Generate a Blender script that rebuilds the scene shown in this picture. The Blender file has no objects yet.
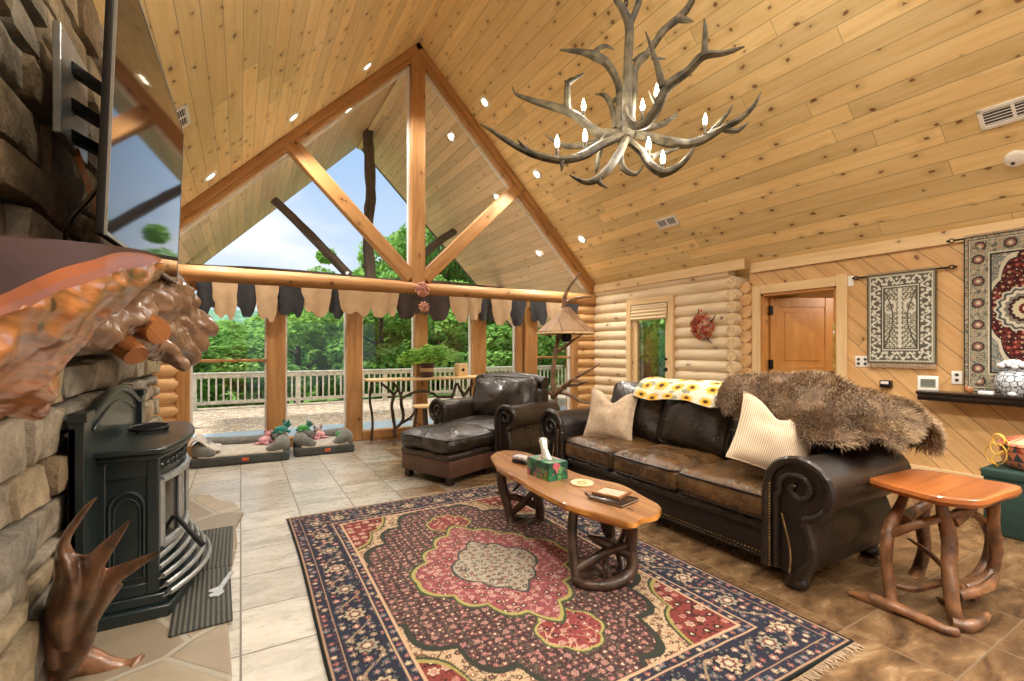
import bpy, math, random
import numpy as np
from mathutils import Vector, Matrix, noise

R = math.radians
PI = math.pi
rnd = random.Random(11)
SC = bpy.context.scene
COL = SC.collection

# ------------------------------------------------------------------ survey of the room (metres)
EYE = 1.32           # camera height
FPX = 470.0          # focal length for a 1024 px wide frame
CX, CY = 512.0, 349.0
YAW = R(30.0)
CA, SA = math.cos(YAW), math.sin(YAW)
GY = 7.03            # glazed gable wall
RX, RZ = 2.355, 6.0  # ridge line, 45 degree roof
WX = 5.92            # right wall
LX = -1.19           # left wall
SX = -0.62           # face of the stone chimney
BY = -4.2            # back wall


def ray(u, v):
    r = (u - CX) / FPX
    return Vector((r * CA + SA, CA - r * SA, (CY - v) / FPX))


EYEV = Vector((0, 0, EYE))


def PT(u, v, t):
    return EYEV + ray(u, v) * t


def FL(u, v, z=0.0):
    d = ray(u, v)
    return EYEV + d * ((z - EYE) / d.z)


def PY(u, v, y):
    d = ray(u, v)
    return EYEV + d * (y / d.y)


def PX(u, v, x):
    d = ray(u, v)
    return EYEV + d * (x / d.x)


def PROOF(u, v, side):      # side +1 right slope, -1 left slope
    d = ray(u, v)
    # z = RZ - side*(x-RX)
    t = (RZ + side * RX - EYE) / (d.z + side * d.x)
    return EYEV + d * t


def lin(r, g, b):
    def f(c):
        c /= 255.0
        return c / 12.92 if c <= 0.04045 else ((c + 0.055) / 1.055) ** 2.4
    return (f(r), f(g), f(b), 1.0)


# ------------------------------------------------------------------ materials
class NT:
    def __init__(s, name):
        s.mat = bpy.data.materials.new(name)
        s.mat.use_nodes = True
        s.t = s.mat.node_tree
        s.t.nodes.clear()
        s.out = s.t.nodes.new('ShaderNodeOutputMaterial')

    def n(s, typ, ins=None, **kw):
        nd = s.t.nodes.new(typ)
        for k, v in kw.items():
            setattr(nd, k, v)
        for k, v in (ins or {}).items():
            s.set(nd, k, v)
        return nd

    def set(s, nd, k, v):
        sock = nd.inputs[k]
        if isinstance(v, bpy.types.NodeSocket):
            s.t.links.new(v, sock)
        elif isinstance(v, bpy.types.Node):
            s.t.links.new(v.outputs[0], sock)
        else:
            if hasattr(sock.default_value, '__len__') and not hasattr(v, '__len__'):
                v = [v] * len(sock.default_value)
            sock.default_value = v

    def m(s, op, a, b=0.0, c=None):
        ins = {0: a, 1: b}
        if c is not None:
            ins[2] = c
        return s.n('ShaderNodeMath', ins, operation=op).outputs[0]

    def mix(s, fac, a, b, mode='MIX'):
        nd = s.n('ShaderNodeMix', data_type='RGBA', blend_type=mode)
        s.set(nd, 0, fac)
        s.set(nd, 6, a)
        s.set(nd, 7, b)
        return nd.outputs[2]

    def ramp(s, fac, stops, interp='LINEAR'):
        nd = s.n('ShaderNodeValToRGB', {0: fac})
        cr = nd.color_ramp
        cr.interpolation = interp
        while len(cr.elements) < len(stops):
            cr.elements.new(0.5)
        for e, (p, c) in zip(cr.elements, stops):
            e.position = p
            e.color = c if hasattr(c, '__len__') else (c, c, c, 1)
        return nd.outputs[0]

    def mr(s, v, a, b, c=0.0, d=1.0):
        return s.n('ShaderNodeMapRange', {0: v, 1: a, 2: b, 3: c, 4: d}).outputs[0]

    def xyz(s, x, y, z=0.0):
        return s.n('ShaderNodeCombineXYZ', {0: x, 1: y, 2: z}).outputs[0]

    def sep(s, v):
        nd = s.n('ShaderNodeSeparateXYZ', {0: v})
        return nd.outputs[0], nd.outputs[1], nd.outputs[2]

    def noise(s, vec, scale, detail=3.0, rough=0.5, dist=0.0):
        return s.n('ShaderNodeTexNoise', {'Vector': vec, 'Scale': scale, 'Detail': detail, 'Roughness': rough, 'Distortion': dist}).outputs[0]

    def uv(s):
        return s.n('ShaderNodeTexCoord').outputs['UV']

    def obj(s):
        return s.n('ShaderNodeTexCoord').outputs['Object']

    def bump(s, h, strength=0.3, dist=0.01):
        return s.n('ShaderNodeBump', {'Height': h, 'Strength': strength, 'Distance': dist}).outputs[0]

    def bsdf(s, col, rough=0.5, normal=None, **kw):
        nd = s.n('ShaderNodeBsdfPrincipled')
        s.set(nd, 'Base Color', col)
        s.set(nd, 'Roughness', rough)
        if normal is not None:
            s.set(nd, 'Normal', normal)
        for k, v in kw.items():
            s.set(nd, k.replace('_', ' '), v)
        s.t.links.new(nd.outputs[0], s.out.inputs[0])
        return s.mat


def wood(name, light, dark, knot=(70, 40, 20), w=None, L=3.0, knots=0.5, kscale=4.0, rough=0.45, tone=0.25, gap=0.025,
         gs=16.0, coat=0.0, spec=0.4, kr=0.05):
    k = NT(name)
    u, v, _ = k.sep(k.uv())
    if w:
        vi = k.m('DIVIDE', v, w)
        idx = k.m('FLOOR', vi)
        fr = k.m('FRACT', vi)
        r1 = k.n('ShaderNodeTexWhiteNoise', {'W': idx}, noise_dimensions='1D').outputs[0]
        u2 = k.m('ADD', u, k.m('MULTIPLY', r1, 17.3))
        ul = k.m('DIVIDE', u2, L)
        r2 = k.n('ShaderNodeTexWhiteNoise', {'Vector': k.xyz(idx, k.m('FLOOR', ul))}, noise_dimensions='2D').outputs[0]
        e1 = k.m('ABSOLUTE', k.m('SUBTRACT', fr, 0.5))
        edge = k.mr(e1, 0.5 - gap, 0.5 - gap * 0.25)
        e2 = k.m('MULTIPLY', k.m('ABSOLUTE', k.m('SUBTRACT', k.m('FRACT', ul), 0.5)), L)
        edge2 = k.mr(e2, L * 0.5 - 0.004, L * 0.5 - 0.001)
        edge = k.m('MAXIMUM', edge, k.m('MULTIPLY', edge2, 0.7))
    else:
        u2, r1, r2, edge = u, 0.37, 0.5, None
    gvec = k.xyz(k.m('MULTIPLY', u2, 1.3), k.m('MULTIPLY', v, gs), k.m('MULTIPLY', r2, 13.0) if w else 0.0)
    g = k.noise(gvec, 1.0, 5.0, 0.6, 0.6)
    kv = k.n('ShaderNodeTexVoronoi', {'Vector': k.xyz(k.m('MULTIPLY', u2, 0.7), k.m('ADD', v, k.m('MULTIPLY', r2, 3.1)) if w else v), 'Scale': kscale, 'Randomness': 1.0}, voronoi_dimensions='2D')
    pres = k.sep(kv.outputs['Color'])[0]
    dn = k.m('ADD', kv.outputs['Distance'], k.m('MULTIPLY', k.m('SUBTRACT', k.noise(k.xyz(u2, v), 26.0, 3.0), 0.5), 0.2))
    size = k.mr(pres, 1.0 - knots, 1.0, 0.25, 1.0)
    dd = k.m('DIVIDE', dn, k.m('MULTIPLY', size, kr))
    kn = k.m('MULTIPLY', k.mr(dd, 1.05, 0.55), k.m('GREATER_THAN', pres, 1.0 - knots))
    halo = k.m('MULTIPLY', k.mr(dd, 3.6, 0.8), k.m('GREATER_THAN', pres, 1.0 - knots))
    col = k.mix(k.ramp(g, [(0.3, 0.0), (0.72, 1.0)]), lin(*light), lin(*dark))
    if w:
        tn = k.mr(r2, 0.0, 1.0, 1.0 - tone, 1.0 + tone * 0.45)
        col = k.mix(1.0, col, k.n('ShaderNodeCombineColor', {0: tn, 1: tn, 2: tn}).outputs[0], 'MULTIPLY')
    col = k.mix(k.m('MULTIPLY', halo, 0.35), col, lin(*[int(c * 0.75) for c in dark]))
    col = k.mix(k.m('MULTIPLY', kn, 0.9), col, lin(*knot))
    h = k.m('MULTIPLY', g, 0.25)
    if w:
        col = k.mix(k.m('MULTIPLY', edge, 0.75), col, lin(*[int(c * 0.42) for c in dark]))
        h = k.m('SUBTRACT', h, k.m('MULTIPLY', edge, 1.0))
    return k.bsdf(col, rough, k.bump(h, 0.35, 0.006), Coat_Weight=coat, Coat_Roughness=0.12, Specular_IOR_Level=spec)


def plain(name, rgb, rough=0.5, metal=0.0, var=0.12, scale=14.0, bump=0.0, coat=0.0, spec=0.5, bscale=None, sheen=0.0):
    k = NT(name)
    o = k.obj()
    g = k.noise(o, scale, 4.0, 0.6)
    a = lin(*[max(0, c * (1 - var)) for c in rgb])
    b = lin(*[min(255, c * (1 + var)) for c in rgb])
    col = k.mix(k.ramp(g, [(0.3, 0.0), (0.7, 1.0)]), a, b)
    nm = k.bump(k.noise(o, bscale or scale * 3, 4.0), bump, 0.01) if bump else None
    return k.bsdf(col, rough, nm, Metallic=metal, Coat_Weight=coat, Coat_Roughness=0.1, Specular_IOR_Level=spec, Sheen_Weight=sheen)


def emit(name, rgb, strength):
    k = NT(name)
    e = k.n('ShaderNodeEmission', {0: lin(*rgb), 1: strength})
    k.t.links.new(e.outputs[0], k.out.inputs[0])
    return k.mat


def glass(name, tint=(250, 253, 252), refl=0.5, ior=1.45):
    k = NT(name)
    tr = k.n('ShaderNodeBsdfTransparent', {0: lin(*tint)})
    gl = k.n('ShaderNodeBsdfGlossy', {0: (1, 1, 1, 1), 'Roughness': 0.0})
    fr = k.n('ShaderNodeFresnel', {'IOR': ior})
    mx = k.n('ShaderNodeMixShader', {0: k.m('MULTIPLY', fr.outputs[0], refl), 1: tr, 2: gl})
    k.t.links.new(mx.outputs[0], k.out.inputs[0])
    return k.mat


def leather(name, dark, mid, rough=0.34, wear=0.4, spec=0.42):
    k = NT(name)
    o = k.obj()
    g = k.noise(o, 5.5, 5.0, 0.65, 0.4)
    col = k.mix(k.ramp(g, [(0.3, 0.0), (0.8, wear)]), lin(*dark), lin(*mid))
    vor = k.n('ShaderNodeTexVoronoi', {'Vector': o, 'Scale': 160.0}).outputs['Distance']
    wr = k.m('ADD', k.noise(o, 11.0, 4.0, 0.6, 1.5), k.noise(o, 34.0, 4.0, 0.65, 2.0))
    h = k.m('ADD', k.m('MULTIPLY', vor, 0.02), wr)
    return k.bsdf(col, k.mr(g, 0.3, 0.7, rough - 0.05, rough + 0.12), k.bump(h, 0.4, 0.016), Specular_IOR_Level=spec, Coat_Weight=0.3, Coat_Roughness=0.16)


def vcol(name, rough=0.9, bump=0.25, bscale=500.0, sheen=0.0):
    k = NT(name)
    at = k.n('ShaderNodeAttribute', attribute_name='Col')
    o = k.obj()
    f = k.noise(o, 90.0, 2.0)
    col = k.mix(0.35, at.outputs['Color'], k.mix(k.mr(f, 0.3, 0.7), (0.55, 0.55, 0.55, 1), (1.35, 1.35, 1.35, 1)), 'MULTIPLY')
    return k.bsdf(col, rough, k.bump(k.noise(o, bscale, 2.0), bump, 0.003), Sheen_Weight=sheen, Specular_IOR_Level=0.15)


M = {}
M['ceiling'] = wood('pine_ceiling_boards', (242, 216, 160), (226, 192, 128), (112, 70, 36), w=0.165, L=3.4, knots=0.62, kscale=5.0, rough=0.36, tone=0.16, gap=0.022, kr=0.12)
M['porch_ceiling'] = wood('porch_ceiling_boards', (238, 208, 168), (220, 182, 138), (110, 74, 46), w=0.165, L=3.4, knots=0.4, kscale=4.2, rough=0.45, tone=0.18, gap=0.03, kr=0.07)
M['panel'] = wood('diagonal_pine_panelling', (226, 186, 130), (204, 156, 100), (104, 62, 30), w=0.175, L=2.6, knots=0.5, kscale=3.6, rough=0.42, tone=0.16, gap=0.03, kr=0.075)
M['log'] = wood('peeled_log', (230, 192, 140), (198, 150, 98), (110, 66, 34), w=None, knots=0.5, kscale=3.6, rough=0.42, gs=9.0, kr=0.1)
M['log_pale'] = wood('pale_peeled_log', (240, 224, 194), (216, 190, 150), (120, 80, 46), w=None, knots=0.5, kscale=3.6, rough=0.45, gs=8.0, kr=0.1)
M['log_end'] = plain('sawn_log_end', (216, 190, 146), 0.6, var=0.14, scale=30)
M['timber'] = wood('honey_pine_timber', (196, 148, 94), (160, 112, 64), (96, 56, 26), w=None, knots=0.45, kscale=3.5, rough=0.42, gs=14.0, kr=0.09)
M['trim'] = wood('light_pine_trim', (234, 206, 160), (216, 182, 130), (110, 68, 34), w=None, knots=0.35, kscale=3.5, rough=0.42, gs=16.0, kr=0.07)
M['door'] = wood('golden_pine_door', (206, 152, 86), (182, 124, 60), (92, 54, 24), w=None, knots=0.5, kscale=3.0, rough=0.4, gs=16.0, kr=0.09)
M['grey_log'] = wood('weathered_log', (104, 92, 82), (70, 60, 54), (40, 34, 30), w=None, knots=0.5, kscale=4.0, rough=0.7, gs=10.0)
M['slab'] = wood('walnut_slab', (168, 122, 82), (120, 80, 50), (70, 42, 24), w=None, knots=0.3, kscale=3.0, rough=0.22, gs=9.0, coat=0.35)
M['slab_edge'] = wood('amber_live_edge', (198, 138, 66), (150, 92, 40), (84, 50, 26), w=None, knots=0.3, kscale=5.0, rough=0.22, gs=12.0, coat=0.5)
M['red_top'] = wood('reddish_slab', (196, 118, 60), (158, 86, 38), (90, 44, 20), w=0.13, L=4.0, knots=0.1, kscale=3.0, rough=0.32, gs=14.0, coat=0.2, gap=0.012)
M['antler_brown'] = plain('brown_lacquered_antler', (98, 68, 48), 0.3, var=0.45, scale=9, bump=0.35, coat=0.3)
M['antler_grey'] = plain('weathered_grey_antler', (62, 55, 41), 0.66, var=0.6, scale=11, bump=0.35, bscale=40, spec=0.22)
M['twig'] = plain('dark_twig_bark', (62, 48, 36), 0.5, var=0.4, scale=12, bump=0.4)
M['juniper'] = plain('polished_juniper', (104, 72, 48), 0.42, var=0.5, scale=8, bump=0.5, coat=0.12)
M['juniper_dark'] = plain('dark_twisted_root', (64, 48, 38), 0.42, var=0.45, scale=8, bump=0.25, coat=0.2)
M['leather'] = leather('dark_brown_leather', (20, 15, 12), (66, 48, 34), rough=0.26)
M['leather_seat'] = leather('worn_sheen_seat_leather', (50, 36, 24), (138, 100, 56), rough=0.25, wear=0.7)  # golden tone carries the warm ceiling's reflection as well as wear
M['leather_base'] = leather('chocolate_leather', (22, 16, 13), (42, 29, 22), rough=0.32, wear=0.4)
M['leather_blue'] = leather('aged_black_leather', (18, 17, 16), (80, 58, 40), rough=0.28, wear=0.5)
M['leather_red'] = leather('oxblood_mottled_leather', (62, 38, 28), (112, 74, 52), rough=0.42, wear=0.6)
M['piping'] = plain('leather_piping', (28, 20, 16), 0.35, var=0.1)
M['nail'] = plain('antique_brass_nail', (150, 124, 86), 0.3, metal=0.85, var=0.2)
M['dark_wood'] = plain('dark_wood_foot', (30, 20, 15), 0.3, var=0.2, coat=0.3)
M['stove'] = plain('enamelled_cast_iron', (26, 36, 36), 0.32, var=0.1, coat=0.15)
M['iron'] = plain('black_iron', (22, 22, 22), 0.45, metal=0.4, var=0.15)
M['steel'] = plain('grey_steel', (168, 172, 172), 0.32, metal=0.7, var=0.08)
M['stove_glass'] = plain('stove_glass', (20, 20, 20), 0.06, var=0.05, spec=0.7)
M['tv_screen'] = plain('tv_screen_glass', (16, 17, 22), 0.04, var=0.02, spec=0.5)
M['plastic_black'] = plain('black_plastic', (20, 20, 22), 0.35, var=0.08)
M['white'] = plain('white_plastic', (236, 234, 226), 0.4, var=0.03)
M['lcd'] = plain('grey_lcd', (120, 126, 116), 0.2, var=0.04)
M['lens'] = emit('lit_downlight_lens', (255, 232, 190), 14.0)
M['bulb'] = emit('lit_candle_bulb', (255, 240, 210), 28.0)
M['vent_dark'] = plain('dark_vent_slot', (70, 66, 60), 0.7)
M['canvas'] = plain('taupe_linen', (182, 160, 134), 0.9, var=0.08, scale=40, bump=0.25, bscale=400, sheen=0.2)
M['bed_grey'] = plain('grey_dog_bed_fabric', (104, 104, 98), 0.9, var=0.12, scale=20, bump=0.25, bscale=300, sheen=0.3)
M['bed_side'] = plain('dark_grey_bed_side', (74, 76, 74), 0.9, var=0.12, scale=20, bump=0.25, bscale=300)
M['bed_cream'] = plain('pale_bed_lining', (176, 170, 158), 0.95, var=0.12, scale=14, bump=0.3, bscale=120, sheen=0.4)
M['toy_pink'] = plain('pink_plush', (196, 140, 146), 0.95, var=0.3, scale=30, bump=0.4, sheen=0.5)
M['toy_teal'] = plain('teal_plush', (20, 112, 100), 0.95, var=0.3, scale=30, bump=0.4, sheen=0.5)
M['toy_green'] = plain('green_plush', (60, 140, 70), 0.95, var=0.3, scale=30, bump=0.4, sheen=0.5)
M['toy_grey'] = plain('grey_plush', (150, 142, 138), 0.95, var=0.3, scale=30, bump=0.4, sheen=0.5)
M['tag_orange'] = plain('orange_woven_tag', (206, 96, 60), 0.8)
M['hide_tan'] = plain('tan_suede_hide', (196, 166, 130), 0.9, var=0.05, scale=7, bump=0.2)
M['hide_black'] = plain('black_cowhide', (28, 29, 34), 0.6, var=0.3, scale=9, bump=0.3, sheen=0.3)
M['hide_brown'] = plain('dark_brown_cowhide', (52, 34, 28), 0.6, var=0.3, scale=9, bump=0.3, sheen=0.3)
M['concrete'] = plain('blue_grey_concrete', (150, 164, 176), 0.6, var=0.08, scale=4)
M['rail_wood'] = plain('weathered_grey_rail', (226, 220, 204), 0.8, var=0.12, scale=10)
M['bark'] = plain('tree_bark', (76, 64, 52), 0.9, var=0.3, scale=8, bump=0.5)
M['lawn'] = plain('meadow_grass', (96, 128, 52), 0.95, var=0.3, scale=1.5)
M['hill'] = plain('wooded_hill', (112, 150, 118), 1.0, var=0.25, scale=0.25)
M['glass'] = glass('window_glass', refl=0.55)
M['brick_pot'] = plain('banded_dark_pot', (72, 44, 46), 0.5, var=0.25, scale=18)
M['pot_band'] = plain('cream_pot_band', (196, 164, 120), 0.6, var=0.15, scale=30)
M['leaf_house'] = plain('houseplant_leaf', (104, 158, 64), 0.5, var=0.35, scale=30)
M['leaf_dark'] = plain('dark_houseplant_leaf', (52, 82, 66), 0.5, var=0.3, scale=30)
M['lamp_antler'] = plain('lamp_antler', (112, 86, 62), 0.45, var=0.4, scale=12, bump=0.3)
M['mat'] = None
M['paper'] = plain('white_tissue', (240, 240, 236), 0.9, var=0.03)
M['fur_base'] = plain('fur_hide', (92, 72, 54), 0.95, var=0.3)
M['green_box'] = plain('dark_green_fabric', (34, 62, 54), 0.7, var=0.1, scale=40, bump=0.2)
M['yellow'] = plain('yellow_ribbon', (226, 182, 74), 0.6, var=0.1)
M['rosette'] = plain('rose_rope', (186, 132, 114), 0.8, var=0.3, scale=40, bump=0.4)
M['porcelain'] = plain('white_porcelain', (226, 228, 230), 0.2, var=0.05)
M['blue_glaze'] = plain('blue_glaze', (60, 84, 110), 0.25, var=0.3, scale=60)
M['shade_cream'] = plain('cream_leather_strip', (226, 196, 150), 0.7, var=0.08)
M['blind'] = plain('cream_woven_blind', (228, 208, 170), 0.8, var=0.1, scale=60)


def mk_floor():
    k = NT('travertine_tile')
    p = k.n('ShaderNodeNewGeometry').outputs['Position']
    x, y, _ = k.sep(p)
    tx = k.m('DIVIDE', x, 0.4125)
    ty = k.m('DIVIDE', k.m('SUBTRACT', y, 2.335), 0.4)
    ix, iy = k.m('FLOOR', tx), k.m('FLOOR', ty)
    ex = k.m('ABSOLUTE', k.m('SUBTRACT', k.m('FRACT', tx), 0.5))
    ey = k.m('ABSOLUTE', k.m('SUBTRACT', k.m('FRACT', ty), 0.5))
    e = k.m('MAXIMUM', ex, ey)
    grout = k.mr(e, 0.486, 0.493)
    wn = k.n('ShaderNodeTexWhiteNoise', {'Vector': k.xyz(ix, iy)}, noise_dimensions='2D')
    r1 = wn.outputs[0]
    sh = k.xyz(k.m('ADD', x, k.m('MULTIPLY', r1, 9.0)), k.m('MULTIPLY', y, 2.2), r1)
    n1 = k.noise(sh, 3.2, 6.0, 0.65, 0.8)
    n2 = k.noise(sh, 14.0, 5.0, 0.7, 0.4)
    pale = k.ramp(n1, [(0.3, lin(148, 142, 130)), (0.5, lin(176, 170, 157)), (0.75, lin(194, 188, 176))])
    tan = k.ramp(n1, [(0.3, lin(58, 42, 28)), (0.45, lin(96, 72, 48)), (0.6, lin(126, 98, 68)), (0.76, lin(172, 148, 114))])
    # tiles run from pale by the hearth to brown veined on the seating side
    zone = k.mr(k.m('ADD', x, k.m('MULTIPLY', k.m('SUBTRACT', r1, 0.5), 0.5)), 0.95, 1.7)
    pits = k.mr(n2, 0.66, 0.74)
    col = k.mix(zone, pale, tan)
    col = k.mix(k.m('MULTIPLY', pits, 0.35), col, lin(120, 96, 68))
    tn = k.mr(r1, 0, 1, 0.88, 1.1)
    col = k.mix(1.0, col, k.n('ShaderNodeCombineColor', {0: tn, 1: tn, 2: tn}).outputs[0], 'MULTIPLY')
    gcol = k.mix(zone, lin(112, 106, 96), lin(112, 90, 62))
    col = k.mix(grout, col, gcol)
    h = k.m('SUBTRACT', k.m('MULTIPLY', n2, 0.25), grout)
    rough = k.m('ADD', k.mr(n2, 0.3, 0.8, 0.22, 0.42), k.m('MULTIPLY', grout, 0.4))
    return k.bsdf(col, rough, k.bump(h, 0.3, 0.004), Specular_IOR_Level=0.5)


def mk_stone(name, a, b, c):
    k = NT(name)
    o = k.obj()
    n1 = k.noise(o, 5.0, 6.0, 0.7, 0.6)
    n2 = k.noise(o, 26.0, 5.0, 0.7)
    col = k.ramp(n1, [(0.28, lin(*a)), (0.5, lin(*b)), (0.74, lin(*c))])
    col = k.mix(k.mr(n2, 0.35, 0.7, 0.0, 0.45), col, lin(*[int(q * 0.6) for q in a]))
    return k.bsdf(col, 0.75, k.bump(k.m('ADD', n2, n1), 0.7, 0.02), Specular_IOR_Level=0.3)


def mk_ribbed():
    k = NT('ribbed_rubber')
    o = k.obj()
    x, y, _ = k.sep(o)
    s = k.m('ABSOLUTE', k.m('SUBTRACT', k.m('FRACT', k.m('DIVIDE', x, 0.022)), 0.5))
    r = k.mr(s, 0.1, 0.35)
    g = k.noise(o, 60.0, 3.0)
    col = k.mix(r, lin(40, 42, 38), lin(84, 82, 72))
    col = k.mix(k.mr(g, 0.4, 0.8, 0, 0.4), col, lin(34, 34, 30))
    return k.bsdf(col, 0.8, k.bump(r, 0.6, 0.006))


def mk_gravel():
    k = NT('pea_gravel')
    p = k.n('ShaderNodeNewGeometry').outputs['Position']
    v = k.n('ShaderNodeTexVoronoi', {'Vector': p, 'Scale': 16.0})
    c = k.sep(v.outputs['Color'])[0]
    col = k.ramp(c, [(0.0, lin(160, 134, 110)), (0.4, lin(206, 184, 156)), (0.75, lin(226, 210, 186)), (1.0, lin(190, 150, 118))])
    col = k.mix(k.mr(v.outputs['Distance'], 0.35, 0.6, 0, 0.55), col, lin(120, 100, 82))
    return k.bsdf(col, 0.85, k.bump(v.outputs['Distance'], 0.6, -0.02))


def mk_fur():
    k = NT('long_brown_fur')
    o = k.obj()
    g = k.noise(o, 9.0, 3.0, 0.6)
    g2 = k.noise(o, 120.0, 2.0)
    col = k.ramp(k.m('ADD', k.m('MULTIPLY', g, 0.55), k.m('MULTIPLY', g2, 0.45)), [(0.3, lin(60, 44, 32)), (0.45, lin(122, 98, 72)), (0.58, lin(176, 150, 116)), (0.75, lin(206, 186, 152))])
    return k.bsdf(col, 0.6, None, Sheen_Weight=0.15, Specular_IOR_Level=0.25)


def mk_leafmat(name, a, b, c):
    k = NT(name)
    o = k.obj()
    g = k.noise(o, 0.9, 3.0)
    g2 = k.noise(o, 9.0, 2.0)
    col = k.ramp(k.m('ADD', k.m('MULTIPLY', g, 0.5), k.m('MULTIPLY', g2, 0.5)), [(0.3, lin(*a)), (0.5, lin(*b)), (0.7, lin(*c))])
    d = k.n('ShaderNodeBsdfDiffuse', {0: col})
    t = k.n('ShaderNodeBsdfTranslucent', {0: col})
    mx = k.n('ShaderNodeMixShader', {0: 0.35, 1: d, 2: t})
    k.t.links.new(mx.outputs[0], k.out.inputs[0])
    return k.mat


def mk_tissue():
    k = NT('tropical_print_card')
    o = k.obj()
    v = k.n('ShaderNodeTexVoronoi', {'Vector': o, 'Scale': 26.0, 'Randomness': 1.0})
    c = k.sep(v.outputs['Color'])[0]
    g = k.noise(o, 30.0, 3.0, 0.6, 2.0)
    col = k.ramp(k.m('ADD', k.m('MULTIPLY', c, 0.6), k.m('MULTIPLY', g, 0.4)),
                 [(0.15, lin(20, 66, 52)), (0.3, lin(38, 110, 72)), (0.42, lin(96, 150, 84)), (0.52, lin(30, 96, 96)), (0.62, lin(206, 90, 110)), (0.7, lin(60, 120, 60)), (0.82, lin(240, 206, 70))], 'CONSTANT')
    return k.bsdf(col, 0.45)


def mk_shade():
    k = NT('rawhide_lampshade')
    o = k.obj()
    x, y, z = k.sep(o)
    ang = k.m('ARCTAN2', y, x)
    s = k.m('FRACT', k.m('ADD', k.m('MULTIPLY', ang, 8 / (2 * PI)), 0.5))
    pan = k.mr(k.n('ShaderNodeTexWhiteNoise', {'W': k.m('FLOOR', k.m('ADD', k.m('MULTIPLY', ang, 8 / (2 * PI)), 0.5))}, noise_dimensions='1D').outputs[0], 0, 1)
    g = k.noise(o, 6.0, 4.0)
    col = k.mix(pan, lin(156, 124, 94), lin(142, 98, 76))
    col = k.mix(k.mr(g, 0.4, 0.8, 0, 0.6), col, lin(182, 156, 122))
    ed = k.mr(k.m('ABSOLUTE', k.m('SUBTRACT', s, 0.5)), 0.46, 0.49)
    col = k.mix(ed, col, lin(92, 66, 46))
    return k.bsdf(col, 0.7, k.bump(g, 0.2, 0.01), Transmission_Weight=0.0)


def mk_bowl():
    k = NT('painted_pottery')
    o = k.obj()
    x, y, z = k.sep(o)
    ang = k.m('MULTIPLY', k.m('ARCTAN2', y, x), 18 / (2 * PI))
    band = k.m('FRACT', k.m('MULTIPLY', z, 16.0))
    tri = k.m('GREATER_THAN', k.m('ABSOLUTE', k.m('SUBTRACT', k.m('FRACT', ang), 0.5)), k.m('MULTIPLY', band, 0.5))
    ic = k.n('ShaderNodeTexWhiteNoise', {'Vector': k.xyz(k.m('FLOOR', ang), k.m('FLOOR', k.m('MULTIPLY', z, 16.0)))}, noise_dimensions='2D').outputs[0]
    c1 = k.ramp(ic, [(0, lin(60, 70, 74)), (0.35, lin(214, 170, 140)), (0.7, lin(150, 60, 48))], 'CONSTANT')
    col = k.mix(tri, lin(196, 120, 88), c1)
    zz = k.m('MULTIPLY', k.m('GREATER_THAN', z, 0.03), k.m('LESS_THAN', z, 0.26))
    col = k.mix(zz, lin(198, 132, 108), col)
    return k.bsdf(col, 0.4)


def mk_flagstone():
    k = NT('flagstone')
    p = k.n('ShaderNodeNewGeometry').outputs['Position']
    v = k.n('ShaderNodeTexVoronoi', {'Vector': p, 'Scale': 1.7, 'Randomness': 1.0}, feature='DISTANCE_TO_EDGE', voronoi_dimensions='2D').outputs[0]
    vc = k.n('ShaderNodeTexVoronoi', {'Vector': p, 'Scale': 1.7, 'Randomness': 1.0}, voronoi_dimensions='2D').outputs['Color']
    c = k.sep(vc)[0]
    g = k.noise(p, 5.0, 6.0, 0.65, 0.5)
    col = k.mix(c, lin(126, 112, 92), lin(166, 152, 128))
    col = k.mix(k.mr(g, 0.35, 0.7, 0, 0.6), col, lin(122, 108, 90))
    j = k.mr(v, 0.03, 0.015)
    col = k.mix(j, col, lin(150, 142, 126))
    return k.bsdf(col, 0.5, k.bump(k.m('SUBTRACT', g, j), 0.4, 0.012))


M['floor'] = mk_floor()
M['stone'] = [mk_stone('ledge_stone_%d' % i, *c) for i, c in enumerate([
    ((118, 108, 94), (160, 148, 128), (190, 178, 156)),
    ((122, 108, 86), (166, 148, 118), (198, 180, 150)),
    ((98, 94, 86), (138, 130, 116), (170, 162, 146)),
    ((96, 82, 62), (136, 116, 88), (170, 150, 118))])]
M['mortar'] = plain('dark_mortar', (70, 64, 56), 0.95, var=0.2)
M['mat'] = mk_ribbed()
M['gravel'] = mk_gravel()
M['fur'] = mk_fur()
M['leafA'] = mk_leafmat('bright_foliage', (96, 140, 54), (154, 196, 96), (206, 230, 150))
M['leafB'] = mk_leafmat('deep_foliage', (74, 118, 50), (128, 174, 84), (184, 214, 128))
M['tissue_print'] = mk_tissue()
M['lampshade'] = mk_shade()
M['pottery'] = mk_bowl()
M['flag'] = mk_flagstone()
M['woven'] = vcol('woven_pile', 0.92, 0.3)
k = NT('dried_petal')
g_ = k.n('ShaderNodeTexVoronoi', {'Vector': k.obj(), 'Scale': 22.0}).outputs['Color']
M['chili'] = k.bsdf(k.ramp(k.sep(g_)[0], [(0.0, lin(226, 150, 140)), (0.22, lin(200, 84, 60)), (0.45, lin(232, 130, 66)), (0.68, lin(182, 70, 46)), (0.85, lin(240, 200, 180))]), 0.5)
M['burl'] = wood('lacquered_burl', (188, 118, 62), (82, 46, 26), (44, 26, 18), w=None, knots=0.6, kscale=8, rough=0.28, gs=46.0, coat=0.35, kr=0.14)
M['burl_root'] = wood('grey_brown_root', (158, 124, 96), (84, 62, 48), (48, 34, 26), w=None, knots=0.5, kscale=9, rough=0.24, gs=26.0, coat=0.5, kr=0.14)
M['burl_end'] = wood('sawn_root_end', (176, 116, 70), (136, 84, 46), (90, 48, 24), w=None, knots=0.2, kscale=5, rough=0.28, gs=30, coat=0.4)


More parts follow.
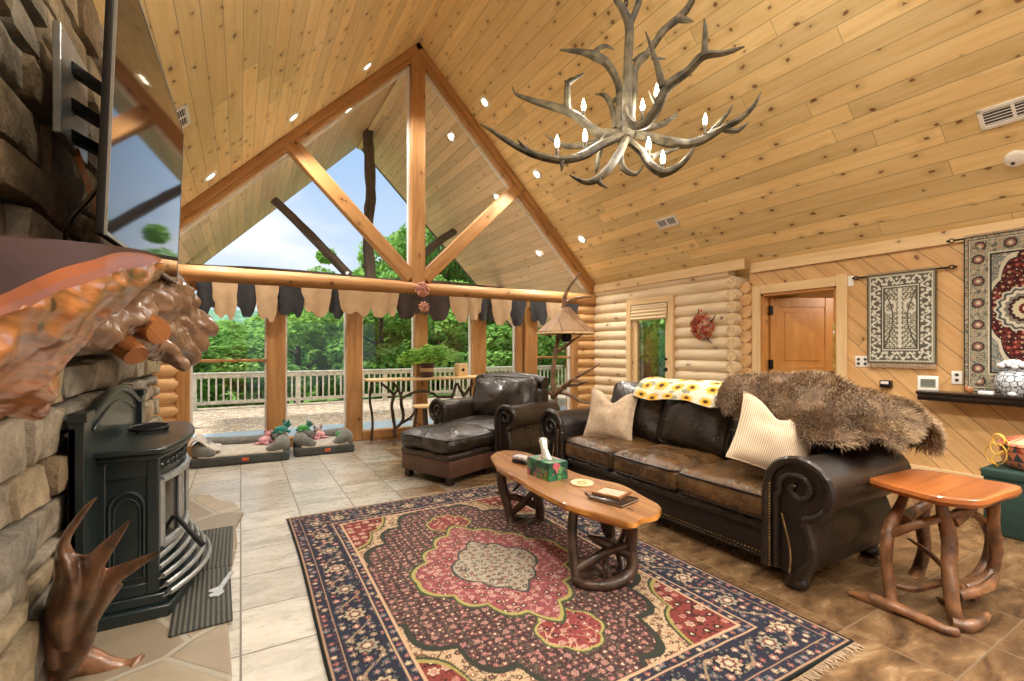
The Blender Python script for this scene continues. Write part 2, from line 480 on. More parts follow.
# ------------------------------------------------------------------ mesh builder
def spl(pts, n=6):
    """Catmull-Rom through points of any dimension."""
    P = [np.array(p, float) for p in pts]
    if len(P) < 3:
        return [P[0] + (P[-1] - P[0]) * i / n for i in range(n + 1)]
    Q = [2 * P[0] - P[1]] + P + [2 * P[-1] - P[-2]]
    out = []
    for i in range(1, len(Q) - 2):
        a, b, c, d = Q[i - 1:i + 3]
        for j in range(n):
            t = j / n
            out.append(0.5 * ((2 * b) + (c - a) * t + (2 * a - 5 * b + 4 * c - d) * t * t + (3 * b - a - 3 * c + d) * t ** 3))
    out.append(P[-1])
    return out


class MB:
    def __init__(s, grain='x'):
        s.v, s.f, s.m, s.uv = [], [], [], []
        s.grain = grain

    def add(s, vs, fs, mi=0, uvs=None):
        o = len(s.v)
        s.v += [tuple(float(c) for c in p) for p in vs]
        for i, f in enumerate(fs):
            s.f.append(tuple(j + o for j in f))
            s.m.append(mi)
            s.uv.append(uvs[i] if uvs else None)

    def box(s, x0, x1, y0, y1, z0, z1, mi=0):
        x0, x1 = min(x0, x1), max(x0, x1)
        y0, y1 = min(y0, y1), max(y0, y1)
        z0, z1 = min(z0, z1), max(z0, z1)
        vs = [(x0, y0, z0), (x1, y0, z0), (x1, y1, z0), (x0, y1, z0), (x0, y0, z1), (x1, y0, z1), (x1, y1, z1), (x0, y1, z1)]
        s.add(vs, [(0, 3, 2, 1), (4, 5, 6, 7), (0, 1, 5, 4), (1, 2, 6, 5), (2, 3, 7, 6), (3, 0, 4, 7)], mi)

    def rbox(s, x0, x1, y0, y1, z0, z1, r=0.02, seg=3, mi=0, puff=0.0, nz=0.0, seed=0.0, n=0, nsc=6.0):
        """box with rounded edges, optionally puffed up and creased like a cushion."""
        c = Vector(((x0 + x1) / 2, (y0 + y1) / 2, (z0 + z1) / 2))
        hx, hy, hz = (x1 - x0) / 2, (y1 - y0) / 2, (z1 - z0) / 2
        r = min(r, hx, hy, hz)

        def axis(h):
            e = [-h + r * (1 - math.cos(i * PI / 2 / seg)) for i in range(seg + 1)]
            # angle based samples so the corner is evenly rounded
            inner = [(-h + r) + (2 * h - 2 * r) * i / (n + 1) for i in range(1, n + 1)]
            return e + inner + [-q for q in reversed(e)]
        ax, ay, az = axis(hx), axis(hy), axis(hz)
        idx = {}
        vs, fs = [], []

        def vert(p):
            key = (round(p[0], 6), round(p[1], 6), round(p[2], 6))
            if key in idx:
                return idx[key]
            q = Vector(p)
            inn = Vector((max(-hx + r, min(hx - r, q.x)), max(-hy + r, min(hy - r, q.y)), max(-hz + r, min(hz - r, q.z))))
            d = q - inn
            if d.length > 1e-9:
                # cube-corner to sphere-corner
                d = d.normalized() * r
            w = inn + d
            if puff:
                a, b = w.x / hx, w.y / hy
                k = max(0, 1 - abs(a) ** 3) * max(0, 1 - abs(b) ** 3)
                w.z += (puff if w.z > 0 else -puff * 0.2) * k * (abs(w.z) / hz)
                side = (1 - min(1, abs(w.z) / hz) ** 2) * 0.35 * puff
                w.x += math.copysign(side, w.x) * abs(a) ** 4
                w.y += math.copysign(side, w.y) * abs(b) ** 4
            if nz:
                nv = noise.noise_vector(Vector((w.x * nsc + seed, w.y * nsc + seed * 2, w.z * nsc)))
                w += Vector(nv) * nz
            idx[key] = len(vs)
            vs.append(tuple(w + c))
            return idx[key]

        def face(A, B, fn, flip):
            for i in range(len(A) - 1):
                for j in range(len(B) - 1):
                    q = [vert(fn(A[i], B[j])), vert(fn(A[i + 1], B[j])), vert(fn(A[i + 1], B[j + 1])), vert(fn(A[i], B[j + 1]))]
                    if flip:
                        q.reverse()
                    if len(set(q)) == 4:
                        fs.append(tuple(q))
                    elif len(set(q)) == 3:
                        fs.append(tuple(dict.fromkeys(q)))
        face(ax, ay, lambda a, b: (a, b, hz), False)
        face(ax, ay, lambda a, b: (a, b, -hz), True)
        face(ax, az, lambda a, b: (a, -hy, b), False)
        face(ax, az, lambda a, b: (a, hy, b), True)
        face(ay, az, lambda a, b: (hx, a, b), False)
        face(ay, az, lambda a, b: (-hx, a, b), True)
        s.add(vs, fs, mi)

    def beam(s, a, b, w, h, up=(0, 0, 1), mi=0):
        a, b = Vector(a), Vector(b)
        d = (b - a).normalized()
        sd = d.cross(Vector(up)).normalized() * (w / 2)
        u = sd.cross(d).normalized() * (h / 2)
        L = (b - a).length
        vs = [a - sd - u, a + sd - u, a + sd + u, a - sd + u, b - sd - u, b + sd - u, b + sd + u, b - sd + u]
        fs = [(0, 1, 2, 3), (7, 6, 5, 4), (0, 4, 5, 1), (1, 5, 6, 2), (2, 6, 7, 3), (3, 7, 4, 0)]
        uvs = [[(0, 0), (w, 0), (w, h), (0, h)]] * 2 + [[(0, k), (L, k), (L, k + e), (0, k + e)] for k, e in ((0, w), (w, h), (w + h, w), (2 * w + h, h))]
        off = rnd.random() * 20
        uvs = [[(p + off, q + off * 0.37) for p, q in f] for f in uvs]
        s.add(vs, fs, mi, uvs)

    def tube(s, pts, rad, n=8, closed=False, mi=0, flat=1.0, capmi=None, wob=0.0, up=None):
        P = [Vector(p) for p in pts]
        N = len(P)
        if not hasattr(rad, '__len__'):
            rad = [rad] * N
        elif len(rad) != N:
            xs = np.linspace(0, 1, len(rad))
            rad = list(np.interp(np.linspace(0, 1, N), xs, rad))
        T = []
        for i in range(N):
            if closed:
                t = P[(i + 1) % N] - P[i - 1]
            else:
                t = P[min(i + 1, N - 1)] - P[max(i - 1, 0)]
            if t.length < 1e-9:
                t = Vector((0, 0, 1))
            T.append(t.normalized())
        ref = Vector(up) if up else (Vector((0, 0, 1)) if abs(T[0].z) < 0.9 else Vector((1, 0, 0)))
        u = (ref - T[0] * ref.dot(T[0])).normalized()
        vs, uvr = [], []
        L = 0.0
        off = rnd.random() * 30
        for i in range(N):
            if i:
                L += (P[i] - P[i - 1]).length
                u = (u - T[i] * u.dot(T[i]))
                u = u.normalized() if u.length > 1e-9 else T[i].orthogonal().normalized()
            w = T[i].cross(u)
            for j in range(n):
                a = 2 * PI * j / n
                r = rad[i]
                if wob:
                    r *= 1 + wob * noise.noise(Vector((L * 6 + off, math.cos(a) * 1.3, math.sin(a) * 1.3)))
                vs.append(P[i] + u * (math.cos(a) * r) + w * (math.sin(a) * r * flat))
            uvr.append(L)
        fs, uvs = [], []
        rr = max(rad)
        for i in range(N if closed else N - 1):
            i2 = (i + 1) % N
            ua, ub = uvr[i] + off, (uvr[i2] if i2 else L + 0.01) + off
            for j in range(n):
                j2 = (j + 1) % n
                fs.append((i * n + j, i * n + j2, i2 * n + j2, i2 * n + j))
                va, vb = off + 2 * PI * rr * j / n, off + 2 * PI * rr * (j + 1) / n
                uvs.append([(ua, va), (ua, vb), (ub, vb), (ub, va)])
        s.add(vs, fs, mi, uvs)
        if not closed:
            o = len(s.v) - len(vs)
            for base, flip in ((o, True), (o + (N - 1) * n, False)):
                ring = list(range(base, base + n))
                if flip:
                    ring.reverse()
                s.f.append(tuple(ring))
                s.m.append(mi if capmi is None else capmi)
                s.uv.append(None)

    def lathe(s, prof, c=(0, 0, 0), n=24, mi=0, sx=1.0, sy=1.0):
        vs, fs = [], []
        k = len(prof)
        for j in range(n):
            a = 2 * PI * j / n
            for r, z in prof:
                vs.append((c[0] + math.cos(a) * r * sx, c[1] + math.sin(a) * r * sy, c[2] + z))
        for j in range(n):
            j2 = (j + 1) % n
            for i in range(k - 1):
                fs.append((j * k + i, j2 * k + i, j2 * k + i + 1, j * k + i + 1))
        if prof[0][0] > 1e-6:
            fs.append(tuple(j * k for j in reversed(range(n))))
        if prof[-1][0] > 1e-6:
            fs.append(tuple(j * k + k - 1 for j in range(n)))
        s.add(vs, fs, mi)

    def prism(s, poly, f0, f1, mi=0, capmi=None):
        """poly: 2D points; f0/f1 map a 2D point to 3D for each end cap."""
        n = len(poly)
        vs = [f0(*p) for p in poly] + [f1(*p) for p in poly]
        fs = [(i, (i + 1) % n, n + (i + 1) % n, n + i) for i in range(n)]
        s.add(vs, fs, mi)
        o = len(s.v) - 2 * n
        cm = mi if capmi is None else capmi
        for ring in (tuple(reversed(range(o, o + n))), tuple(range(o + n, o + 2 * n))):
            s.f.append(ring)
            s.m.append(cm)
            s.uv.append(None)

    def grid(s, rows, mi=0, close_u=False, thick=0.0):
        """rows: list of rows of 3D points -> quads; thick>0 adds a second skin along normals."""
        nr, nc = len(rows), len(rows[0])
        A = [[Vector(p) for p in r] for r in rows]
        vs = [p for r in A for p in r]
        fs = []
        for i in range(nr - 1):
            for j in range(nc - 1 + (1 if close_u else 0)):
                j2 = (j + 1) % nc
                fs.append((i * nc + j, i * nc + j2, (i + 1) * nc + j2, (i + 1) * nc + j))
        if thick:
            N = []
            for i in range(nr):
                for j in range(nc):
                    du = A[i][min(j + 1, nc - 1)] - A[i][max(j - 1, 0)]
                    dv = A[min(i + 1, nr - 1)][j] - A[max(i - 1, 0)][j]
                    q = du.cross(dv)
                    N.append(q.normalized() if q.length > 1e-12 else Vector((0, 0, 1)))
            o = len(vs)
            vs = vs + [p - q * thick for p, q in zip(vs, N)]
            fs += [tuple(reversed([k + o for k in f])) for f in fs]
            for j in range(nc - 1):
                fs.append((j + 1, j, o + j, o + j + 1))
                b = (nr - 1) * nc
                fs.append((b + j, b + j + 1, o + b + j + 1, o + b + j))
            if not close_u:
                for i in range(nr - 1):
                    fs.append((i * nc, (i + 1) * nc, o + (i + 1) * nc, o + i * nc))
                    a = nc - 1
                    fs.append(((i + 1) * nc + a, i * nc + a, o + i * nc + a, o + (i + 1) * nc + a))
        s.add(vs, fs, mi)

    def blob(s, c, rx, ry, rz, n=14, mi=0, nz=0.0, nsc=8.0, rot=None, zcut=None):
        vs, fs = [], []
        for i in range(n + 1):
            th = PI * i / n
            for j in range(2 * n):
                ph = PI * j / n
                p = Vector((math.sin(th) * math.cos(ph), math.sin(th) * math.sin(ph), math.cos(th)))
                k = 1 + nz * noise.noise(Vector((p.x + c[0] * 3, p.y + c[1] * 3, p.z + c[2] * 3)) * nsc * 0.3)
                q = Vector((p.x * rx * k, p.y * ry * k, p.z * rz * k))
                if rot is not None:
                    q = rot @ q
                q += Vector(c)
                if zcut is not None and q.z < zcut:
                    q.z = zcut
                vs.append(q)
        m = 2 * n
        for i in range(n):
            for j in range(m):
                fs.append((i * m + j, (i + 1) * m + j, (i + 1) * m + (j + 1) % m, i * m + (j + 1) % m))
        s.add(vs, fs, mi)

    def build(s, name, mat, parent=None, smooth=True, angle=38, off=None, bevel=0.0, sub=0, fix=True):
        me = bpy.data.meshes.new(name)
        V = s.v
        if off is not None:
            V = [tuple(off @ Vector(p)) for p in V]
        elif parent is not None and root_inv(parent) is not None and getattr(s, 'world', False):
            Mi = root_inv(parent)
            V = [tuple(Mi @ Vector(p)) for p in V]
        me.from_pydata(V, [], s.f)
        mats = mat if isinstance(mat, (list, tuple)) else [mat]
        for m_ in mats:
            me.materials.append(m_)
        if len(mats) > 1:
            me.polygons.foreach_set('material_index', s.m)
        uvl = me.uv_layers.new(name='UVMap')
        buf = []
        g = 'xyz'.index(s.grain)
        o = [i for i in range(3) if i != g]
        for f, u in zip(s.f, s.uv):
            if u:
                for q in u:
                    buf += [q[0], q[1]]
            else:
                for i in f:
                    p = s.v[i]
                    buf += [p[g], p[o[0]] + p[o[1]]]
        uvl.data.foreach_set('uv', buf)
        if fix:
            import bmesh
            bm = bmesh.new()
            bm.from_mesh(me)
            bmesh.ops.recalc_face_normals(bm, faces=bm.faces)
            bm.to_mesh(me)
            bm.free()
        if smooth:
            me.polygons.foreach_set('use_smooth', [True] * len(me.polygons))
            me.set_sharp_from_angle(angle=R(angle))
        me.update()
        ob = bpy.data.objects.new(name, me)
        COL.objects.link(ob)
        if parent is not None:
            ob.parent = parent
        if bevel:
            b = ob.modifiers.new('bevel', 'BEVEL')
            b.width = bevel
            b.segments = 2
            b.limit_method = 'ANGLE'
            b.angle_limit = R(40)
        if sub:
            q = ob.modifiers.new('sub', 'SUBSURF')
            q.levels = q.render_levels = sub
        return ob


def W(grain='x'):
    """builder whose vertices are given in room coordinates"""
    b = MB(grain)
    b.world = True
    return b


def root_of(o):
    while o.parent is not None:
        o = o.parent
    return o


def root_inv(o):
    r = root_of(o)
    mt = Matrix.Translation(r.location) @ r.rotation_euler.to_matrix().to_4x4()
    return mt.inverted()


def tag(o, label, cat, group=None, kind=None):
    o['label'] = label
    o['category'] = cat
    if group:
        o['group'] = group
    if kind:
        o['kind'] = kind
    return o


def thing(name, label, cat, loc=(0, 0, 0), rz=0.0, group=None):
    o = bpy.data.objects.new(name, None)
    o.empty_display_size = 0.1
    o.location = loc
    o.rotation_euler = (0, 0, rz)
    COL.objects.link(o)
    return tag(o, label, cat, group)


def struct(o, label=None):
    o['kind'] = 'structure'
    if label:
        o['label'] = label
    return o


def kids(o):
    return [c for c in bpy.data.objects if c.parent == o]


def dup(root, loc, rz=None, label=None):
    r = root.copy()
    COL.objects.link(r)
    r.location = loc
    if rz is not None:
        r.rotation_euler = (0, 0, rz)
    if label:
        r['label'] = label
    for c in kids(root):
        d = c.copy()
        COL.objects.link(d)
        d.parent = r
        for g in kids(c):
            e = g.copy()
            COL.objects.link(e)
            e.parent = d
    return r


def modset(ob, typ, **kw):
    m_ = ob.modifiers.new(typ.lower(), typ)
    for k_, v_ in kw.items():
        setattr(m_, k_, v_)
    return m_


def single(b, name, mat, label, cat, loc, rz=0.0, group=None, **kw):
    """a thing that is one mesh: builder in local coordinates, placed at loc"""
    o = b.build(name, mat, **kw)
    o.location = loc
    o.rotation_euler = (0, 0, rz)
    return tag(o, label, cat, group)
M['mantel_red'] = wood('maroon_slab_face', (52, 22, 18), (36, 16, 13), (44, 22, 18), w=None, knots=0.1, kscale=3, rough=0.5, gs=10, coat=0.0, spec=0.2)
M['mantel_amber'] = wood('amber_chamfer', (138, 70, 34), (96, 46, 22), (84, 44, 22), w=None, knots=0.15, kscale=4, rough=0.4, gs=10, coat=0.1, spec=0.3)


# ================================================================== THE SETTING
def roof(name, y0, y1, side, mat, xe):
    n_ = Vector((side, 0, 1)).normalized()
    xm = (RX + xe) / 2
    zm = RZ - abs(xm - RX)
    w = abs(xe - RX) * math.sqrt(2)
    c = Vector((xm, 0, zm)) + n_ * 0.06
    b = MB('y')
    b.beam((c.x, y0, c.z), (c.x, y1, c.z), w, 0.12, up=n_)
    return struct(b.build(name, mat, smooth=False))


roof('ceiling', BY, GY + 0.02, -1, M['ceiling'], -1.7)
roof('ceiling_right', BY, GY + 0.02, 1, M['ceiling'], 6.35)
roof('ceiling_porch_left', GY + 0.02, 11.1, -1, M['porch_ceiling'], -1.75)
roof('ceiling_porch_right', GY + 0.02, 11.1, 1, M['porch_ceiling'], 6.5)
b = MB('y')
b.box(RX - 0.045, RX + 0.045, GY + 0.1, 11.1, RZ - 0.1, RZ - 0.03)
struct(b.build('trim_porch_ridge', M['trim']))
for nm, side in (('trim_porch_edge_left', -1), ('trim_porch_edge_right', 1)):
    b = MB()
    xe = -1.75 if side < 0 else 6.5
    b.beam((RX, 11.12, RZ + 0.05), (xe, 11.12, RZ + 0.05 - abs(xe - RX)), 0.05, 0.2, up=(0, 1, 0))
    struct(b.build(nm, M['grey_log']))

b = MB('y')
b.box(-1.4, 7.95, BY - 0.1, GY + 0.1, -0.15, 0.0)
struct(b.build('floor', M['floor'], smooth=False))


# --- diagonal panelled right wall with the door opening
def uvbox(b, x0, x1, y0, y1, z0, z1, fn, mi=0):
    vs = [(x0, y0, z0), (x1, y0, z0), (x1, y1, z0), (x0, y1, z0), (x0, y0, z1), (x1, y0, z1), (x1, y1, z1), (x0, y1, z1)]
    fs = [(0, 3, 2, 1), (4, 5, 6, 7), (0, 1, 5, 4), (1, 2, 6, 5), (2, 3, 7, 6), (3, 0, 4, 7)]
    b.add(vs, fs, mi, [[fn(Vector(vs[i])) for i in f] for f in fs])


def diag(p):
    return ((p.y + p.z) * 0.7071 + p.x, (p.z - p.y) * 0.7071)


DY0, DY1, DZ = 2.80, 3.71, 2.04      # hall door opening
b = MB()
uvbox(b, WX, WX + 0.12, BY, DY0, 0, 2.5, diag)
uvbox(b, WX, WX + 0.12, DY0, DY1, DZ, 2.5, diag)
uvbox(b, WX, WX + 0.12, DY1, 3.87, 0, 2.5, diag)
struct(b.build('wall_right', M['panel'], smooth=False))
b = MB('y')
b.box(WX - 0.022, WX, BY, DY0 - 0.11, 0, 0.15)
struct(b.build('baseboard_right', M['trim'], bevel=0.006))
b = MB('y')
b.beam((WX - 0.02, BY, 2.395), (WX - 0.02, 3.84, 2.395), 0.03, 0.13)
struct(b.build('trim_cornice', M['trim'], bevel=0.005))
b = MB('y')
b.beam((5.80, 3.86, 2.455), (5.80, GY - 0.1, 2.455), 0.04, 0.14)
struct(b.build('trim_log_cornice', M['trim'], bevel=0.005))
# casing of the hall door
b = MB('z')
b.box(WX - 0.03, WX, DY1, DY1 + 0.11, 0, DZ + 0.11)
b.box(WX - 0.03, WX, DY0 - 0.11, DY0, 0, DZ + 0.13)
b.grain = 'z'
cas = struct(b.build('door_1', M['trim'], bevel=0.006))
b = MB('y')
b.box(WX - 0.028, WX, DY0, DY1 + 0.0, DZ, DZ + 0.11)
b.build('head_casing', M['trim'], cas, bevel=0.006)
b = MB('z')
b.box(WX, WX + 0.14, DY1 - 0.03, DY1, 0, DZ)
b.box(WX, WX + 0.14, DY0, DY0 + 0.03, 0, DZ)
b.box(WX, WX + 0.14, DY0, DY1, DZ - 0.03, DZ)
b.build('jamb', M['door'], cas)
# the open leaf: hinged on the far jamb, swung into the hall
hx, hy = WX + 0.13, DY1 - 0.04
dx, dy = math.cos(R(27)), -math.sin(R(27))


def leaf_pt(a, o, z):
    return (hx + dx * a - dy * o, hy + dy * a + dx * o, z)


def leafbox(b, a0, a1, o0, o1, z0, z1):
    vs = [leaf_pt(a, o, z) for z in (z0, z1) for a, o in ((a0, o0), (a1, o0), (a1, o1), (a0, o1))]
    b.add(vs, [(0, 3, 2, 1), (4, 5, 6, 7), (0, 1, 5, 4), (1, 2, 6, 5), (2, 3, 7, 6), (3, 0, 4, 7)])


b = MB('z')
leafbox(b, 0, 0.86, -0.012, 0.012, 0.01, 2.0)
for a0, a1, z0, z1 in ((0, .12, .01, 2.0), (.74, .86, .01, 2.0), (.12, .74, 1.87, 2.0), (.12, .74, .01, .25), (.12, .74, .95, 1.1)):
    leafbox(b, a0, a1, -0.022, 0.022, z0, z1)
for z0, z1 in ((1.16, 1.81), (.31, .89)):
    leafbox(b, .19, .67, -0.02, 0.02, z0, z1)
lf = b.build('door_leaf', M['door'], cas, bevel=0.008)
for hz in (0.3, 1.12, 1.83):
    b = MB()
    leafbox(b, -0.025, 0.02, -0.045, -0.005, hz - 0.06, hz + 0.06)
    b.build('hinge', M['iron'], lf, bevel=0.004)
b = MB()
kp = Vector(leaf_pt(0.8, -0.06, 1.0))
b.blob(kp, 0.03, 0.03, 0.03, 8)
b.tube([leaf_pt(0.8, -0.02, 1.0), kp], 0.012, 8)
b.build('door_handle', M['iron'], lf)

# hall behind the door
HX = 7.85
b = MB()
uvbox(b, HX, HX + 0.1, 0.5, 3.2, 0, 2.4, diag)
uvbox(b, HX, HX + 0.1, 3.2, 4.4, 0, 1.0, diag)
uvbox(b, HX, HX + 0.1, 3.2, 4.4, 1.72, 2.4, diag)
uvbox(b, HX, HX + 0.1, 4.1, 4.4, 1.0, 1.72, diag)
uvbox(b, WX + 0.12, HX, 4.3, 4.4, 0, 2.4, diag)
uvbox(b, WX + 0.12, HX, 0.5, 0.6, 0, 2.4, diag)
struct(b.build('wall_hall', M['panel'], smooth=False))
b = MB('y')
b.box(WX + 0.12, HX, 0.5, 4.4, 2.32, 2.4)
struct(b.build('ceiling_hall', M['porch_ceiling'], smooth=False))
b = MB('z')
for y in (3.2, 4.07):
    b.box(HX - 0.02, HX, y - 0.06, y + 0.03, 0.94, 1.78)
b.box(HX - 0.02, HX, 3.2, 4.1, 1.72, 1.78)
b.box(HX - 0.02, HX, 3.2, 4.1, 0.94, 1.0)
wd = struct(b.build('window_9', M['trim']))
b = MB()
b.box(HX + 0.04, HX + 0.045, 3.2, 4.1, 1.0, 1.72)
b.build('window_pane', M['glass'], wd)


# --- log walls
def log_row(b, a, c, r, ends=(True, True), mi=0):
    a, c = Vector(a), Vector(c)
    n_ = max(2, int((c - a).length / 0.25))
    pts, rs = [], []
    for i in range(n_ + 1):
        p = a + (c - a) * i / n_
        q = noise.noise(p * 1.7) * 0.006
        pts.append(p + Vector((0, 0, q)))
        rs.append(r * (1 + 0.05 * noise.noise(p * 2.3 + Vector((5, 1, 2)))))
    if ends[0]:
        pts.insert(0, pts[0] - (c - a).normalized() * 0.02)
        rs.insert(0, rs[0] * 0.86)
    if ends[1]:
        pts.append(pts[-1] + (c - a).normalized() * 0.02)
        rs.append(rs[-1] * 0.86)
    b.tube(pts, rs, 14, mi=mi, capmi=1)


LP = 0.165
b = MB('y')
GD0, GD1, GDZ = 5.14, 5.95, 2.06          # glazed door opening in the log wall
for k_ in range(15):
    z = 0.08 + k_ * LP
    if z > 2.44:
        break
    if z < GDZ + 0.03:
        log_row(b, (5.9, 4.14, z), (5.9, GD0, z), 0.092)
        log_row(b, (5.9, GD1, z), (5.9, 7.0, z), 0.092)
    else:
        log_row(b, (5.9, 4.14, z), (5.9, 7.0, z), 0.092)
b.box(5.88, 5.95, 4.1, GD0, 0, 2.6)
b.box(5.88, 5.95, GD1, 7.1, 0, 2.6)
b.box(5.88, 5.95, GD0, GD1, GDZ, 2.6)
struct(b.build('wall_right_logs', [M['log_pale'], M['log_end']]))
b = MB('x')
for k_ in range(15):
    z = 0.0 + k_ * LP
    if z > 2.2:
        break
    log_row(b, (5.80, 4.05, z + 0.08), (6.3, 4.05, z + 0.08), 0.088)
struct(b.build('wall_corner_logs', [M['log_pale'], M['log_end']]))
b = MB('x')
for k_ in range(15):
    z = 0.0 + k_ * LP
    if z > 2.3:
        break
    log_row(b, (5.90, 3.91, z), (6.3, 3.91, z), 0.09)
struct(b.build('wall_return_logs', [M['log'], M['log']]))
# right end of the gable wall
b = MB('x')
for k_ in range(13):
    z = 0.08 + k_ * LP
    log_row(b, (5.4, GY, z), (6.0, GY, z), 0.092)
    log_row(b, (-1.3, GY, z), (-0.66, GY, z), 0.092)
b.box(5.44, 6.1, GY, GY + 0.06, 0, 2.3)
b.box(-1.4, -0.68, GY, GY + 0.06, 0, 2.3)
struct(b.build('wall_front', [M['log'], M['log_end']]))
b = MB('y')
for k_ in range(14):
    z = 0.08 + k_ * LP
    log_row(b, (LX - 0.08, 5.0, z), (LX - 0.08, 7.0, z), 0.092)
b.box(LX - 0.15, LX - 0.06, BY, 7.1, 0, 2.7)
struct(b.build('wall_left', [M['log'], M['log_end']]))

# glazed door in the log wall
b = MB('z')
XD = 5.80
b.box(XD - 0.03, XD + 0.1, GD0 - 0.1, GD0, 0, GDZ + 0.02)
b.box(XD - 0.03, XD + 0.1, GD1, GD1 + 0.1, 0, GDZ + 0.1)
d2 = struct(b.build('door_2', M['trim'], bevel=0.006))
b = MB('y')
b.box(XD - 0.03, XD + 0.1, GD0 - 0.1, GD1, GDZ, GDZ + 0.1)
b.build('head_casing', M['trim'], d2, bevel=0.006)
b = MB('z')
b.box(XD + 0.03, XD + 0.075, GD0, GD0 + 0.1, 0.02, GDZ)
b.box(XD + 0.03, XD + 0.075, GD1 - 0.1, GD1, 0.02, GDZ)
b.box(XD + 0.03, XD + 0.075, GD0 + 0.1, GD1 - 0.1, 0.02, 0.3)
b.box(XD + 0.03, XD + 0.075, GD0 + 0.1, GD1 - 0.1, GDZ - 0.12, GDZ)
lf2 = b.build('door_leaf', M['trim'], d2, bevel=0.006)
b = MB()
b.box(XD + 0.05, XD + 0.056, GD0 + 0.1, GD1 - 0.1, 0.3, GDZ - 0.12)
b.build('door_pane', M['glass'], lf2)
for hz, rr in ((1.0, 0.032), (1.16, 0.022)):
    b = MB()
    b.blob((XD - 0.015, GD0 + 0.05, hz), rr, rr, rr, 8)
    b.tube([(XD - 0.01, GD0 + 0.05, hz), (XD + 0.035, GD0 + 0.05, hz)], 0.013, 8)
    b.build('door_handle', M['iron'], lf2)
b = MB('y')
for k_ in range(4):
    z = GDZ - 0.04 - k_ * 0.055
    rows = [[(XD - 0.005 - 0.028 * math.sin(PI * q / 6) - 0.006 * k_, y, z - 0.06 * q / 6) for y in (GD0 + 0.02, GD1 - 0.02)] for q in range(7)]
    b.grid(rows, thick=0.006)
b.box(XD - 0.03, XD + 0.02, GD0 + 0.02, GD1 - 0.02, GDZ - 0.045, GDZ - 0.01)
bl = b.build('roman_blind', M['blind'])
tag(bl, 'cream folded roman blind at the top of the glazed door', 'blind')

# --- glazed gable wall
WIN = [(-0.54, 0.30), (0.52, 1.31), (1.52, 2.315), (2.507, 3.28), (3.52, 4.12), (4.53, 5.30)]
POSTS = [(-0.68, -0.54), (0.30, 0.52), (1.31, 1.52), (2.315, 2.507), (3.28, 3.52), (4.12, 4.53), (5.30, 5.43)]
for i, (x0, x1) in enumerate(POSTS):
    b = MB('z')
    if i == 5:
        b.box(4.12, 4.25, GY - 0.05, GY + 0.1, 0, 2.16)
        b.box(4.28, 4.53, GY - 0.09, GY + 0.12, 0, 2.16)
    else:
        b.box(x0, x1, GY - 0.09, GY + 0.12, 0, 2.16)
    struct(b.build('trim_%d' % (i + 1), M['timber'], bevel=0.012))
for i, (x0, x1) in enumerate(WIN):
    b = MB('x')
    b.box(x0, x1, GY - 0.08, GY + 0.08, 0, 0.13)
    b.box(x0, x1, GY - 0.03, GY + 0.06, 2.05, 2.16)
    if i in (0, 5):
        b.box(x0, x1, GY - 0.02, GY + 0.02, 1.15, 1.19)
    fr = struct(b.build('window_%d' % (i + 1), M['timber'], bevel=0.008))
    b = MB('z')
    b.box(x0, x0 + 0.025, GY - 0.01, GY + 0.04, 0.13, 2.05)
    b.box(x1 - 0.025, x1, GY - 0.01, GY + 0.04, 0.13, 2.05)
    b.build('glazing_strip', M['white'], fr)
    b = MB()
    b.box(x0, x1, GY + 0.012, GY + 0.018, 0.13, 2.05)
    b.build('window_pane', M['glass'], fr)
b = MB('x')
pts = [(x, GY - 0.02 + 0.01 * math.sin(x * 2), 2.245 + 0.008 * math.sin(x * 1.3 + 1)) for x in np.linspace(-1.2, 5.95, 16)]
b.tube(pts, 0.112, 20, wob=0.05)
struct(b.build('trim_tie_beam', M['timber']))


def rake_z(x):
    return RZ - abs(x - RX)


for nm, side in (('trim_rake_left', -1), ('trim_rake_right', 1)):
    b = MB()
    n_ = Vector((side, 0, 1)).normalized()
    xe = RX + side * 3.62
    for off, w, dpt in ((0.05, 0.17, 0.1), (0.125, 0.10, 0.06)):
        a = Vector((RX, GY - 0.04, RZ)) - n_ * off
        c = Vector((xe, GY - 0.04, rake_z(xe))) - n_ * off
        b.beam(a, c, w, dpt, up=n_)
    struct(b.build(nm, M['timber'], bevel=0.012))
b = MB('z')
b.box(RX - 0.11, RX + 0.11, GY - 0.1, GY + 0.1, 2.32, RZ - 0.05)
struct(b.build('trim_king_post', M['timber'], bevel=0.015))
for nm, side in (('trim_strut_left', -1), ('trim_strut_right', 1)):
    b = MB()
    b.beam((RX + side * 0.1, GY - 0.02, 2.4), (RX + side * 1.80, GY - 0.02, 4.12), 0.16, 0.2, up=(side * 0.7, 0, 0.7))
    struct(b.build(nm, M['timber'], bevel=0.015))
b = MB('x')
b.add([(RX - 3.7, GY + 0.05, 2.3), (RX + 3.7, GY + 0.05, 2.3), (RX, GY + 0.05, RZ)], [(0, 1, 2)])
w7 = struct(b.build('window_7', M['glass'], smooth=False))
b = MB()
for side in (-1, 1):
    n_ = Vector((side, 0, 1)).normalized()
    b.beam(Vector((RX + side * 0.1, GY + 0.03, rake_z(RX + side * 0.1))) - n_ * 0.185, Vector((RX + side * 3.4, GY + 0.03, rake_z(RX + side * 3.4))) - n_ * 0.185, 0.02, 0.03, up=n_)
b.box(RX - 0.135, RX - 0.11, GY, GY + 0.06, 2.5, RZ - 0.25)
b.box(RX + 0.11, RX + 0.135, GY, GY + 0.06, 2.5, RZ - 0.25)
b.build('glazing_strip', M['white'], w7)

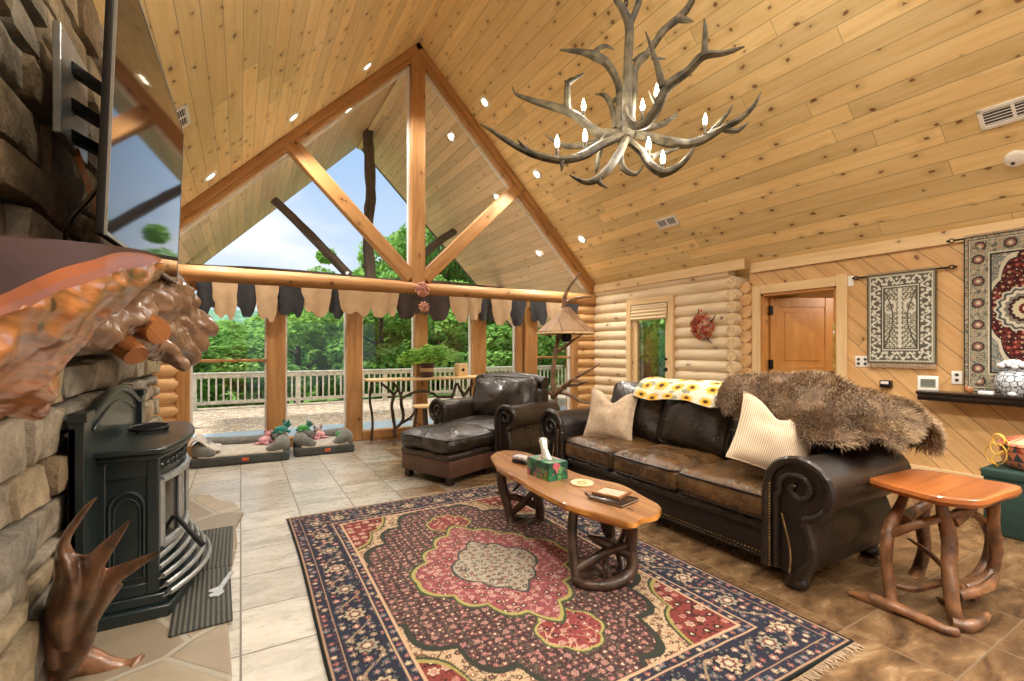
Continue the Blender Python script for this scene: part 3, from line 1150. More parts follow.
# --- stone chimney breast
def chimney():
    b = W('y')
    b.box(LX - 0.1, SX - 0.05, 0.35, 5.15, 0, 2.86, mi=4)
    r_ = random.Random(5)
    z = 0.0
    while z < 3.0:
        h = r_.choice([0.16, 0.2, 0.26, 0.32, 0.38])
        y = 0.3 + r_.uniform(-0.2, 0)
        while y < 5.17:
            L = r_.uniform(0.24, 0.6) * (0.7 + h * 1.2)
            y1 = min(y + L, 5.19)
            y0 = max(y, 0.3)
            hh = h
            if y1 - y0 > 0.06:
                zz0, zz1 = z, z + hh
                sp_ = r_.uniform(0.35, 0.65)
                split = h > 0.18 and r_.random() < 0.6
                for (s0, s1) in (((0, sp_), (sp_, 1)) if split else ((0, 1),)):
                    a0, a1 = zz0 + hh * s0, zz0 + hh * s1
                    d0 = r_.uniform(-0.012, 0.03)
                    g = 0.007
                    nu, nv = max(5, int((y1 - y0) / 0.045)), max(4, int((a1 - a0) / 0.035))
                    rows = []
                    tl = r_.uniform(-0.02, 0.02)
                    sk = [r_.uniform(-0.014, 0.014) for _ in range(4)]
                    eu, ev = 0.013 / (y1 - y0), 0.013 / (a1 - a0)
                    for v in [0] + list(np.linspace(ev, 1 - ev, nv)) + [1]:
                        row = []
                        for u in [0] + list(np.linspace(eu, 1 - eu, nu)) + [1]:
                            e = min(u, 1 - u) * (y1 - y0) / 0.02
                            e2 = min(v, 1 - v) * (a1 - a0) / 0.02
                            k = min(1, e, e2)
                            k = 1 - (1 - k) ** 2
                            yy = y0 + g + (y1 - y0 - 2 * g) * u
                            za = a0 + g + (a1 - a0 - 2 * g) * v + sk[0] * (1 - v) * u + sk[1] * v * (1 - u)
                            nn = noise.fractal(Vector((yy * 5, za * 7, d0 * 90)), 1.0, 2.0, 4)
                            xx = SX - 0.055 + k * (0.045 + d0 + tl * (v - 0.5) + 0.016 * nn)
                            za = min(za, xx + RZ - RX - 0.01)
                            row.append((xx, yy, max(za, 0.0)))
                        rows.append(row)
                    b.grid(rows, mi=r_.choice([0, 0, 1, 1, 2, 3]))
            y = y1
            if y >= 5.17:
                break
        z += h
    return b.build('wall_chimney', M['stone'] + [M['mortar']], angle=60)


struct(chimney())

# raised flagstone hearth: irregular outline
ho = [(-0.62, 0.9), (-0.04, 0.9), (-0.05, 1.6), (-0.03, 2.2), (-0.06, 2.75), (-0.05, 3.2), (-0.02, 3.66), (-0.03, 4.0), (0.02, 4.3), (-0.04, 4.62), (-0.16, 4.78), (-0.24, 4.98), (-0.4, 5.1), (-0.62, 5.15)]
b = MB()
b.prism(ho, lambda x, y: (x, y, 0.0), lambda x, y: (x, y, 0.022))
struct(b.build('floor_hearth', M['flag'], bevel=0.008, smooth=False))

# unseen back wall; its wide opening is added to let daylight in
b = MB('x')
b.box(-1.3, 0.2, BY - 0.1, BY, 0, 2.6)
b.box(4.5, 6.1, BY - 0.1, BY, 0, 2.6)
b.box(0.2, 4.5, BY - 0.1, BY, 2.3, 2.6)
b.box(-1.3, 6.1, BY - 0.1, BY, 2.6, 6.1)
struct(b.build('wall_back', M['log']))

# ------------------------------------------------------------------ outside
b = MB('x')
b.box(-4, 9, GY + 0.1, 8.9, -0.2, -0.03)
struct(b.build('ground_porch', M['concrete'], smooth=False))
b = MB('x')
b.box(-14, 18, 8.9, 13.3, -0.3, -0.08)
struct(b.build('ground_gravel', M['gravel'], smooth=False))
b = MB('x')
rows = []
for i in range(24):
    y = 13.0 + (i / 23) ** 1.6 * 160
    rows.append([(x, y, -0.12 - min(6, (y - 13) * 0.1) + 0.5 * noise.noise(Vector((x * 0.05, y * 0.05, 0)))) for x in np.linspace(-90, 130, 40)])
b.grid(rows)
struct(b.build('ground_meadow', M['lawn']))
b = MB('x')
b.box(6.4, 40, -20, 13.2, -0.6, -0.3)
struct(b.build('ground_side', M['lawn'], smooth=False))
rows = []
b = MB()
for i in range(14):
    v = i / 13
    rows.append([(x, 190 + v * 70, -8 + (30 + 16 * noise.noise(Vector((x * 0.008, 3.1, 0))) - abs(x + 20) * 0.03) * math.sin(v * PI / 2)) for x in np.linspace(-240, 260, 60)])
b.grid(rows)
struct(b.build('hills', M['hill']))

rl = thing('deck_railing', 'weathered pale wooden railing with balusters beyond the gravel patio', 'railing', (0, 12.9, -0.08))
b = W('x')
b.box(-3.2, 9.4, 12.83, 12.97, 0.73, 0.77)
b.build('top_rail', M['rail_wood'], rl, bevel=0.006)
b = W('x')
b.box(-3.2, 9.4, 12.88, 12.92, 0.64, 0.72)
b.build('rail_board', M['rail_wood'], rl)
b = W('x')
b.box(-3.2, 9.4, 12.88, 12.92, 0.03, 0.11)
b.build('bottom_rail', M['rail_wood'], rl)
x = -3.1
pm = bm_ = None
while x < 9.4:
    if pm is None:
        b = MB('z')
        b.box(-0.055, 0.055, -0.055, 0.055, 0, 0.84)
        pm = b.build('post', M['rail_wood'], rl, bevel=0.006)
        b = MB('z')
        b.box(-0.018, 0.018, -0.055, -0.022, 0.14, 0.74)
        bm_ = b.build('baluster', M['rail_wood'], rl)
        pm.location.x = x
        bm_.location.x = x + 0.145
        k0 = 2
    else:
        q = pm.copy()
        COL.objects.link(q)
        q.location.x = x
        k0 = 1
    for j in range(k0, 15):
        q = bm_.copy()
        COL.objects.link(q)
        q.location.x = x + j * 0.145
    x += 15 * 0.145

# porch log post and natural braces at the outer edge
b = MB('z')
b.tube([(RX + 0.02 * math.sin(z * 3), 10.1 + 0.02 * math.cos(z * 2), z) for z in np.linspace(2.8, RZ - 0.02, 16)], 0.105, 12, wob=0.35)
for z, a in ((3.0, 2.4), (3.6, 1.2), (4.4, 5.0)):
    b.tube([(RX, 10.1, z), (RX + 0.16 * math.cos(a), 10.1 + 0.16 * math.sin(a), z + 0.08)], [0.05, 0.03], 7)
struct(b.build('pillar_porch_ridge', M['grey_log']))
for nm, pts_, lab in (('left', [(255, 178), (285, 210), (318, 243), (350, 276)], 'dark natural log brace sloping down to the right under the porch roof'),
                      ('right', [(455, 226), (444, 238), (427, 251), (410, 270)], 'dark natural log brace behind the king post, rising to the right')):
    b = MB()
    P = [PY(u, v, 10.1) for u, v in pts_]
    P[0] = P[0] + (Vector((0, 0, -0.12)) if True else 0)
    b.tube(spl(P, 4), [0.075, 0.1], 10, wob=0.3)
    struct(b.build('trim_porch_brace', M['grey_log']))
b = MB('x')
b.tube([(x, 10.1, 2.74 + 0.02 * math.sin(x * 2)) for x in np.linspace(-1.5, 6.25, 20)], 0.12, 12, wob=0.15)
struct(b.build('trim_porch_tie', M['grey_log']))
for x in (-1.45, 6.15):
    b = MB('z')
    b.tube([(x, 10.1, z) for z in np.linspace(-0.03, 2.7, 10)], 0.11, 12, wob=0.2)
    struct(b.build('pillar_porch', M['grey_log']))
wc = thing('wind_chime', 'dark wind chime hanging under the porch, seen through the third pane from the left', 'wind chime', (2.60, 10.1, 1.55))
b = MB()
b.lathe([(0.0, 0.5), (0.05, 0.49), (0.05, 0.47), (0.0, 0.46)], n=12)
b.tube([(0, 0, 0.48), (0, 0, 1.12), ], 0.004, 5)
b.build('top_disc', M['iron'], wc)
for j in range(5):
    a = j * 2 * PI / 5
    b = MB()
    b.tube([(0.035 * math.cos(a), 0.035 * math.sin(a), 0.46), (0.035 * math.cos(a), 0.035 * math.sin(a), 0.06 + 0.04 * j)], 0.014, 7)
    b.build('chime_tube', M['iron'], wc)
b = MB()
b.tube([(0, 0, 0.46), (0, 0, 0.0)], 0.003, 5)
b.lathe([(0.0, -0.04), (0.035, -0.02), (0.035, 0.02), (0, 0.04)], n=10)
b.build('clapper', M['iron'], wc)


# ------------------------------------------------------------------ trees
def crown_mesh(name, seed, n, rx, rz, mat, leaf=0.125, lobes=30):
    r_ = np.random.RandomState(seed)
    th = r_.uniform(0, 2 * PI, lobes)
    hh = r_.uniform(-0.9, 1, lobes)
    rad = np.sqrt(np.clip(1 - hh * hh * 0.8, 0.05, 1)) * r_.uniform(0.45, 0.95, lobes)
    L = np.stack([rx * rad * np.cos(th), rx * rad * np.sin(th), rz * hh], 1)
    ls = r_.uniform(0.24, 0.42, lobes) * rx
    k = r_.randint(0, lobes, n)
    d = r_.normal(size=(n, 3))
    d /= np.linalg.norm(d, axis=1)[:, None]
    rr = r_.uniform(0.55, 1.0, n) ** 0.5
    C = L[k] + d * (ls[k] * rr)[:, None] * np.array([1, 1, 0.75])
    nrm = d + r_.normal(size=(n, 3)) * 0.6 + np.array([0, 0, 0.5])
    nrm /= np.linalg.norm(nrm, axis=1)[:, None]
    t = np.cross(nrm, r_.normal(size=(n, 3)))
    t /= np.linalg.norm(t, axis=1)[:, None]
    bt = np.cross(nrm, t)
    s = leaf * r_.uniform(0.6, 1.35, n)[:, None]
    P = np.stack([C + t * s, C + bt * s * 0.55, C - t * s, C - bt * s * 0.55], 1).reshape(-1, 3)
    me = bpy.data.meshes.new(name)
    me.vertices.add(4 * n)
    me.vertices.foreach_set('co', P.ravel())
    me.loops.add(4 * n)
    me.loops.foreach_set('vertex_index', np.arange(4 * n))
    me.polygons.add(n)
    me.polygons.foreach_set('loop_start', np.arange(0, 4 * n, 4))
    me.update(calc_edges=True)
    me.validate()
    me.materials.append(mat)
    return me


CR = [crown_mesh('leaf_crown', 3, 17000, 2.6, 3.4, M['leafA']), crown_mesh('leaf_crown', 8, 17000, 2.9, 2.6, M['leafB']),
      crown_mesh('leaf_crown', 15, 17000, 2.3, 4.2, M['leafA']), crown_mesh('leaf_crown', 21, 17000, 2.7, 3.0, M['leafB'])]
b = MB('z')
b.tube(spl([(0, 0, 0), (0.1, 0.05, 2), (0.0, 0.1, 4.5), (0.15, 0, 7.5)], 4), [0.2, 0.05], 9, wob=0.3)
for a, z in ((0.3, 3.6), (2.2, 4.2), (4.0, 4.8), (5.2, 5.4)):
    b.tube([(0.05, 0.05, z), (0.9 * math.cos(a), 0.9 * math.sin(a), z + 1.0)], [0.08, 0.03], 7)
trunk0 = None


def tree(x, y, base, h, ci, label, sc=1.0, group='trees beyond the railing'):
    global trunk0, b
    t = thing('tree', label, 'tree', (x, y, base), (x * 7.3) % 6.28, group)
    if trunk0 is None:
        trunk0 = b.build('trunk', M['bark'], t)
        tr = trunk0
    else:
        tr = trunk0.copy()
        COL.objects.link(tr)
        tr.parent = t
    tr.scale = (1, 1, h / 8.0)
    c = bpy.data.objects.new('crown', CR[ci])
    COL.objects.link(c)
    c.parent = t
    c.location = (0, 0, h * 0.52)
    c.scale = (sc, sc, h / 7.2)
    return t


tr_ = random.Random(4)
front = [(-3.4, 17, 4.6), (-0.6, 16.6, 3.6), (1.6, 17.4, 4.2), (4.2, 16.5, 4.6), (6.6, 17.5, 5.4), (9.2, 16.8, 5.2), (11.9, 17.4, 5.6), (14.8, 16.5, 5.6), (17.6, 17.6, 6.0)]
for i, (x, y, h) in enumerate(front):
    tree(x, y, -1.4, h, i % 4, 'leafy green tree just beyond the pale railing, lower than the trees behind it', 0.8, 'trees close behind the railing')
back = [(-4.5, 26, 4.6), (0.8, 30, 6.2), (3.4, 25, 6.4), (7.2, 27, 9.6), (9.0, 23, 10.8), (12.4, 25, 11.0), (16.4, 24, 10.6), (20.8, 25, 10.8), (25.5, 24, 10.5), (5.6, 33, 9.0)]
for i, (x, y, h) in enumerate(back):
    tree(x, y, -2.2, h, (i + 1) % 4, 'tall bright green tree rising behind the trees by the railing', 1.15, 'tall trees further back')
for i, (x, y, h) in enumerate([(10.6, 10.2, 7.5), (13.5, 13.6, 8), (12.6, 6.8, 8), (12.4, 3.4, 7.5)]):
    tree(x, y, -0.4, h, i % 4, 'green tree outside, seen through the glazed door or hall window', 1.0, 'trees at the side of the house')

# ------------------------------------------------------------------ ceiling fittings
b = MB()
b.lathe([(0.055, 0.0), (0.055, -0.012), (0.085, -0.012), (0.095, -0.004), (0.095, 0.0)], n=24)
bl_ = MB()
bl_.lathe([(0.0, -0.006), (0.056, -0.006)], n=24)
DL = []
spots = [(367, 66, -1, 'inside the glass on the left roof slope, nearest the ridge'), (293, 117, -1, 'inside the glass halfway down the left roof slope'),
         (210, 176, -1, 'inside the glass low on the left roof slope, near the television'), (348, 110, -1, 'beyond the glass in the left porch ceiling, highest of its row'),
         (283, 158, -1, 'beyond the glass in the left porch ceiling, middle of its row'), (214, 208, -1, 'beyond the glass in the left porch ceiling, lowest of its row'),
         (485, 102, 1, 'inside the glass on the right roof slope, nearest the ridge'), (537, 174, 1, 'inside the glass halfway down the right roof slope'),
         (582, 239, 1, 'low on the right roof slope above the antler floor lamp'), (451, 137, 1, 'beyond the glass in the right porch ceiling, highest of its row'),
         (497, 197, 1, 'beyond the glass in the right porch ceiling, middle of its row'), (539, 253, 1, 'beyond the glass in the right porch ceiling, lowest of its row')]
ring0 = lens0 = None
for u, v, sd, where in spots:
    p = PROOF(u, v, sd)
    t = thing('recessed_light', 'round lit recessed light ' + where, 'ceiling light', p, 0, 'recessed ceiling lights')
    t.rotation_euler = (0, R(45) * sd, 0)
    if ring0 is None:
        ring0 = b.build('trim_ring', M['white'], t)
        lens0 = bl_.build('light_lens', M['lens'], t)
    else:
        for q in (ring0, lens0):
            c = q.copy()
            COL.objects.link(c)
            c.parent = t
    DL.append((p, sd))


def vent(p, sd, lab, w=0.36, d=0.16, rz=0):
    t = thing('ceiling_vent', lab, 'vent', p, 0, 'ceiling vents')
    t.rotation_euler = (0, R(45) * sd, 0)
    b = MB()
    b.box(-d / 2, d / 2, -w / 2, -w / 2 + 0.03, -0.012, 0)
    b.box(-d / 2, d / 2, w / 2 - 0.03, w / 2, -0.012, 0)
    b.box(-d / 2, -d / 2 + 0.03, -w / 2, w / 2, -0.012, 0)
    b.box(d / 2 - 0.03, d / 2, -w / 2, w / 2, -0.012, 0)
    b.box(-d / 2, d / 2, -0.01, 0.01, -0.011, 0)
    b.build('vent_frame', M['white'], t, bevel=0.003)
    b = MB()
    b.box(-d / 2 + 0.02, d / 2 - 0.02, -w / 2 + 0.02, w / 2 - 0.02, -0.003, -0.001)
    b.build('vent_backing', M['vent_dark'], t)
    b = MB()
    for j in range(5):
        xx = -d / 2 + 0.04 + j * (d - 0.08) / 4
        b.beam((xx, -w / 2 + 0.03, -0.007), (xx, w / 2 - 0.03, -0.007), 0.005, 0.003, up=(0.6, 0, 0.8))
    b.build('louver', M['white'], t)


vent(PROOF(667, 222, 1), 1, 'white louvred vent in the right ceiling slope, below and right of the chandelier')
vent(PROOF(1014, 110, 1), 1, 'white louvred vent high at the right edge, above the smoke detector', w=0.4, d=0.18)
vent(PROOF(180, 118, -1), -1, 'white louvred vent in the left ceiling slope beside the television')
t = thing('smoke_detector', 'round white smoke detector on the ceiling above the large wall rug', 'smoke detector', PROOF(1016, 158, 1))
t.rotation_euler = (0, R(45), 0)
b = MB()
b.lathe([(0.07, 0.0), (0.07, -0.012), (0.062, -0.03), (0.04, -0.038), (0.0, -0.04)], n=24)
b.build('detector_body', M['white'], t)
b = MB()
b.lathe([(0.0, -0.046), (0.012, -0.045), (0.014, -0.039)], c=(0.02, 0.015, 0), n=12)
b.build('test_button', M['vent_dark'], t)


# ================================================================== FIREPLACE SIDE
def ptube(b, pts, n=8, seg=5, wob=0.18, flat=1.0, mi=0):
    """branch through (pixel u, pixel v, distance, radius in pixels) samples -> real points and radii"""
    q = spl([tuple(PT(u, v, t)) + (r * t / FPX,) for u, v, t, r in pts], seg)
    b.tube([p[:3] for p in q], [max(0.0015, p[3]) for p in q], n, wob=wob, flat=flat, mi=mi)


# --- stove
st = thing('wood_stove', 'dark green enamelled cast iron stove standing on the hearth against the stone chimney', 'stove', (-0.4, 3.3, 0.022))


def bow(y0, y1, xe, xm, z, n=14):
    yc, hw = (y0 + y1) / 2, (y1 - y0) / 2
    return [(xe + (xm - xe) * (1 - ((y - yc) / hw) ** 2), y, z) for y in np.linspace(y0, y1, n)]


def bowslab(b, y0, y1, xb, xe, xm, z0, z1, mi=0):
    P = [(p[0], p[1]) for p in bow(y0, y1, xe, xm, 0)] + [(xb, y1), (xb, y0)]
    b.prism(P, lambda x, y: (x, y, z0), lambda x, y: (x, y, z1), mi)


S0, S1 = 2.86, 3.76
b = W()
bowslab(b, S0 - 0.05, S1 + 0.05, -0.6, -0.30, -0.22, 0.022, 0.08)
bowslab(b, S0 - 0.02, S1 + 0.02, -0.6, -0.32, -0.25, 0.08, 0.13)
b.build('plinth', M['stove'], st, bevel=0.008)
b = W()
b.box(-0.59, -0.37, S0, S1, 0.13, 0.79)
b.box(-0.395, -0.345, S0 - 0.012, S0 + 0.05, 0.13, 0.79)
b.box(-0.395, -0.345, S1 - 0.05, S1 + 0.012, 0.13, 0.79)
b.box(-0.59, -0.545, S0 - 0.012, S0 + 0.05, 0.13, 0.79)
b.box(-0.59, -0.35, S0 - 0.010, S0 + 0.02, 0.70, 0.79)
b.box(-0.59, -0.35, S0 - 0.010, S0 + 0.02, 0.13, 0.19)
b.build('firebox', M['stove'], st, bevel=0.006)
b = W()
arch = [(-0.535, 0.22), (-0.535, 0.56)] + [(-0.47 - 0.065 * math.cos(a), 0.56 + 0.075 * math.sin(a)) for a in np.linspace(0.2, PI - 0.2, 9)] + [(-0.405, 0.56), (-0.405, 0.22)]
b.tube([(x, S0 - 0.004, z) for x, z in arch], 0.009, 8, closed=True)
b.tube([(-0.47 + (x + 0.47) * 0.76, S0 - 0.001, 0.4 + (z - 0.4) * 0.86) for x, z in arch], 0.006, 8, closed=True)
b.build('side_panel_moulding', M['stove'], st)
b = W()
bowslab(b, S0 - 0.06, S1 + 0.06, -0.6, -0.325, -0.235, 0.815, 0.845)
bowslab(b, S0 - 0.035, S1 + 0.035, -0.6, -0.345, -0.26, 0.785, 0.815)
b.build('top_plate', M['stove'], st, bevel=0.009)
b = W()
P1, P0 = bow(S0 + 0.02, S1 - 0.02, -0.365, -0.285, 0.785, 18), bow(S0 + 0.02, S1 - 0.02, -0.37, -0.29, 0.68, 18)
b.grid([P0, P1], thick=0.01)
for i in range(1, 17):
    c = (Vector(P0[i]) + Vector(P1[i])) / 2
    t_ = (Vector(P1[min(17, i + 1)]) - Vector(P1[i - 1])).normalized()
    ring = []
    for a in np.linspace(0, 3.4 * PI, 22):
        rr = 0.024 - 0.0062 * a / PI
        ring.append(c + t_ * (rr * math.cos(a)) + Vector((0.012, 0, rr * math.sin(a))))
    b.tube(ring, 0.0042, 5)
b.build('scroll_grille', M['stove'], st)
b = W()
for z, x_ in ((0.66, 0.0), (0.33, 0.0)):
    P = bow(S0 + 0.08, S1 - 0.08, -0.35, -0.275, z, 16)
    b.tube(P, 0.02, 8)
for y in (S0 + 0.08, S1 - 0.08):
    b.tube([(-0.35, y, 0.33), (-0.35, y, 0.66)], 0.02, 8)
for f in (0.33, 0.67):
    i = int(15 * f)
    p = bow(S0 + 0.08, S1 - 0.08, -0.35, -0.275, 0, 16)[i]
    b.tube([(p[0], p[1], 0.33), (p[0], p[1], 0.66)], 0.012, 8)
dr = b.build('stove_door', M['steel'], st)
b = W()
b.grid([bow(S0 + 0.08, S1 - 0.08, -0.355, -0.285, 0.33, 16), bow(S0 + 0.08, S1 - 0.08, -0.355, -0.285, 0.66, 16)], thick=0.005)
b.build('door_glass', M['stove_glass'], dr)
b = W()
b.tube([(-0.30, 3.1, 0.42), (-0.25, 3.08, 0.35), (-0.19, 3.06, 0.27), (-0.175, 3.06, 0.25)], [0.012, 0.012, 0.016, 0.014], 8)
b.build('door_handle', M['iron'], dr)
b = W()
for i in range(5):
    f = i / 4
    P = bow(S0 - 0.0 - 0.02 * f, S1 + 0.02 * f, -0.36 + 0.06 * f, -0.28 + 0.12 * f, 0.29 - 0.165 * f, 18)
    b.tube(P, 0.014, 7, flat=0.8)
    Q = [(x - 0.03, y, z - 0.012) for x, y, z in P]
    b.grid([P, Q], thick=0.006)
b.build('ash_lip', M['steel'], st)
b = W()
yb0, yb1 = 2.52, 3.92
b.box(-0.60, -0.575, yb0, yb1, 0.022, 1.0)
for y in (yb0, yb1 - 0.11):
    b.box(-0.60, -0.55, y, y + 0.11, 0.022, 1.05)
    b.box(-0.60, -0.54, y - 0.01, y + 0.12, 1.02, 1.06)
n_ = 20
P = [(yb0 + 0.11 + (yb1 - yb0 - 0.22) * i / n_, 0.99 + 0.12 * math.sin(PI * i / n_)) for i in range(n_ + 1)]
b.prism(P, lambda y, z: (-0.60, y, z), lambda y, z: (-0.572, y, z))
b.tube([(-0.568, y, z) for y, z in P], 0.018, 8)
b.tube([(-0.57, y, z - 0.07) for y, z in P[2:-2]], 0.008, 8)
b.build('arched_surround', M['stove'], st, bevel=0.005)
tv_ = thing('trivet', 'small black cast iron trivet lying on top of the stove', 'trivet', (-0.46, 3.42, 0.845))
b = MB()
b.tube([(0.09 * math.cos(a), 0.13 * math.sin(a), 0.02) for a in np.linspace(0, 2 * PI, 24, endpoint=False)], 0.009, 6, closed=True)
for j in range(-3, 4):
    yy = j * 0.034
    xx = 0.09 * math.sqrt(max(0, 1 - (yy / 0.13) ** 2))
    b.tube([(-xx, yy, 0.022), (xx, yy, 0.022)], 0.005, 6)
b.build('grate', M['iron'], tv_)
for j in range(3):
    a = 2 * PI * j / 3
    b = MB()
    b.tube([(0.08 * math.cos(a), 0.11 * math.sin(a), 0.02), (0.085 * math.cos(a), 0.115 * math.sin(a), 0.0)], [0.009, 0.006], 6)
    b.build('foot', M['iron'], tv_)

# --- mats and the stove tool
b = MB()
b.rbox(-0.125, 0.125, -0.33, 0.33, 0, 0.012, r=0.006, seg=2)
single(b, 'ribbed_mat', M['mat'], 'dark ribbed rubber mat on the hearth, lying nearer the moose antler', 'mat', (-0.168, 2.93, 0.022), R(2), 'ribbed hearth mats')
b = MB()
b.rbox(-0.095, 0.095, -0.36, 0.36, 0, 0.012, r=0.006, seg=2)
single(b, 'ribbed_mat', M['mat'], 'dark ribbed rubber mat on the hearth, the one lying farther back', 'mat', (-0.14, 3.63, 0.022), 0, 'ribbed hearth mats')
b = MB()
P = [(-0.012, -0.16), (0.012, -0.16), (0.014, 0.02), (0.05, 0.05), (0.045, 0.075), (0.02, 0.08), (0.035, 0.11), (0.02, 0.13), (-0.02, 0.13), (-0.035, 0.09), (-0.016, 0.05)]
b.prism(P, lambda x, y: (x, y, 0), lambda x, y: (x, y, 0.008))
single(b, 'stove_tool', M['steel'], 'pale flat metal stove tool lying on the ribbed mat', 'stove tool', (-0.085, 3.0, 0.034), R(165), bevel=0.002)

# --- moose antler standing on the hearth
b = W()
T0 = 1.66
for pts in ([(66, 628, 1.80, 25), (64, 602, 1.72, 28), (74, 575, 1.68, 23), (64, 545, 1.66, 12), (79, 518, 1.66, 8), (90, 504, 1.65, 5), (99, 496, 1.64, 1.5)],
            [(64, 620, 1.78, 26), (82, 585, 1.7, 24), (98, 560, 1.66, 13), (112, 542, 1.64, 8), (124, 527, 1.62, 5), (132, 519, 1.6, 1.5)],
            [(70, 630, 1.80, 22), (90, 600, 1.74, 22), (112, 578, 1.68, 11), (133, 566, 1.64, 7), (150, 557, 1.61, 4.5), (165, 549, 1.59, 1.5)],
            [(56, 648, 1.84, 26), (54, 610, 1.76, 18), (58, 580, 1.7, 9), (58, 560, 1.67, 6), (64, 540, 1.66, 8)],
            [(60, 660, 1.86, 24), (76, 632, 1.8, 26), (90, 600, 1.74, 18)],
            [(52, 690, 1.9, 22), (56, 660, 1.86, 26), (62, 635, 1.8, 26)],
            [(52, 672, 1.88, 24), (78, 662, 1.9, 17), (104, 668, 1.92, 12), (122, 671, 1.94, 11), (131, 672, 1.95, 14)]):
    ptube(b, pts, n=12, seg=6, wob=0.12, flat=0.42 if pts[-1][3] < 3 or len(pts) < 6 and pts[-1][0] < 100 else 0.9)
b.tube([PT(131, 672, 1.95), PT(137, 673, 1.955)], [0.062, 0.055], 12, wob=0.5)
pal = [(56, 545), (63, 556), (75, 553), (88, 556), (95, 566), (105, 572), (112, 578), (124, 584), (111, 602), (98, 622), (91, 640), (86, 655), (60, 668), (44, 668), (36, 645), (42, 615), (52, 588)]
b.prism(pal, lambda u, v: PT(u, v, 1.655 + (v - 550) * 0.0017), lambda u, v: PT(u, v, 1.685 + (v - 550) * 0.0021))
an = b.build('moose_antler', M['antler_brown'])
modset(an, 'REMESH', mode='VOXEL', voxel_size=0.006, use_smooth_shade=True)
modset(an, 'SMOOTH', iterations=10, factor=0.5)
tag(an, 'large brown palmate moose antler standing on the hearth beside the stove', 'antler')

# --- live edge mantel
mt = thing('mantel', 'live edge burl wood mantel with gnarled root end above the stove', 'mantel', (-0.5, 2.4, 1.5))
ST = [  # top edge, border of maroon and amber, live edge, lower bulge, bottom
    ((-190, 210), (-190, 330), (-190, 372), (-190, 420), (-190, 470)),
    ((-60, 229), (-60, 312), (-60, 345), (-60, 390), (-50, 430)),
    ((0, 236), (0, 295), (0, 316), (2, 360), (6, 416)),
    ((31, 239), (31, 281), (31, 306), (34, 350), (43, 414)),
    ((62, 240), (62, 268), (60, 291), (60, 325), (52, 375)),
    ((92, 243), (92, 260), (90, 282), (86, 306), (74, 345)),
    ((124, 247), (123, 252), (120, 271), (112, 296), (92, 330)),
    ((150, 252), (150, 255), (147, 266), (140, 280), (120, 300)),
    ((161, 258), (161, 259), (160, 262), (156, 268), (150, 276))]
XS = (-0.25, -0.235, -0.22, -0.30, -0.42)


def prof(k):
    r_ = spl([[tuple(PX(u, v, XS[k])) for u, v in [s[k] for s in ST]][i] for i in range(len(ST))], 11)
    return [Vector(p) for p in r_]


PF = [prof(k) for k in range(5)]
N_ = len(PF[0])
back_top = [Vector((SX - 0.02, p.y, p.z)) for p in PF[0]]
back_bot = [Vector((SX - 0.02, p.y, min(p.z + 0.05, q.z))) for p, q in zip(PF[4], PF[0])]
b = W('y')
b.grid([back_top, PF[0]])
b.grid([PF[0], PF[1]])
b.grid([PF[1], [(p * 0.5 + q * 0.5) + Vector((0.004, 0, 0)) for p, q in zip(PF[1], PF[2])], PF[2]], mi=1)
for k in range(len(b.uv)):
    pass
b.build('slab_face', [M['mantel_red'], M['mantel_amber']], mt, angle=25)
b = W('y')


def rough(p, s=0.018, f=7.0):
    return p + Vector(noise.noise_vector(p * f)) * s + Vector((1, 0, -0.4)) * (noise.noise(Vector((p.x * 12 + p.z * 9, p.y * 9 - p.z * 14, p.z * 16))) * s * 0.9) + Vector(noise.noise_vector(p * 26)) * s * 0.32


rows = []
seqs = [PF[2], [(p * 0.6 + q * 0.4) + Vector((0.03, 0, 0)) for p, q in zip(PF[2], PF[3])], [p + Vector((0.03, 0, 0)) for p in PF[3]],
        [(p * 0.5 + q * 0.5) + Vector((0.02, 0, -0.01)) for p, q in zip(PF[3], PF[4])], PF[4], back_bot]
full = []
for a, c in zip(seqs[:-1], seqs[1:]):
    for f in (0, 0.14, 0.28, 0.43, 0.57, 0.71, 0.86):
        full.append([p.lerp(q, f) for p, q in zip(a, c)])
full.append(seqs[-1])
rows = [[p if i == 0 else rough(p) for p in r] for i, r in enumerate(full)]
b.grid(rows)
b.build('burl_underside', M['burl'], mt, angle=70)
# gnarled roots beyond the slab
b = W()
for pts in ([(110, 300, 2.3, 26), (140, 295, 2.6, 28), (165, 300, 2.9, 22), (186, 318, 3.1, 15), (205, 327, 3.2, 11), (217, 331, 3.25, 5)],
            [(120, 285, 2.4, 22), (150, 282, 2.7, 22), (175, 290, 2.95, 15), (190, 300, 3.05, 9), (194, 298, 3.05, 4)],
            [(100, 320, 2.2, 20), (130, 325, 2.5, 22), (155, 335, 2.75, 19), (178, 345, 2.95, 15), (190, 358, 3.05, 9), (193, 366, 3.05, 4)],
            [(90, 318, 2.1, 22), (120, 330, 2.3, 18), (150, 345, 2.6, 14), (168, 352, 2.7, 10), (182, 364, 2.75, 7), (186, 371, 2.75, 3)],
            [(110, 275, 2.5, 16), (135, 270, 2.7, 15), (150, 275, 2.85, 12), (175, 284, 3.0, 8), (188, 296, 3.05, 4)],
            [(150, 312, 2.8, 22), (180, 330, 3.05, 16), (200, 345, 3.15, 8), (203, 352, 3.15, 4)],
            [(60, 330, 1.8, 16), (90, 325, 2.0, 24), (120, 312, 2.3, 30)]):
    ptube(b, pts, n=12, seg=6, wob=0.45)
ro = b.build('root_cluster', M['burl_root'], mt)
modset(ro, 'REMESH', mode='VOXEL', voxel_size=0.012, use_smooth_shade=True)
modset(ro, 'SMOOTH', iterations=3, factor=0.5)
tx = bpy.data.textures.new('gnarl', 'CLOUDS')
tx.noise_scale = 0.09
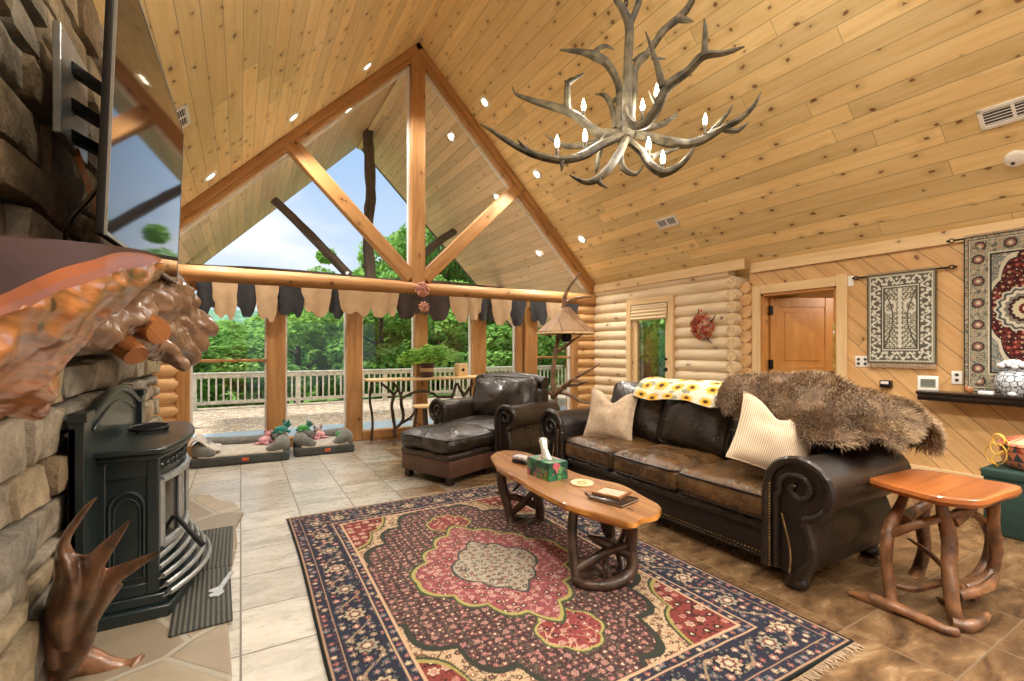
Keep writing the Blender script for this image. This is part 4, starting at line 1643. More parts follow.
tx.noise_depth = 3
modset(ro, 'DISPLACE', texture=tx, strength=0.05, mid_level=0.5, texture_coords='GLOBAL')
for pts in ([(128, 322, 2.3, 15), (145, 326, 2.3, 14), (156, 331, 2.28, 13), (159, 332, 2.275, 12.5)], [(112, 338, 2.2, 13), (126, 347, 2.18, 12), (135, 354, 2.16, 11), (137, 356, 2.155, 10.5)]):
    b = W()
    q = spl([tuple(PT(u, v, t)) + (r * t / FPX,) for u, v, t, r in pts], 5)
    b.tube([p[:3] for p in q], [p[3] for p in q], 16, wob=0.08, capmi=1)
    b.build('sawn_root', [M['burl'], M['burl_end']], mt)

# --- television on its wall mount
tl = Vector((-0.3176, 2.5868, 2.121))
tq = thing('television', 'large flat black television on a wall mount above the mantel, reflecting the window', 'television', tl)
tq.rotation_euler = (0.0259, 0.0405, -0.0155)
Wd, Hd = 1.55, 0.88
b = MB()
b.rbox(-0.028, -0.004, -Wd / 2, Wd / 2, -Hd / 2, Hd / 2, r=0.006, seg=2)
b.rbox(-0.06, -0.02, -Wd / 2 + 0.35, Wd / 2 - 0.25, -Hd / 2 + 0.05, Hd / 2 - 0.25, r=0.015, seg=2)
b.build('tv_housing', M['plastic_black'], tq)
b = MB()
b.box(-0.004, -0.001, -Wd / 2 + 0.008, Wd / 2 - 0.008, -Hd / 2 + 0.014, Hd / 2 - 0.008)
b.build('tv_screen', M['tv_screen'], tq, smooth=False)
b = MB()
for y, z, dy, dz in ((0, -Hd / 2 + 0.006, Wd / 2, 0.006), (0, Hd / 2 - 0.003, Wd / 2, 0.003)):
    b.box(-0.006, 0.001, -dy, dy, z - dz, z + dz)
for y in (-Wd / 2 + 0.003, Wd / 2 - 0.003):
    b.box(-0.006, 0.001, y - 0.0025, y + 0.0025, -Hd / 2, Hd / 2)
b.build('tv_bezel', M['steel'], tq)
mo = thing('tv_mount', 'black articulated steel bracket between the stone chimney and the television', 'tv mount', (-0.56, 2.3, 2.1))
b = W()
b.box(-0.585, -0.56, 2.28, 2.62, 2.1, 2.5)
b.build('wall_plate', M['steel'], mo, bevel=0.004)
for z in (2.14, 2.26, 2.4):
    b = W()
    b.beam((-0.57, 2.4, z), (-0.47, 2.62, z), 0.03, 0.04)
    b.beam((-0.47, 2.62, z + 0.03), (-0.39, 2.5, z + 0.03), 0.03, 0.04)
    b.tube([(-0.47, 2.62, z - 0.04), (-0.47, 2.62, z + 0.07)], 0.018, 8)
    b.build('arm', M['iron'], mo)
b = W()
for y in (2.42, 2.66):
    b.box(-0.40, -0.375, y, y + 0.04, 1.85, 2.45)
b.build('vesa_rail', M['iron'], mo)
b = W()
b.tube(spl([(-0.42, 2.3, 2.0), (-0.47, 2.2, 1.85), (-0.51, 2.15, 1.75), (-0.53, 2.2, 1.66)], 6), 0.008, 6)
tag(b.build('power_cable', M['plastic_black']), 'black cable hanging down behind the television', 'cable')
b = W('z')
b.beam(PT(64, 116, 1.95), PT(104, 232, 1.72), 0.035, 0.02, up=(1, 0, 0))
tag(b.build('wooden_stick', M['burl_end']), 'brown wooden stick leaning against the stone behind the television', 'stick')

# ================================================================== CHANDELIER
TC = 3.32
HUB = PT(626, 131, TC)
ch = thing('antler_chandelier', 'large antler chandelier with lit candle bulbs hanging from the ridge', 'chandelier', HUB)
g = lambda x, y: (470 + x / 3.303, y / 3.303)


def antler(main, tines=(), mat='antler_grey'):
    b = W()
    pts = []
    for x, y, dt, r in main:
        u, v = g(x, y)
        pts.append((u, v, TC + dt, r))
    ptube(b, pts, n=9, seg=6, wob=0.16)
    for tn in tines:
        ptube(b, [g(x, y) + (TC + dt, r) for x, y, dt, r in tn], n=7, seg=5, wob=0.12)
    o = b.build('antler', M[mat], ch)
    return o


antler([(520, 440, 0, 4), (430, 480, -.2, 4.4), (370, 515, -.3, 4.6), (300, 529, -.4, 4.2), (220, 512, -.45, 3.7), (160, 487, -.45, 3.2), (100, 450, -.4, 2.4), (60, 424, -.35, 1.6), (35, 411, -.3, .6)],
       [[(190, 497, -.45, 3), (172, 478, -.47, 1.6), (156, 459, -.48, .5)], [(303, 529, -.4, 3.6), (304, 548, -.42, 2), (302, 566, -.42, .6)]])
antler([(540, 440, 0, 4), (460, 440, 0, 4.5), (420, 438, .05, 4.5), (370, 400, .1, 4.5), (322, 368, .1, 4.3), (250, 345, .15, 3.4), (200, 330, .15, 2.6), (155, 312, .15, 1.5), (138, 285, .15, .5)],
       [[(322, 370, .1, 4), (322, 320, .08, 3.6), (325, 275, .05, 3.2), (350, 258, 0, 2), (380, 240, -.05, .6)], [(326, 282, .05, 2.6), (313, 266, .05, .8)]])
antler([(500, 440, .1, 4), (494, 370, .3, 3.8), (490, 280, .4, 3.6), (455, 212, .5, 4), (415, 184, .5, 4.5), (370, 172, .5, 3), (330, 168, .5, 2), (295, 164, .5, .7)],
       [[(415, 182, .5, 4), (425, 160, .5, 2.6), (450, 152, .5, 2), (475, 163, .5, .7)]])
antler([(515, 450, -.04, 5), (520, 380, -.05, 5), (518, 300, -.05, 4.8), (523, 180, -.05, 4.6), (526, 90, -.05, 4.6), (510, 40, -.05, 4), (480, -10, -.05, 3.2), (450, -90, -.05, 2), (445, -140, -.05, .6)],
       [[(526, 80, -.05, 4), (545, 40, -.02, 3.4), (562, -10, .0, 2.8), (580, -90, .02, .8)]])
antler([(528, 420, .1, 4), (536, 320, .25, 4), (545, 225, .35, 4), (590, 172, .4, 3.6), (640, 100, .45, 3.6), (695, 55, .5, 4), (735, 0, .5, 3), (760, -60, .5, 1.5)],
       [[(690, 62, .5, 3.6), (715, 66, .48, 3), (738, 71, .47, .7)], [(590, 172, .4, 3.4), (560, 188, .42, 3), (540, 200, .42, 2)], [(600, 190, .4, 2.4), (645, 195, .4, .7)]])
antler([(510, 360, -.15, 3.2), (520, 395, -.25, 3.8), (545, 416, -.3, 4.2), (585, 405, -.35, 4.8), (620, 350, -.4, 5), (650, 290, -.4, 5.4), (720, 235, -.45, 4.4), (770, 185, -.5, 4.6), (830, 178, -.5, 3), (870, 167, -.5, 2.4), (906, 154, -.5, .8)],
       [[(775, 185, -.5, 4.2), (775, 140, -.5, 3), (776, 100, -.5, 2.4), (774, 62, -.5, .7)], [(636, 288, -.4, 4.6), (618, 215, -.4, 3.2), (600, 160, -.4, 2.2), (580, 104, -.4, .7)]])
antler([(540, 445, 0, 4), (600, 455, .1, 5.2), (660, 470, .15, 5.2), (720, 474, .2, 4.8), (770, 460, .2, 4.5), (830, 425, .2, 4), (890, 395, .2, 3), (935, 352, .2, 2), (962, 304, .2, .6)],
       [[(785, 450, .2, 3), (820, 410, .2, 2.6), (850, 375, .2, 1.8), (868, 346, .2, .5)], [(840, 428, .2, 3), (880, 432, .2, 2.6), (903, 418, .2, 1.8), (920, 404, .2, .6)]])
antler([(515, 460, -.05, 4), (490, 510, -.3, 4.2), (455, 560, -.5, 4), (422, 590, -.55, 3.8), (385, 602, -.58, 2.8), (350, 590, -.6, 1.6), (328, 577, -.6, .6)],
       [[(425, 588, -.55, 3.2), (430, 606, -.56, 2.4), (455, 622, -.56, .7)]])
antler([(500, 470, -.05, 3), (497, 520, -.1, 3.2), (510, 560, -.15, 3), (540, 576, -.2, 2.4), (560, 565, -.2, 1.6), (573, 545, -.2, .5)])
antler([(530, 470, -.05, 4), (570, 505, -.15, 4.2), (595, 545, -.25, 4.4), (640, 570, -.3, 4.2), (690, 548, -.3, 3.4), (722, 515, -.3, 2.6), (742, 484, -.3, .6)],
       [[(595, 520, -.2, 3), (640, 505, .0, 2.8), (690, 490, .1, .7)]])
antler([(560, 425, .15, 3.6), (600, 420, .3, 3.4), (640, 408, .4, 3), (670, 385, .45, 2), (686, 372, .45, .8)], [[(645, 400, .4, 2), (690, 385, .42, .6)]])
antler([(480, 430, .15, 3.4), (478, 390, .3, 3.2), (465, 345, .4, 3), (445, 315, .45, 2.4), (415, 310, .5, .8)], [[(465, 345, .4, 2), (485, 325, .38, 2), (500, 355, .3, 1.5)]])
antler([(540, 420, .1, 3.2), (535, 370, .2, 3.2), (545, 310, .3, 2.6), (550, 250, .35, 1.6), (548, 225, .36, .5)])
antler([(560, 420, 0, 2.6), (600, 395, .1, 2.4), (612, 350, .15, 2), (600, 320, .15, 1.4), (590, 300, .15, .5)])
antler([(470, 440, 0, 3), (440, 462, -.05, 3), (425, 520, -.1, 2.6), (420, 552, -.12, 2), (416, 575, -.12, .6)])
antler([(500, 445, .05, 3.4), (440, 460, .1, 3.4), (380, 478, .15, 3.2), (320, 482, .2, 2.8), (280, 465, .2, 2), (248, 445, .2, .6)])
antler([(480, 455, .1, 3), (430, 480, .25, 3), (390, 515, .3, 2.4), (365, 520, .3, .8)])
b = W()
b.lathe([(0.0, -0.11), (0.03, -0.1), (0.045, -0.06), (0.03, -0.02), (0.055, 0.02), (0.03, 0.06), (0.0, 0.07)], c=HUB, n=14)
b.build('hub', M['antler_grey'], ch)
BULBS = []
BP = [(375, 345, .1), (288, 465, -.1), (380, 445, -.2), (570, 345, .15), (617, 297, -.35), (590, 473, -.2), (637, 517, -.25), (777, 392, .2)]
for x, y, dt in BP:
    u, v = g(x, y)
    p = PT(u, v, TC + dt)
    b = W()
    b.tube([p + Vector((0, 0, -0.13)), p + Vector((0, 0, -0.045))], 0.012, 10)
    b.lathe([(0.012, -0.135), (0.026, -0.13), (0.03, -0.122), (0.012, -0.118)], c=p, n=12)
    so = b.build('candle_socket', M['antler_grey'], ch)
    b = W()
    b.lathe([(0.0, -0.046), (0.011, -0.042), (0.0165, -0.022), (0.015, 0.0), (0.008, 0.022), (0.0015, 0.042), (0.0, 0.043)], c=p, n=12)
    b.build('bulb', M['bulb'], so)
    BULBS.append(p)
b = W()
zt = HUB.z + 0.9
k_ = 0
while zt < RZ - 0.16:
    r_ = [(0.018 * math.cos(a), 0.0, 0.032 * math.sin(a)) for a in np.linspace(0, 2 * PI, 12, endpoint=False)]
    pts = [(HUB.x + (x if k_ % 2 else y), HUB.y + (y if k_ % 2 else x), zt + z) for x, y, z in r_]
    b.tube(pts, 0.005, 5, closed=True)
    zt += 0.048
    k_ += 1
b.tube([(HUB.x, HUB.y, HUB.z), (HUB.x, HUB.y, HUB.z + 0.9)], 0.006, 8)
b.build('chain', M['iron'], ch)
b = W()
b.lathe([(0.0, -0.12), (0.02, -0.11), (0.03, -0.06), (0.08, -0.05), (0.09, 0.0)], c=(HUB.x, HUB.y, RZ - 0.06), n=20)
b.build('ceiling_canopy', M['iron'], ch)


# ================================================================== SEATING
def piping(b, x0, x1, y0, y1, z, r=0.007, rc=0.045, puff=0.0):
    P = []
    for cx, cy, a0 in ((x1 - rc, y1 - rc, 0), (x0 + rc, y1 - rc, 90), (x0 + rc, y0 + rc, 180), (x1 - rc, y0 + rc, 270)):
        for a in (0, 30, 60, 90):
            P.append((cx + rc * math.cos(R(a0 + a)), cy + rc * math.sin(R(a0 + a)), z))
    b.tube(P, r, 6, closed=True)


def arm_profile(sg, xi, w, ztop, zb=0.09, rr=0.125):
    """rolled arm section in (x, z); xi = inner face, w = width to the roll's centre"""
    xc, zc = xi + w, ztop - rr
    P = [(xi, zb), (xi, 0.3), (xi, zc - 0.04)]
    for a in range(180, -76, -15):
        P.append((xc + rr * math.cos(R(a)), zc + rr * math.sin(R(a))))
    zn = zc - rr
    P += [(xc + 0.032, zn - 0.02), (xc + 0.05, zn - (zn - zb) * 0.25), (xc + 0.07, zn - (zn - zb) * 0.48), (xc + 0.066, zn - (zn - zb) * 0.66), (xc + 0.04, zn - (zn - zb) * 0.84), (xc + 0.02, zn - (zn - zb) * 0.93), (xc + 0.015, zb)]
    return [(sg * x, z) for x, z in P]


def rolled_arm(par, sg, xi, y0, y1, ztop, mats, w=0.13, rr=0.125, nails=True):
    P = arm_profile(sg, xi, w, ztop, rr=rr)
    b = MB()
    # padded arm: sections that swell a little towards the middle
    n_ = 7
    rows = []
    cx = sum(p[0] for p in P) / len(P)
    for i in range(n_ + 1):
        f = i / n_
        y = y0 + (y1 - y0) * f
        k = 1 + 0.02 * math.sin(PI * f)
        rows.append([(cx + (x - cx) * k + 0.003 * noise.noise(Vector((x * 8, y * 8, z * 8))), y, z + 0.004 * noise.noise(Vector((y * 9, x * 5, z * 5)))) for x, z in P])
    b.grid(rows, close_u=True)
    m_ = len(P)
    o = len(b.v)
    b.f += [tuple(range(m_)), tuple(reversed(range(o - m_, o)))]
    b.m += [0, 0]
    b.uv += [None, None]
    arm = b.build('arm', mats[0], par, angle=55)
    # front scroll: fat rolled welt round the edge, flat panel inside, spiral
    b = MB()
    ed = [(x, y0 - 0.004, z) for x, z in P[2:]]
    b.tube(ed, [0.026] * (len(ed) - 3) + [0.03, 0.034, 0.03], 9)
    b.tube([(sg * (xi + 0.0), y0 - 0.004, z) for z in (0.09, 0.2, 0.3, ztop - rr - 0.04)], [0.034, 0.03, 0.026, 0.026], 9)
    xc, zc = xi + w, ztop - rr
    sp = []
    for a in range(200, -250, -20):
        rad_ = rr * (0.62 - 0.5 * (200 - a) / 450)
        sp.append((sg * (xc + rad_ * math.cos(R(a))), y0 - 0.012, zc + rad_ * math.sin(R(a))))
    b.tube([(sg * (xi + 0.055), y0 - 0.012, z) for z in (0.1, 0.25, 0.42, zc - 0.06)] + sp, 0.017, 8)
    b.build('arm_scroll', mats[1], arm)
    if nails:
        b = MB()
        for path in (sp[4:], [(sg * (xi + 0.105 + 0.03 * math.sin(z * 9)), y0 - 0.012, z) for z in np.linspace(0.1, zc - rr, 26)],
                     [(sg * (xi + 0.03), y0 - 0.02, z) for z in np.linspace(0.1, zc, 30)]):
            dense = spl(path, 2) if len(path) < 24 else path
            for p in dense:
                b.blob((p[0], p[1] - 0.012, p[2]), 0.006, 0.004, 0.006, 5)
        b.build('nailhead_trim', M['nail'], arm)
    return arm


def bun_foot(par, x, y, h=0.09, mat='dark_wood'):
    b = MB()
    b.lathe([(0.0, 0.0), (0.04, 0.0), (0.058, 0.02), (0.06, 0.045), (0.045, 0.07), (0.05, h), (0, h)], c=(x, y, 0), n=16)
    b.build('foot', M[mat], par)


def back_cushion(b, x0, x1, yb, z0, z1, th, tilt, seed, puff=0.085):
    """upright padded cushion, leaning back"""
    c = MB()
    c.rbox(x0, x1, -(z1 - z0) / 2, (z1 - z0) / 2, -th / 2, th / 2, r=0.08, seg=4, puff=puff, nz=0.016, seed=seed, n=11, nsc=6.0)
    a = R(90 - tilt)
    M4 = Matrix.Translation((0, yb, (z0 + z1) / 2)) @ Matrix.Rotation(a, 4, 'X')
    b.add([M4 @ Vector(p) for p in c.v], c.f)
    return M4


# --- sofa
so_ = thing('leather_sofa', 'long dark brown leather sofa with rolled nailhead arms and three seats', 'sofa', (3.11, 2.60, 0), R(-90))
so_.scale = (1.07, 1, 1)
b = MB()
b.rbox(-0.98, 0.98, -0.44, 0.42, 0.095, 0.31, r=0.02, seg=2)
b.build('seat_base', M['leather_base'], so_)
b = MB()
b.tube([(x, -0.442, 0.285) for x in np.linspace(-0.95, 0.95, 20)], 0.034, 10, flat=0.9)
b.tube([(x, -0.443, 0.098) for x in np.linspace(-0.97, 0.97, 12)], 0.008, 6)
b.build('front_welt', M['leather'], so_)
b = MB()
for x in np.linspace(-0.93, 0.93, 84):
    b.blob((x, -0.446, 0.12), 0.006, 0.004, 0.006, 5)
b.build('nailhead_trim', M['nail'], so_)
b = MB()
b.rbox(-1.0, 1.0, 0.24, 0.46, 0.1, 0.86, r=0.07, seg=4)
b.tube([(x, 0.36, 0.86) for x in np.linspace(-0.98, 0.98, 16)], 0.085, 12)
b.build('back_frame', M['leather_base'], so_)
for i in range(3):
    x0 = -0.925 + i * 0.617
    b = MB()
    b.rbox(x0 + 0.006, x0 + 0.611, -0.475, 0.2, 0.305, 0.485, r=0.05, seg=4, puff=0.035, nz=0.012, seed=i * 7.1, n=38, nsc=9)
    # gathered creases along the front seam
    for k_, p in enumerate(b.v):
        x, y, z = p
        if y < -0.25:
            am = (-0.25 - y) / 0.22
            q = math.sin(x * 150 + 9 * noise.noise(Vector((x * 7, z * 3, i)))) * 0.006 * am
            b.v[k_] = (x, y - abs(q) * 0.6, z + q)
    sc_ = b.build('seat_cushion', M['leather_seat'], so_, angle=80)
    b = MB()
    piping(b, x0 + 0.008, x0 + 0.609, -0.485, 0.2, 0.462)
    piping(b, x0 + 0.008, x0 + 0.609, -0.485, 0.2, 0.332)
    b.build('piping', M['piping'], sc_)
    b = MB()
    m4 = back_cushion(b, x0 + 0.004, x0 + 0.613, 0.17, 0.475, 0.97 + (0.02 if i == 1 else 0), 0.19, 14, 3 + i * 5.3)
    bc_ = b.build('back_cushion', M['leather'], so_, angle=80)
    b = MB()
    piping(b, x0 + 0.012, x0 + 0.605, -0.235, 0.235, 0.075)
    sx = x0 + 0.42
    b.tube([(sx, y, 0.098 + 0.05 * (1 - (y / 0.25) ** 2)) for y in np.linspace(-0.2, 0.2, 9)], 0.005, 6)
    for k_ in range(len(b.v)):
        b.v[k_] = tuple(m4 @ Vector(b.v[k_]))
    b.build('piping', M['piping'], bc_)
for sg in (1, -1):
    rolled_arm(so_, sg, 0.93, -0.49, 0.44, 0.715, (M['leather_base'], M['leather']), w=0.165, rr=0.155)
for x in (-1.06, 1.06):
    for y in (-0.44, 0.38):
        bun_foot(so_, x, y)


# --- armchair and its ottoman
CHZ = R(-68)
ac = thing('leather_armchair', 'wide dark leather armchair with rolled arms and crumpled back cushion, behind its ottoman', 'armchair', (2.62, 4.90, 0), CHZ)
b = MB()
b.rbox(-0.42, 0.42, -0.43, 0.40, 0.09, 0.32, r=0.02, seg=2)
b.build('seat_base', M['leather_red'], ac)
b = MB()
b.rbox(-0.385, 0.385, -0.46, 0.2, 0.31, 0.49, r=0.055, seg=4, puff=0.04, nz=0.016, seed=4.4, n=10, nsc=8)
sc_ = b.build('seat_cushion', M['leather_blue'], ac, angle=80)
b = MB()
piping(b, -0.384, 0.384, -0.468, 0.2, 0.465)
b.build('piping', M['piping'], sc_)
b = MB()
b.rbox(-0.48, 0.48, 0.22, 0.43, 0.1, 0.88, r=0.07, seg=4)
b.tube([(x, 0.33, 0.90 + 0.05 * (1 - (x / 0.5) ** 2)) for x in np.linspace(-0.47, 0.47, 14)], 0.085, 12)
b.build('back_frame', M['leather_base'], ac)
b = MB()
m4 = back_cushion(b, -0.44, 0.44, 0.15, 0.47, 0.99, 0.2, 13, 9.0, puff=0.07)
for k_, p in enumerate(b.v):
    b.v[k_] = tuple(Vector(p) + Vector(noise.noise_vector(Vector(p) * 9)) * 0.022)
bc_ = b.build('back_cushion', M['leather_blue'], ac, angle=80)
b = MB()
piping(b, -0.435, 0.435, -0.25, 0.25, 0.08)
for k_ in range(len(b.v)):
    b.v[k_] = tuple(m4 @ Vector(b.v[k_]))
b.build('piping', M['piping'], bc_)
for sg in (1, -1):
    rolled_arm(ac, sg, 0.385, -0.46, 0.40, 0.72, (M['leather_blue'], M['leather']), w=0.125, rr=0.12, nails=False)
for x in (-0.475, 0.475):
    for y in (-0.4, 0.36):
        bun_foot(ac, x, y)
ot = thing('leather_ottoman', 'square dark leather ottoman with mottled brown base in front of the armchair', 'ottoman', (1.90, 4.62, 0), CHZ)
b = MB()
b.rbox(-0.36, 0.36, -0.34, 0.32, 0.075, 0.25, r=0.02, seg=2)
b.build('ottoman_base', M['leather_red'], ot)
b = MB()
b.rbox(-0.37, 0.37, -0.35, 0.33, 0.235, 0.31, r=0.036, seg=4)
b.build('welt_band', M['leather_blue'], ot)
b = MB()
b.rbox(-0.37, 0.37, -0.355, 0.33, 0.305, 0.47, r=0.065, seg=4, puff=0.05, nz=0.016, seed=1.4, n=11, nsc=8)
for k_, p in enumerate(b.v):
    x, y, z = p
    am = max(0, max(abs(x) - 0.26, -y - 0.24)) / 0.1
    q = math.sin((x + y) * 120 + 8 * noise.noise(Vector((x * 7, y * 7, z * 3)))) * 0.004 * am
    b.v[k_] = (x, y, z + q)
tc_ = b.build('top_cushion', M['leather_blue'], ot, angle=80)
b = MB()
piping(b, -0.372, 0.372, -0.36, 0.335, 0.445)
b.build('piping', M['piping'], tc_)
for x in (-0.3, 0.3):
    for y in (-0.28, 0.26):
        b = MB()
        b.beam((x, y, 0), (x, y, 0.08), 0.07, 0.07, up=(0, 1, 0))
        b.build('foot', M['dark_wood'], ot, bevel=0.008)


# --- throw pillows
def pillow(name, label, mat, w, h, th, loc, eul, chop=0.1, stripe=False):
    b = MB()
    n_ = 22
    for sgn in (1, -1):
        rows = []
        for i in range(n_ + 1):
            r_ = []
            for j in range(n_ + 1):
                u, v = -1 + 2 * j / n_, -1 + 2 * i / n_
                k = max(0, (1 - u * u) * (1 - v * v)) ** 0.55
                x = u * w / 2 * (1 - 0.10 * (1 - v * v))
                z = v * h / 2 * (1 - 0.08 * (1 - u * u))
                z -= chop * math.exp(-(u / 0.38) ** 2) * max(0, (v + 0.3) / 1.3) ** 2
                y = sgn * th / 2 * k * (1 + 0.25 * noise.noise(Vector((u * 2, v * 2, th * 9))))
                if stripe:
                    y += sgn * 0.0018 * math.sin(u * w * 330) * min(1, k * 4)
                r_.append((x, y, z))
            rows.append(r_)
        b.grid(rows)
    o = thing(name, label, 'pillow', loc)
    o.rotation_euler = eul
    b.build('cover', mat, o, angle=75)
    b = MB()
    ed = []
    for a, c in (((-1, -1), (1, -1)), ((1, -1), (1, 1)), ((1, 1), (-1, 1)), ((-1, 1), (-1, -1))):
        for t in np.linspace(0, 1, 12, endpoint=False):
            u, v = a[0] + (c[0] - a[0]) * t, a[1] + (c[1] - a[1]) * t
            x = u * w / 2 * (1 - 0.10 * (1 - v * v))
            z = v * h / 2 * (1 - 0.08 * (1 - u * u)) - chop * math.exp(-(u / 0.38) ** 2) * max(0, (v + 0.3) / 1.3) ** 2
            ed.append((x, 0, z))
    b.tube(ed, 0.005, 6, closed=True)
    b.build('seam', mat, o)
    return o


k = NT('corded_beige_fabric')
x_, y_, z_ = k.sep(k.obj())
s_ = k.m('ABSOLUTE', k.m('SUBTRACT', k.m('FRACT', k.m('MULTIPLY', x_, 90.0)), 0.5))
M['corded'] = k.bsdf(k.mix(k.mr(s_, 0.15, 0.4), lin(172, 150, 124), lin(214, 194, 168)), 0.9, k.bump(s_, 0.5, 0.004), Sheen_Weight=0.2)
pillow('throw_pillow', 'plain beige pillow at the far end of the leather sofa', M['canvas'], 0.46, 0.46, 0.17, (2.96, 3.30, 0.715), (R(-20), R(3), R(-62)), 0.11)
pillow('throw_pillow', 'striped corded beige pillow tilted at the near end of the leather sofa', M['corded'], 0.47, 0.47, 0.17, (2.90, 1.735, 0.765), (R(-28), R(20), R(-46)), 0.10)


# --- coloured woven surfaces: painter on a fine grid
def color_grid(name, P, col, mat, thick=0.0):
    """P: (ny,nx,3) points, col: (ny,nx,3) linear colours"""
    ny, nx = P.shape[:2]
    me = bpy.data.meshes.new(name)
    V = P.reshape(-1, 3)
    idx = np.arange(ny * nx).reshape(ny, nx)
    q = np.stack([idx[:-1, :-1], idx[:-1, 1:], idx[1:, 1:], idx[1:, :-1]], -1).reshape(-1, 4)
    C = col.reshape(-1, 3)
    if thick:
        du = np.gradient(P, axis=1)
        dv = np.gradient(P, axis=0)
        N = np.cross(du, dv)
        N /= np.linalg.norm(N, axis=-1, keepdims=True) + 1e-12
        V2 = (P - N * thick).reshape(-1, 3)
        n0 = len(V)
        rim = np.concatenate([idx[0, :], idx[1:, -1], idx[-1, -2::-1], idx[-2:0:-1, 0]])
        r2 = np.roll(rim, -1)
        side = np.stack([rim, rim + n0, r2 + n0, r2], -1)
        q = np.concatenate([q, q[:, ::-1] + n0, side])
        V = np.concatenate([V, V2])
        C = np.concatenate([C, C])
    me.vertices.add(len(V))
    me.vertices.foreach_set('co', V.astype(np.float32).ravel())
    me.loops.add(len(q) * 4)
    me.loops.foreach_set('vertex_index', q.astype(np.int32).ravel())
    me.polygons.add(len(q))
    me.polygons.foreach_set('loop_start', np.arange(0, len(q) * 4, 4, dtype=np.int32))
    me.polygons.foreach_set('use_smooth', np.ones(len(q), dtype=bool))
    me.update(calc_edges=True)
    at = me.color_attributes.new('Col', 'FLOAT_COLOR', 'POINT')
    at.data.foreach_set('color', np.concatenate([C, np.ones((len(C), 1))], 1).astype(np.float32).ravel())
    me.materials.append(mat)
    o = bpy.data.objects.new(name, me)
    COL.objects.link(o)
    return o


def L3(r, g, b_):
    return np.array(lin(r, g, b_)[:3])


def put(col, mask, c):
    m_ = np.clip(mask, 0, 1)[..., None]
    col[:] = col * (1 - m_) + np.array(c) * m_


# --- sunflower blanket over the back of the sofa
nx, ny = 200, 90
prof_ = spl([(-0.035, 0.90), (0.0, 0.965), (0.07, 1.035), (0.19, 1.055), (0.34, 1.02), (0.44, 0.95), (0.50, 0.80), (0.515, 0.62)], 13)[:ny]
prof_ = np.array(prof_)
ny = len(prof_)
xs = np.linspace(-0.50, 0.74, nx)
P = np.zeros((ny, nx, 3))
for j, x in enumerate(xs):
    sc_w = abs(math.sin((x + 0.925) / 0.617 * PI))      # sags into the gaps between the cushions
    for i in range(ny):
        y, z = prof_[i]
        f = i / ny
        hem = 0.05 * noise.noise(Vector((x * 3, 1.7, 0)))
        P[i, j] = (x + 0.05 * (f - 0.4), y + hem * (0.3 - f), z - 0.03 * (1 - sc_w) * max(0, 1 - f * 2.5) + 0.012 * noise.noise(Vector((x * 6, f * 5, 3))) + 0.006)
X, Yy = np.meshgrid(np.linspace(0, 1.32, nx), np.linspace(0, 1.05, ny))
rs = np.random.RandomState(5)
colr = np.tile(L3(216, 208, 186), (ny, nx, 1))
gs_ = rs.uniform(0, 1, (40, 3))
for gx, gy, gr in gs_:
    d = np.hypot(X - gx * 1.32, (Yy - gy * 1.05) * 1.2)
    put(colr, (d < 0.03 + 0.02 * gr) * 0.75, L3(96, 110, 84))
for gx in np.arange(0.08, 1.32, 0.18):
    for gy in np.arange(0.06, 1.05, 0.175):
        x0, y0, ro_ = gx + rs.uniform(-.035, .035), gy + rs.uniform(-.03, .03), rs.uniform(0.062, 0.09)
        dx_, dy_ = X - x0, Yy - y0
        d, a = np.hypot(dx_, dy_), np.arctan2(dy_, dx_)
        pet = ro_ * (0.82 + 0.18 * np.cos(a * 12))
        put(colr, d < pet, L3(226, 176, 40))
        put(colr, (d < pet * 0.6) * 0.6, L3(206, 140, 24))
        put(colr, d < ro_ * 0.34, L3(66, 44, 26))
bk = color_grid('sunflower_blanket', P, colr, vcol('printed_fleece', 0.95, 0.3, 200.0, sheen=0.3), 0.008)
bk.location = (3.11, 2.62, 0.0)
bk.rotation_euler = (0, 0, R(-90))
tag(bk, 'cream blanket printed with yellow sunflowers draped over the sofa back', 'blanket')

# --- fur throw
ctl = [(0.34, [(-0.02, .90), (0.05, 1.03), (.22, 1.09), (.40, 1.03), (.50, .88), (.53, .66)]),
       (0.60, [(-.06, .80), (.03, 1.02), (.22, 1.11), (.40, 1.06), (.53, .90), (.56, .62)]),
       (0.85, [(-.10, .80), (.0, .99), (.2, 1.12), (.40, 1.07), (.55, .90), (.58, .6)]),
       (1.02, [(-.16, .765), (-.04, .94), (.18, 1.10), (.40, 1.05), (.56, .88), (.58, .6)]),
       (1.22, [(-.16, .76), (-.02, .90), (.18, 1.03), (.38, 1.0), (.52, .86), (.54, .68)]),
       (1.38, [(-.06, .80), (.06, .88), (.2, .96), (.36, .96), (.48, .86), (.52, .72)]),
       (1.46, [(.0, .77), (.1, .83), (.22, .88), (.36, .88), (.44, .82), (.48, .72)])]
rows = []
cs = [spl([(x, y, z) for y, z in r], 6) for x, r in ctl]
nc = len(cs[0])
cols = [spl([c[j] for c in cs], 6) for j in range(nc)]
rows = [[Vector(cols[j][i]) + Vector((0, 0, 0.02 * noise.noise(Vector(cols[j][i]) * 6))) for j in range(nc)] for i in range(len(cols[0]))]
b = MB()
b.grid(rows, thick=0.025)
fb = thing('fur_throw', 'shaggy brown fur pelt draped over the near end of the sofa back', 'fur throw', (3.11, 2.62, 0), R(-90))
b.build('hide', M['fur_base'], fb, angle=80)
fr_ = random.Random(2)
vs, fs = [], []
nr = len(rows)
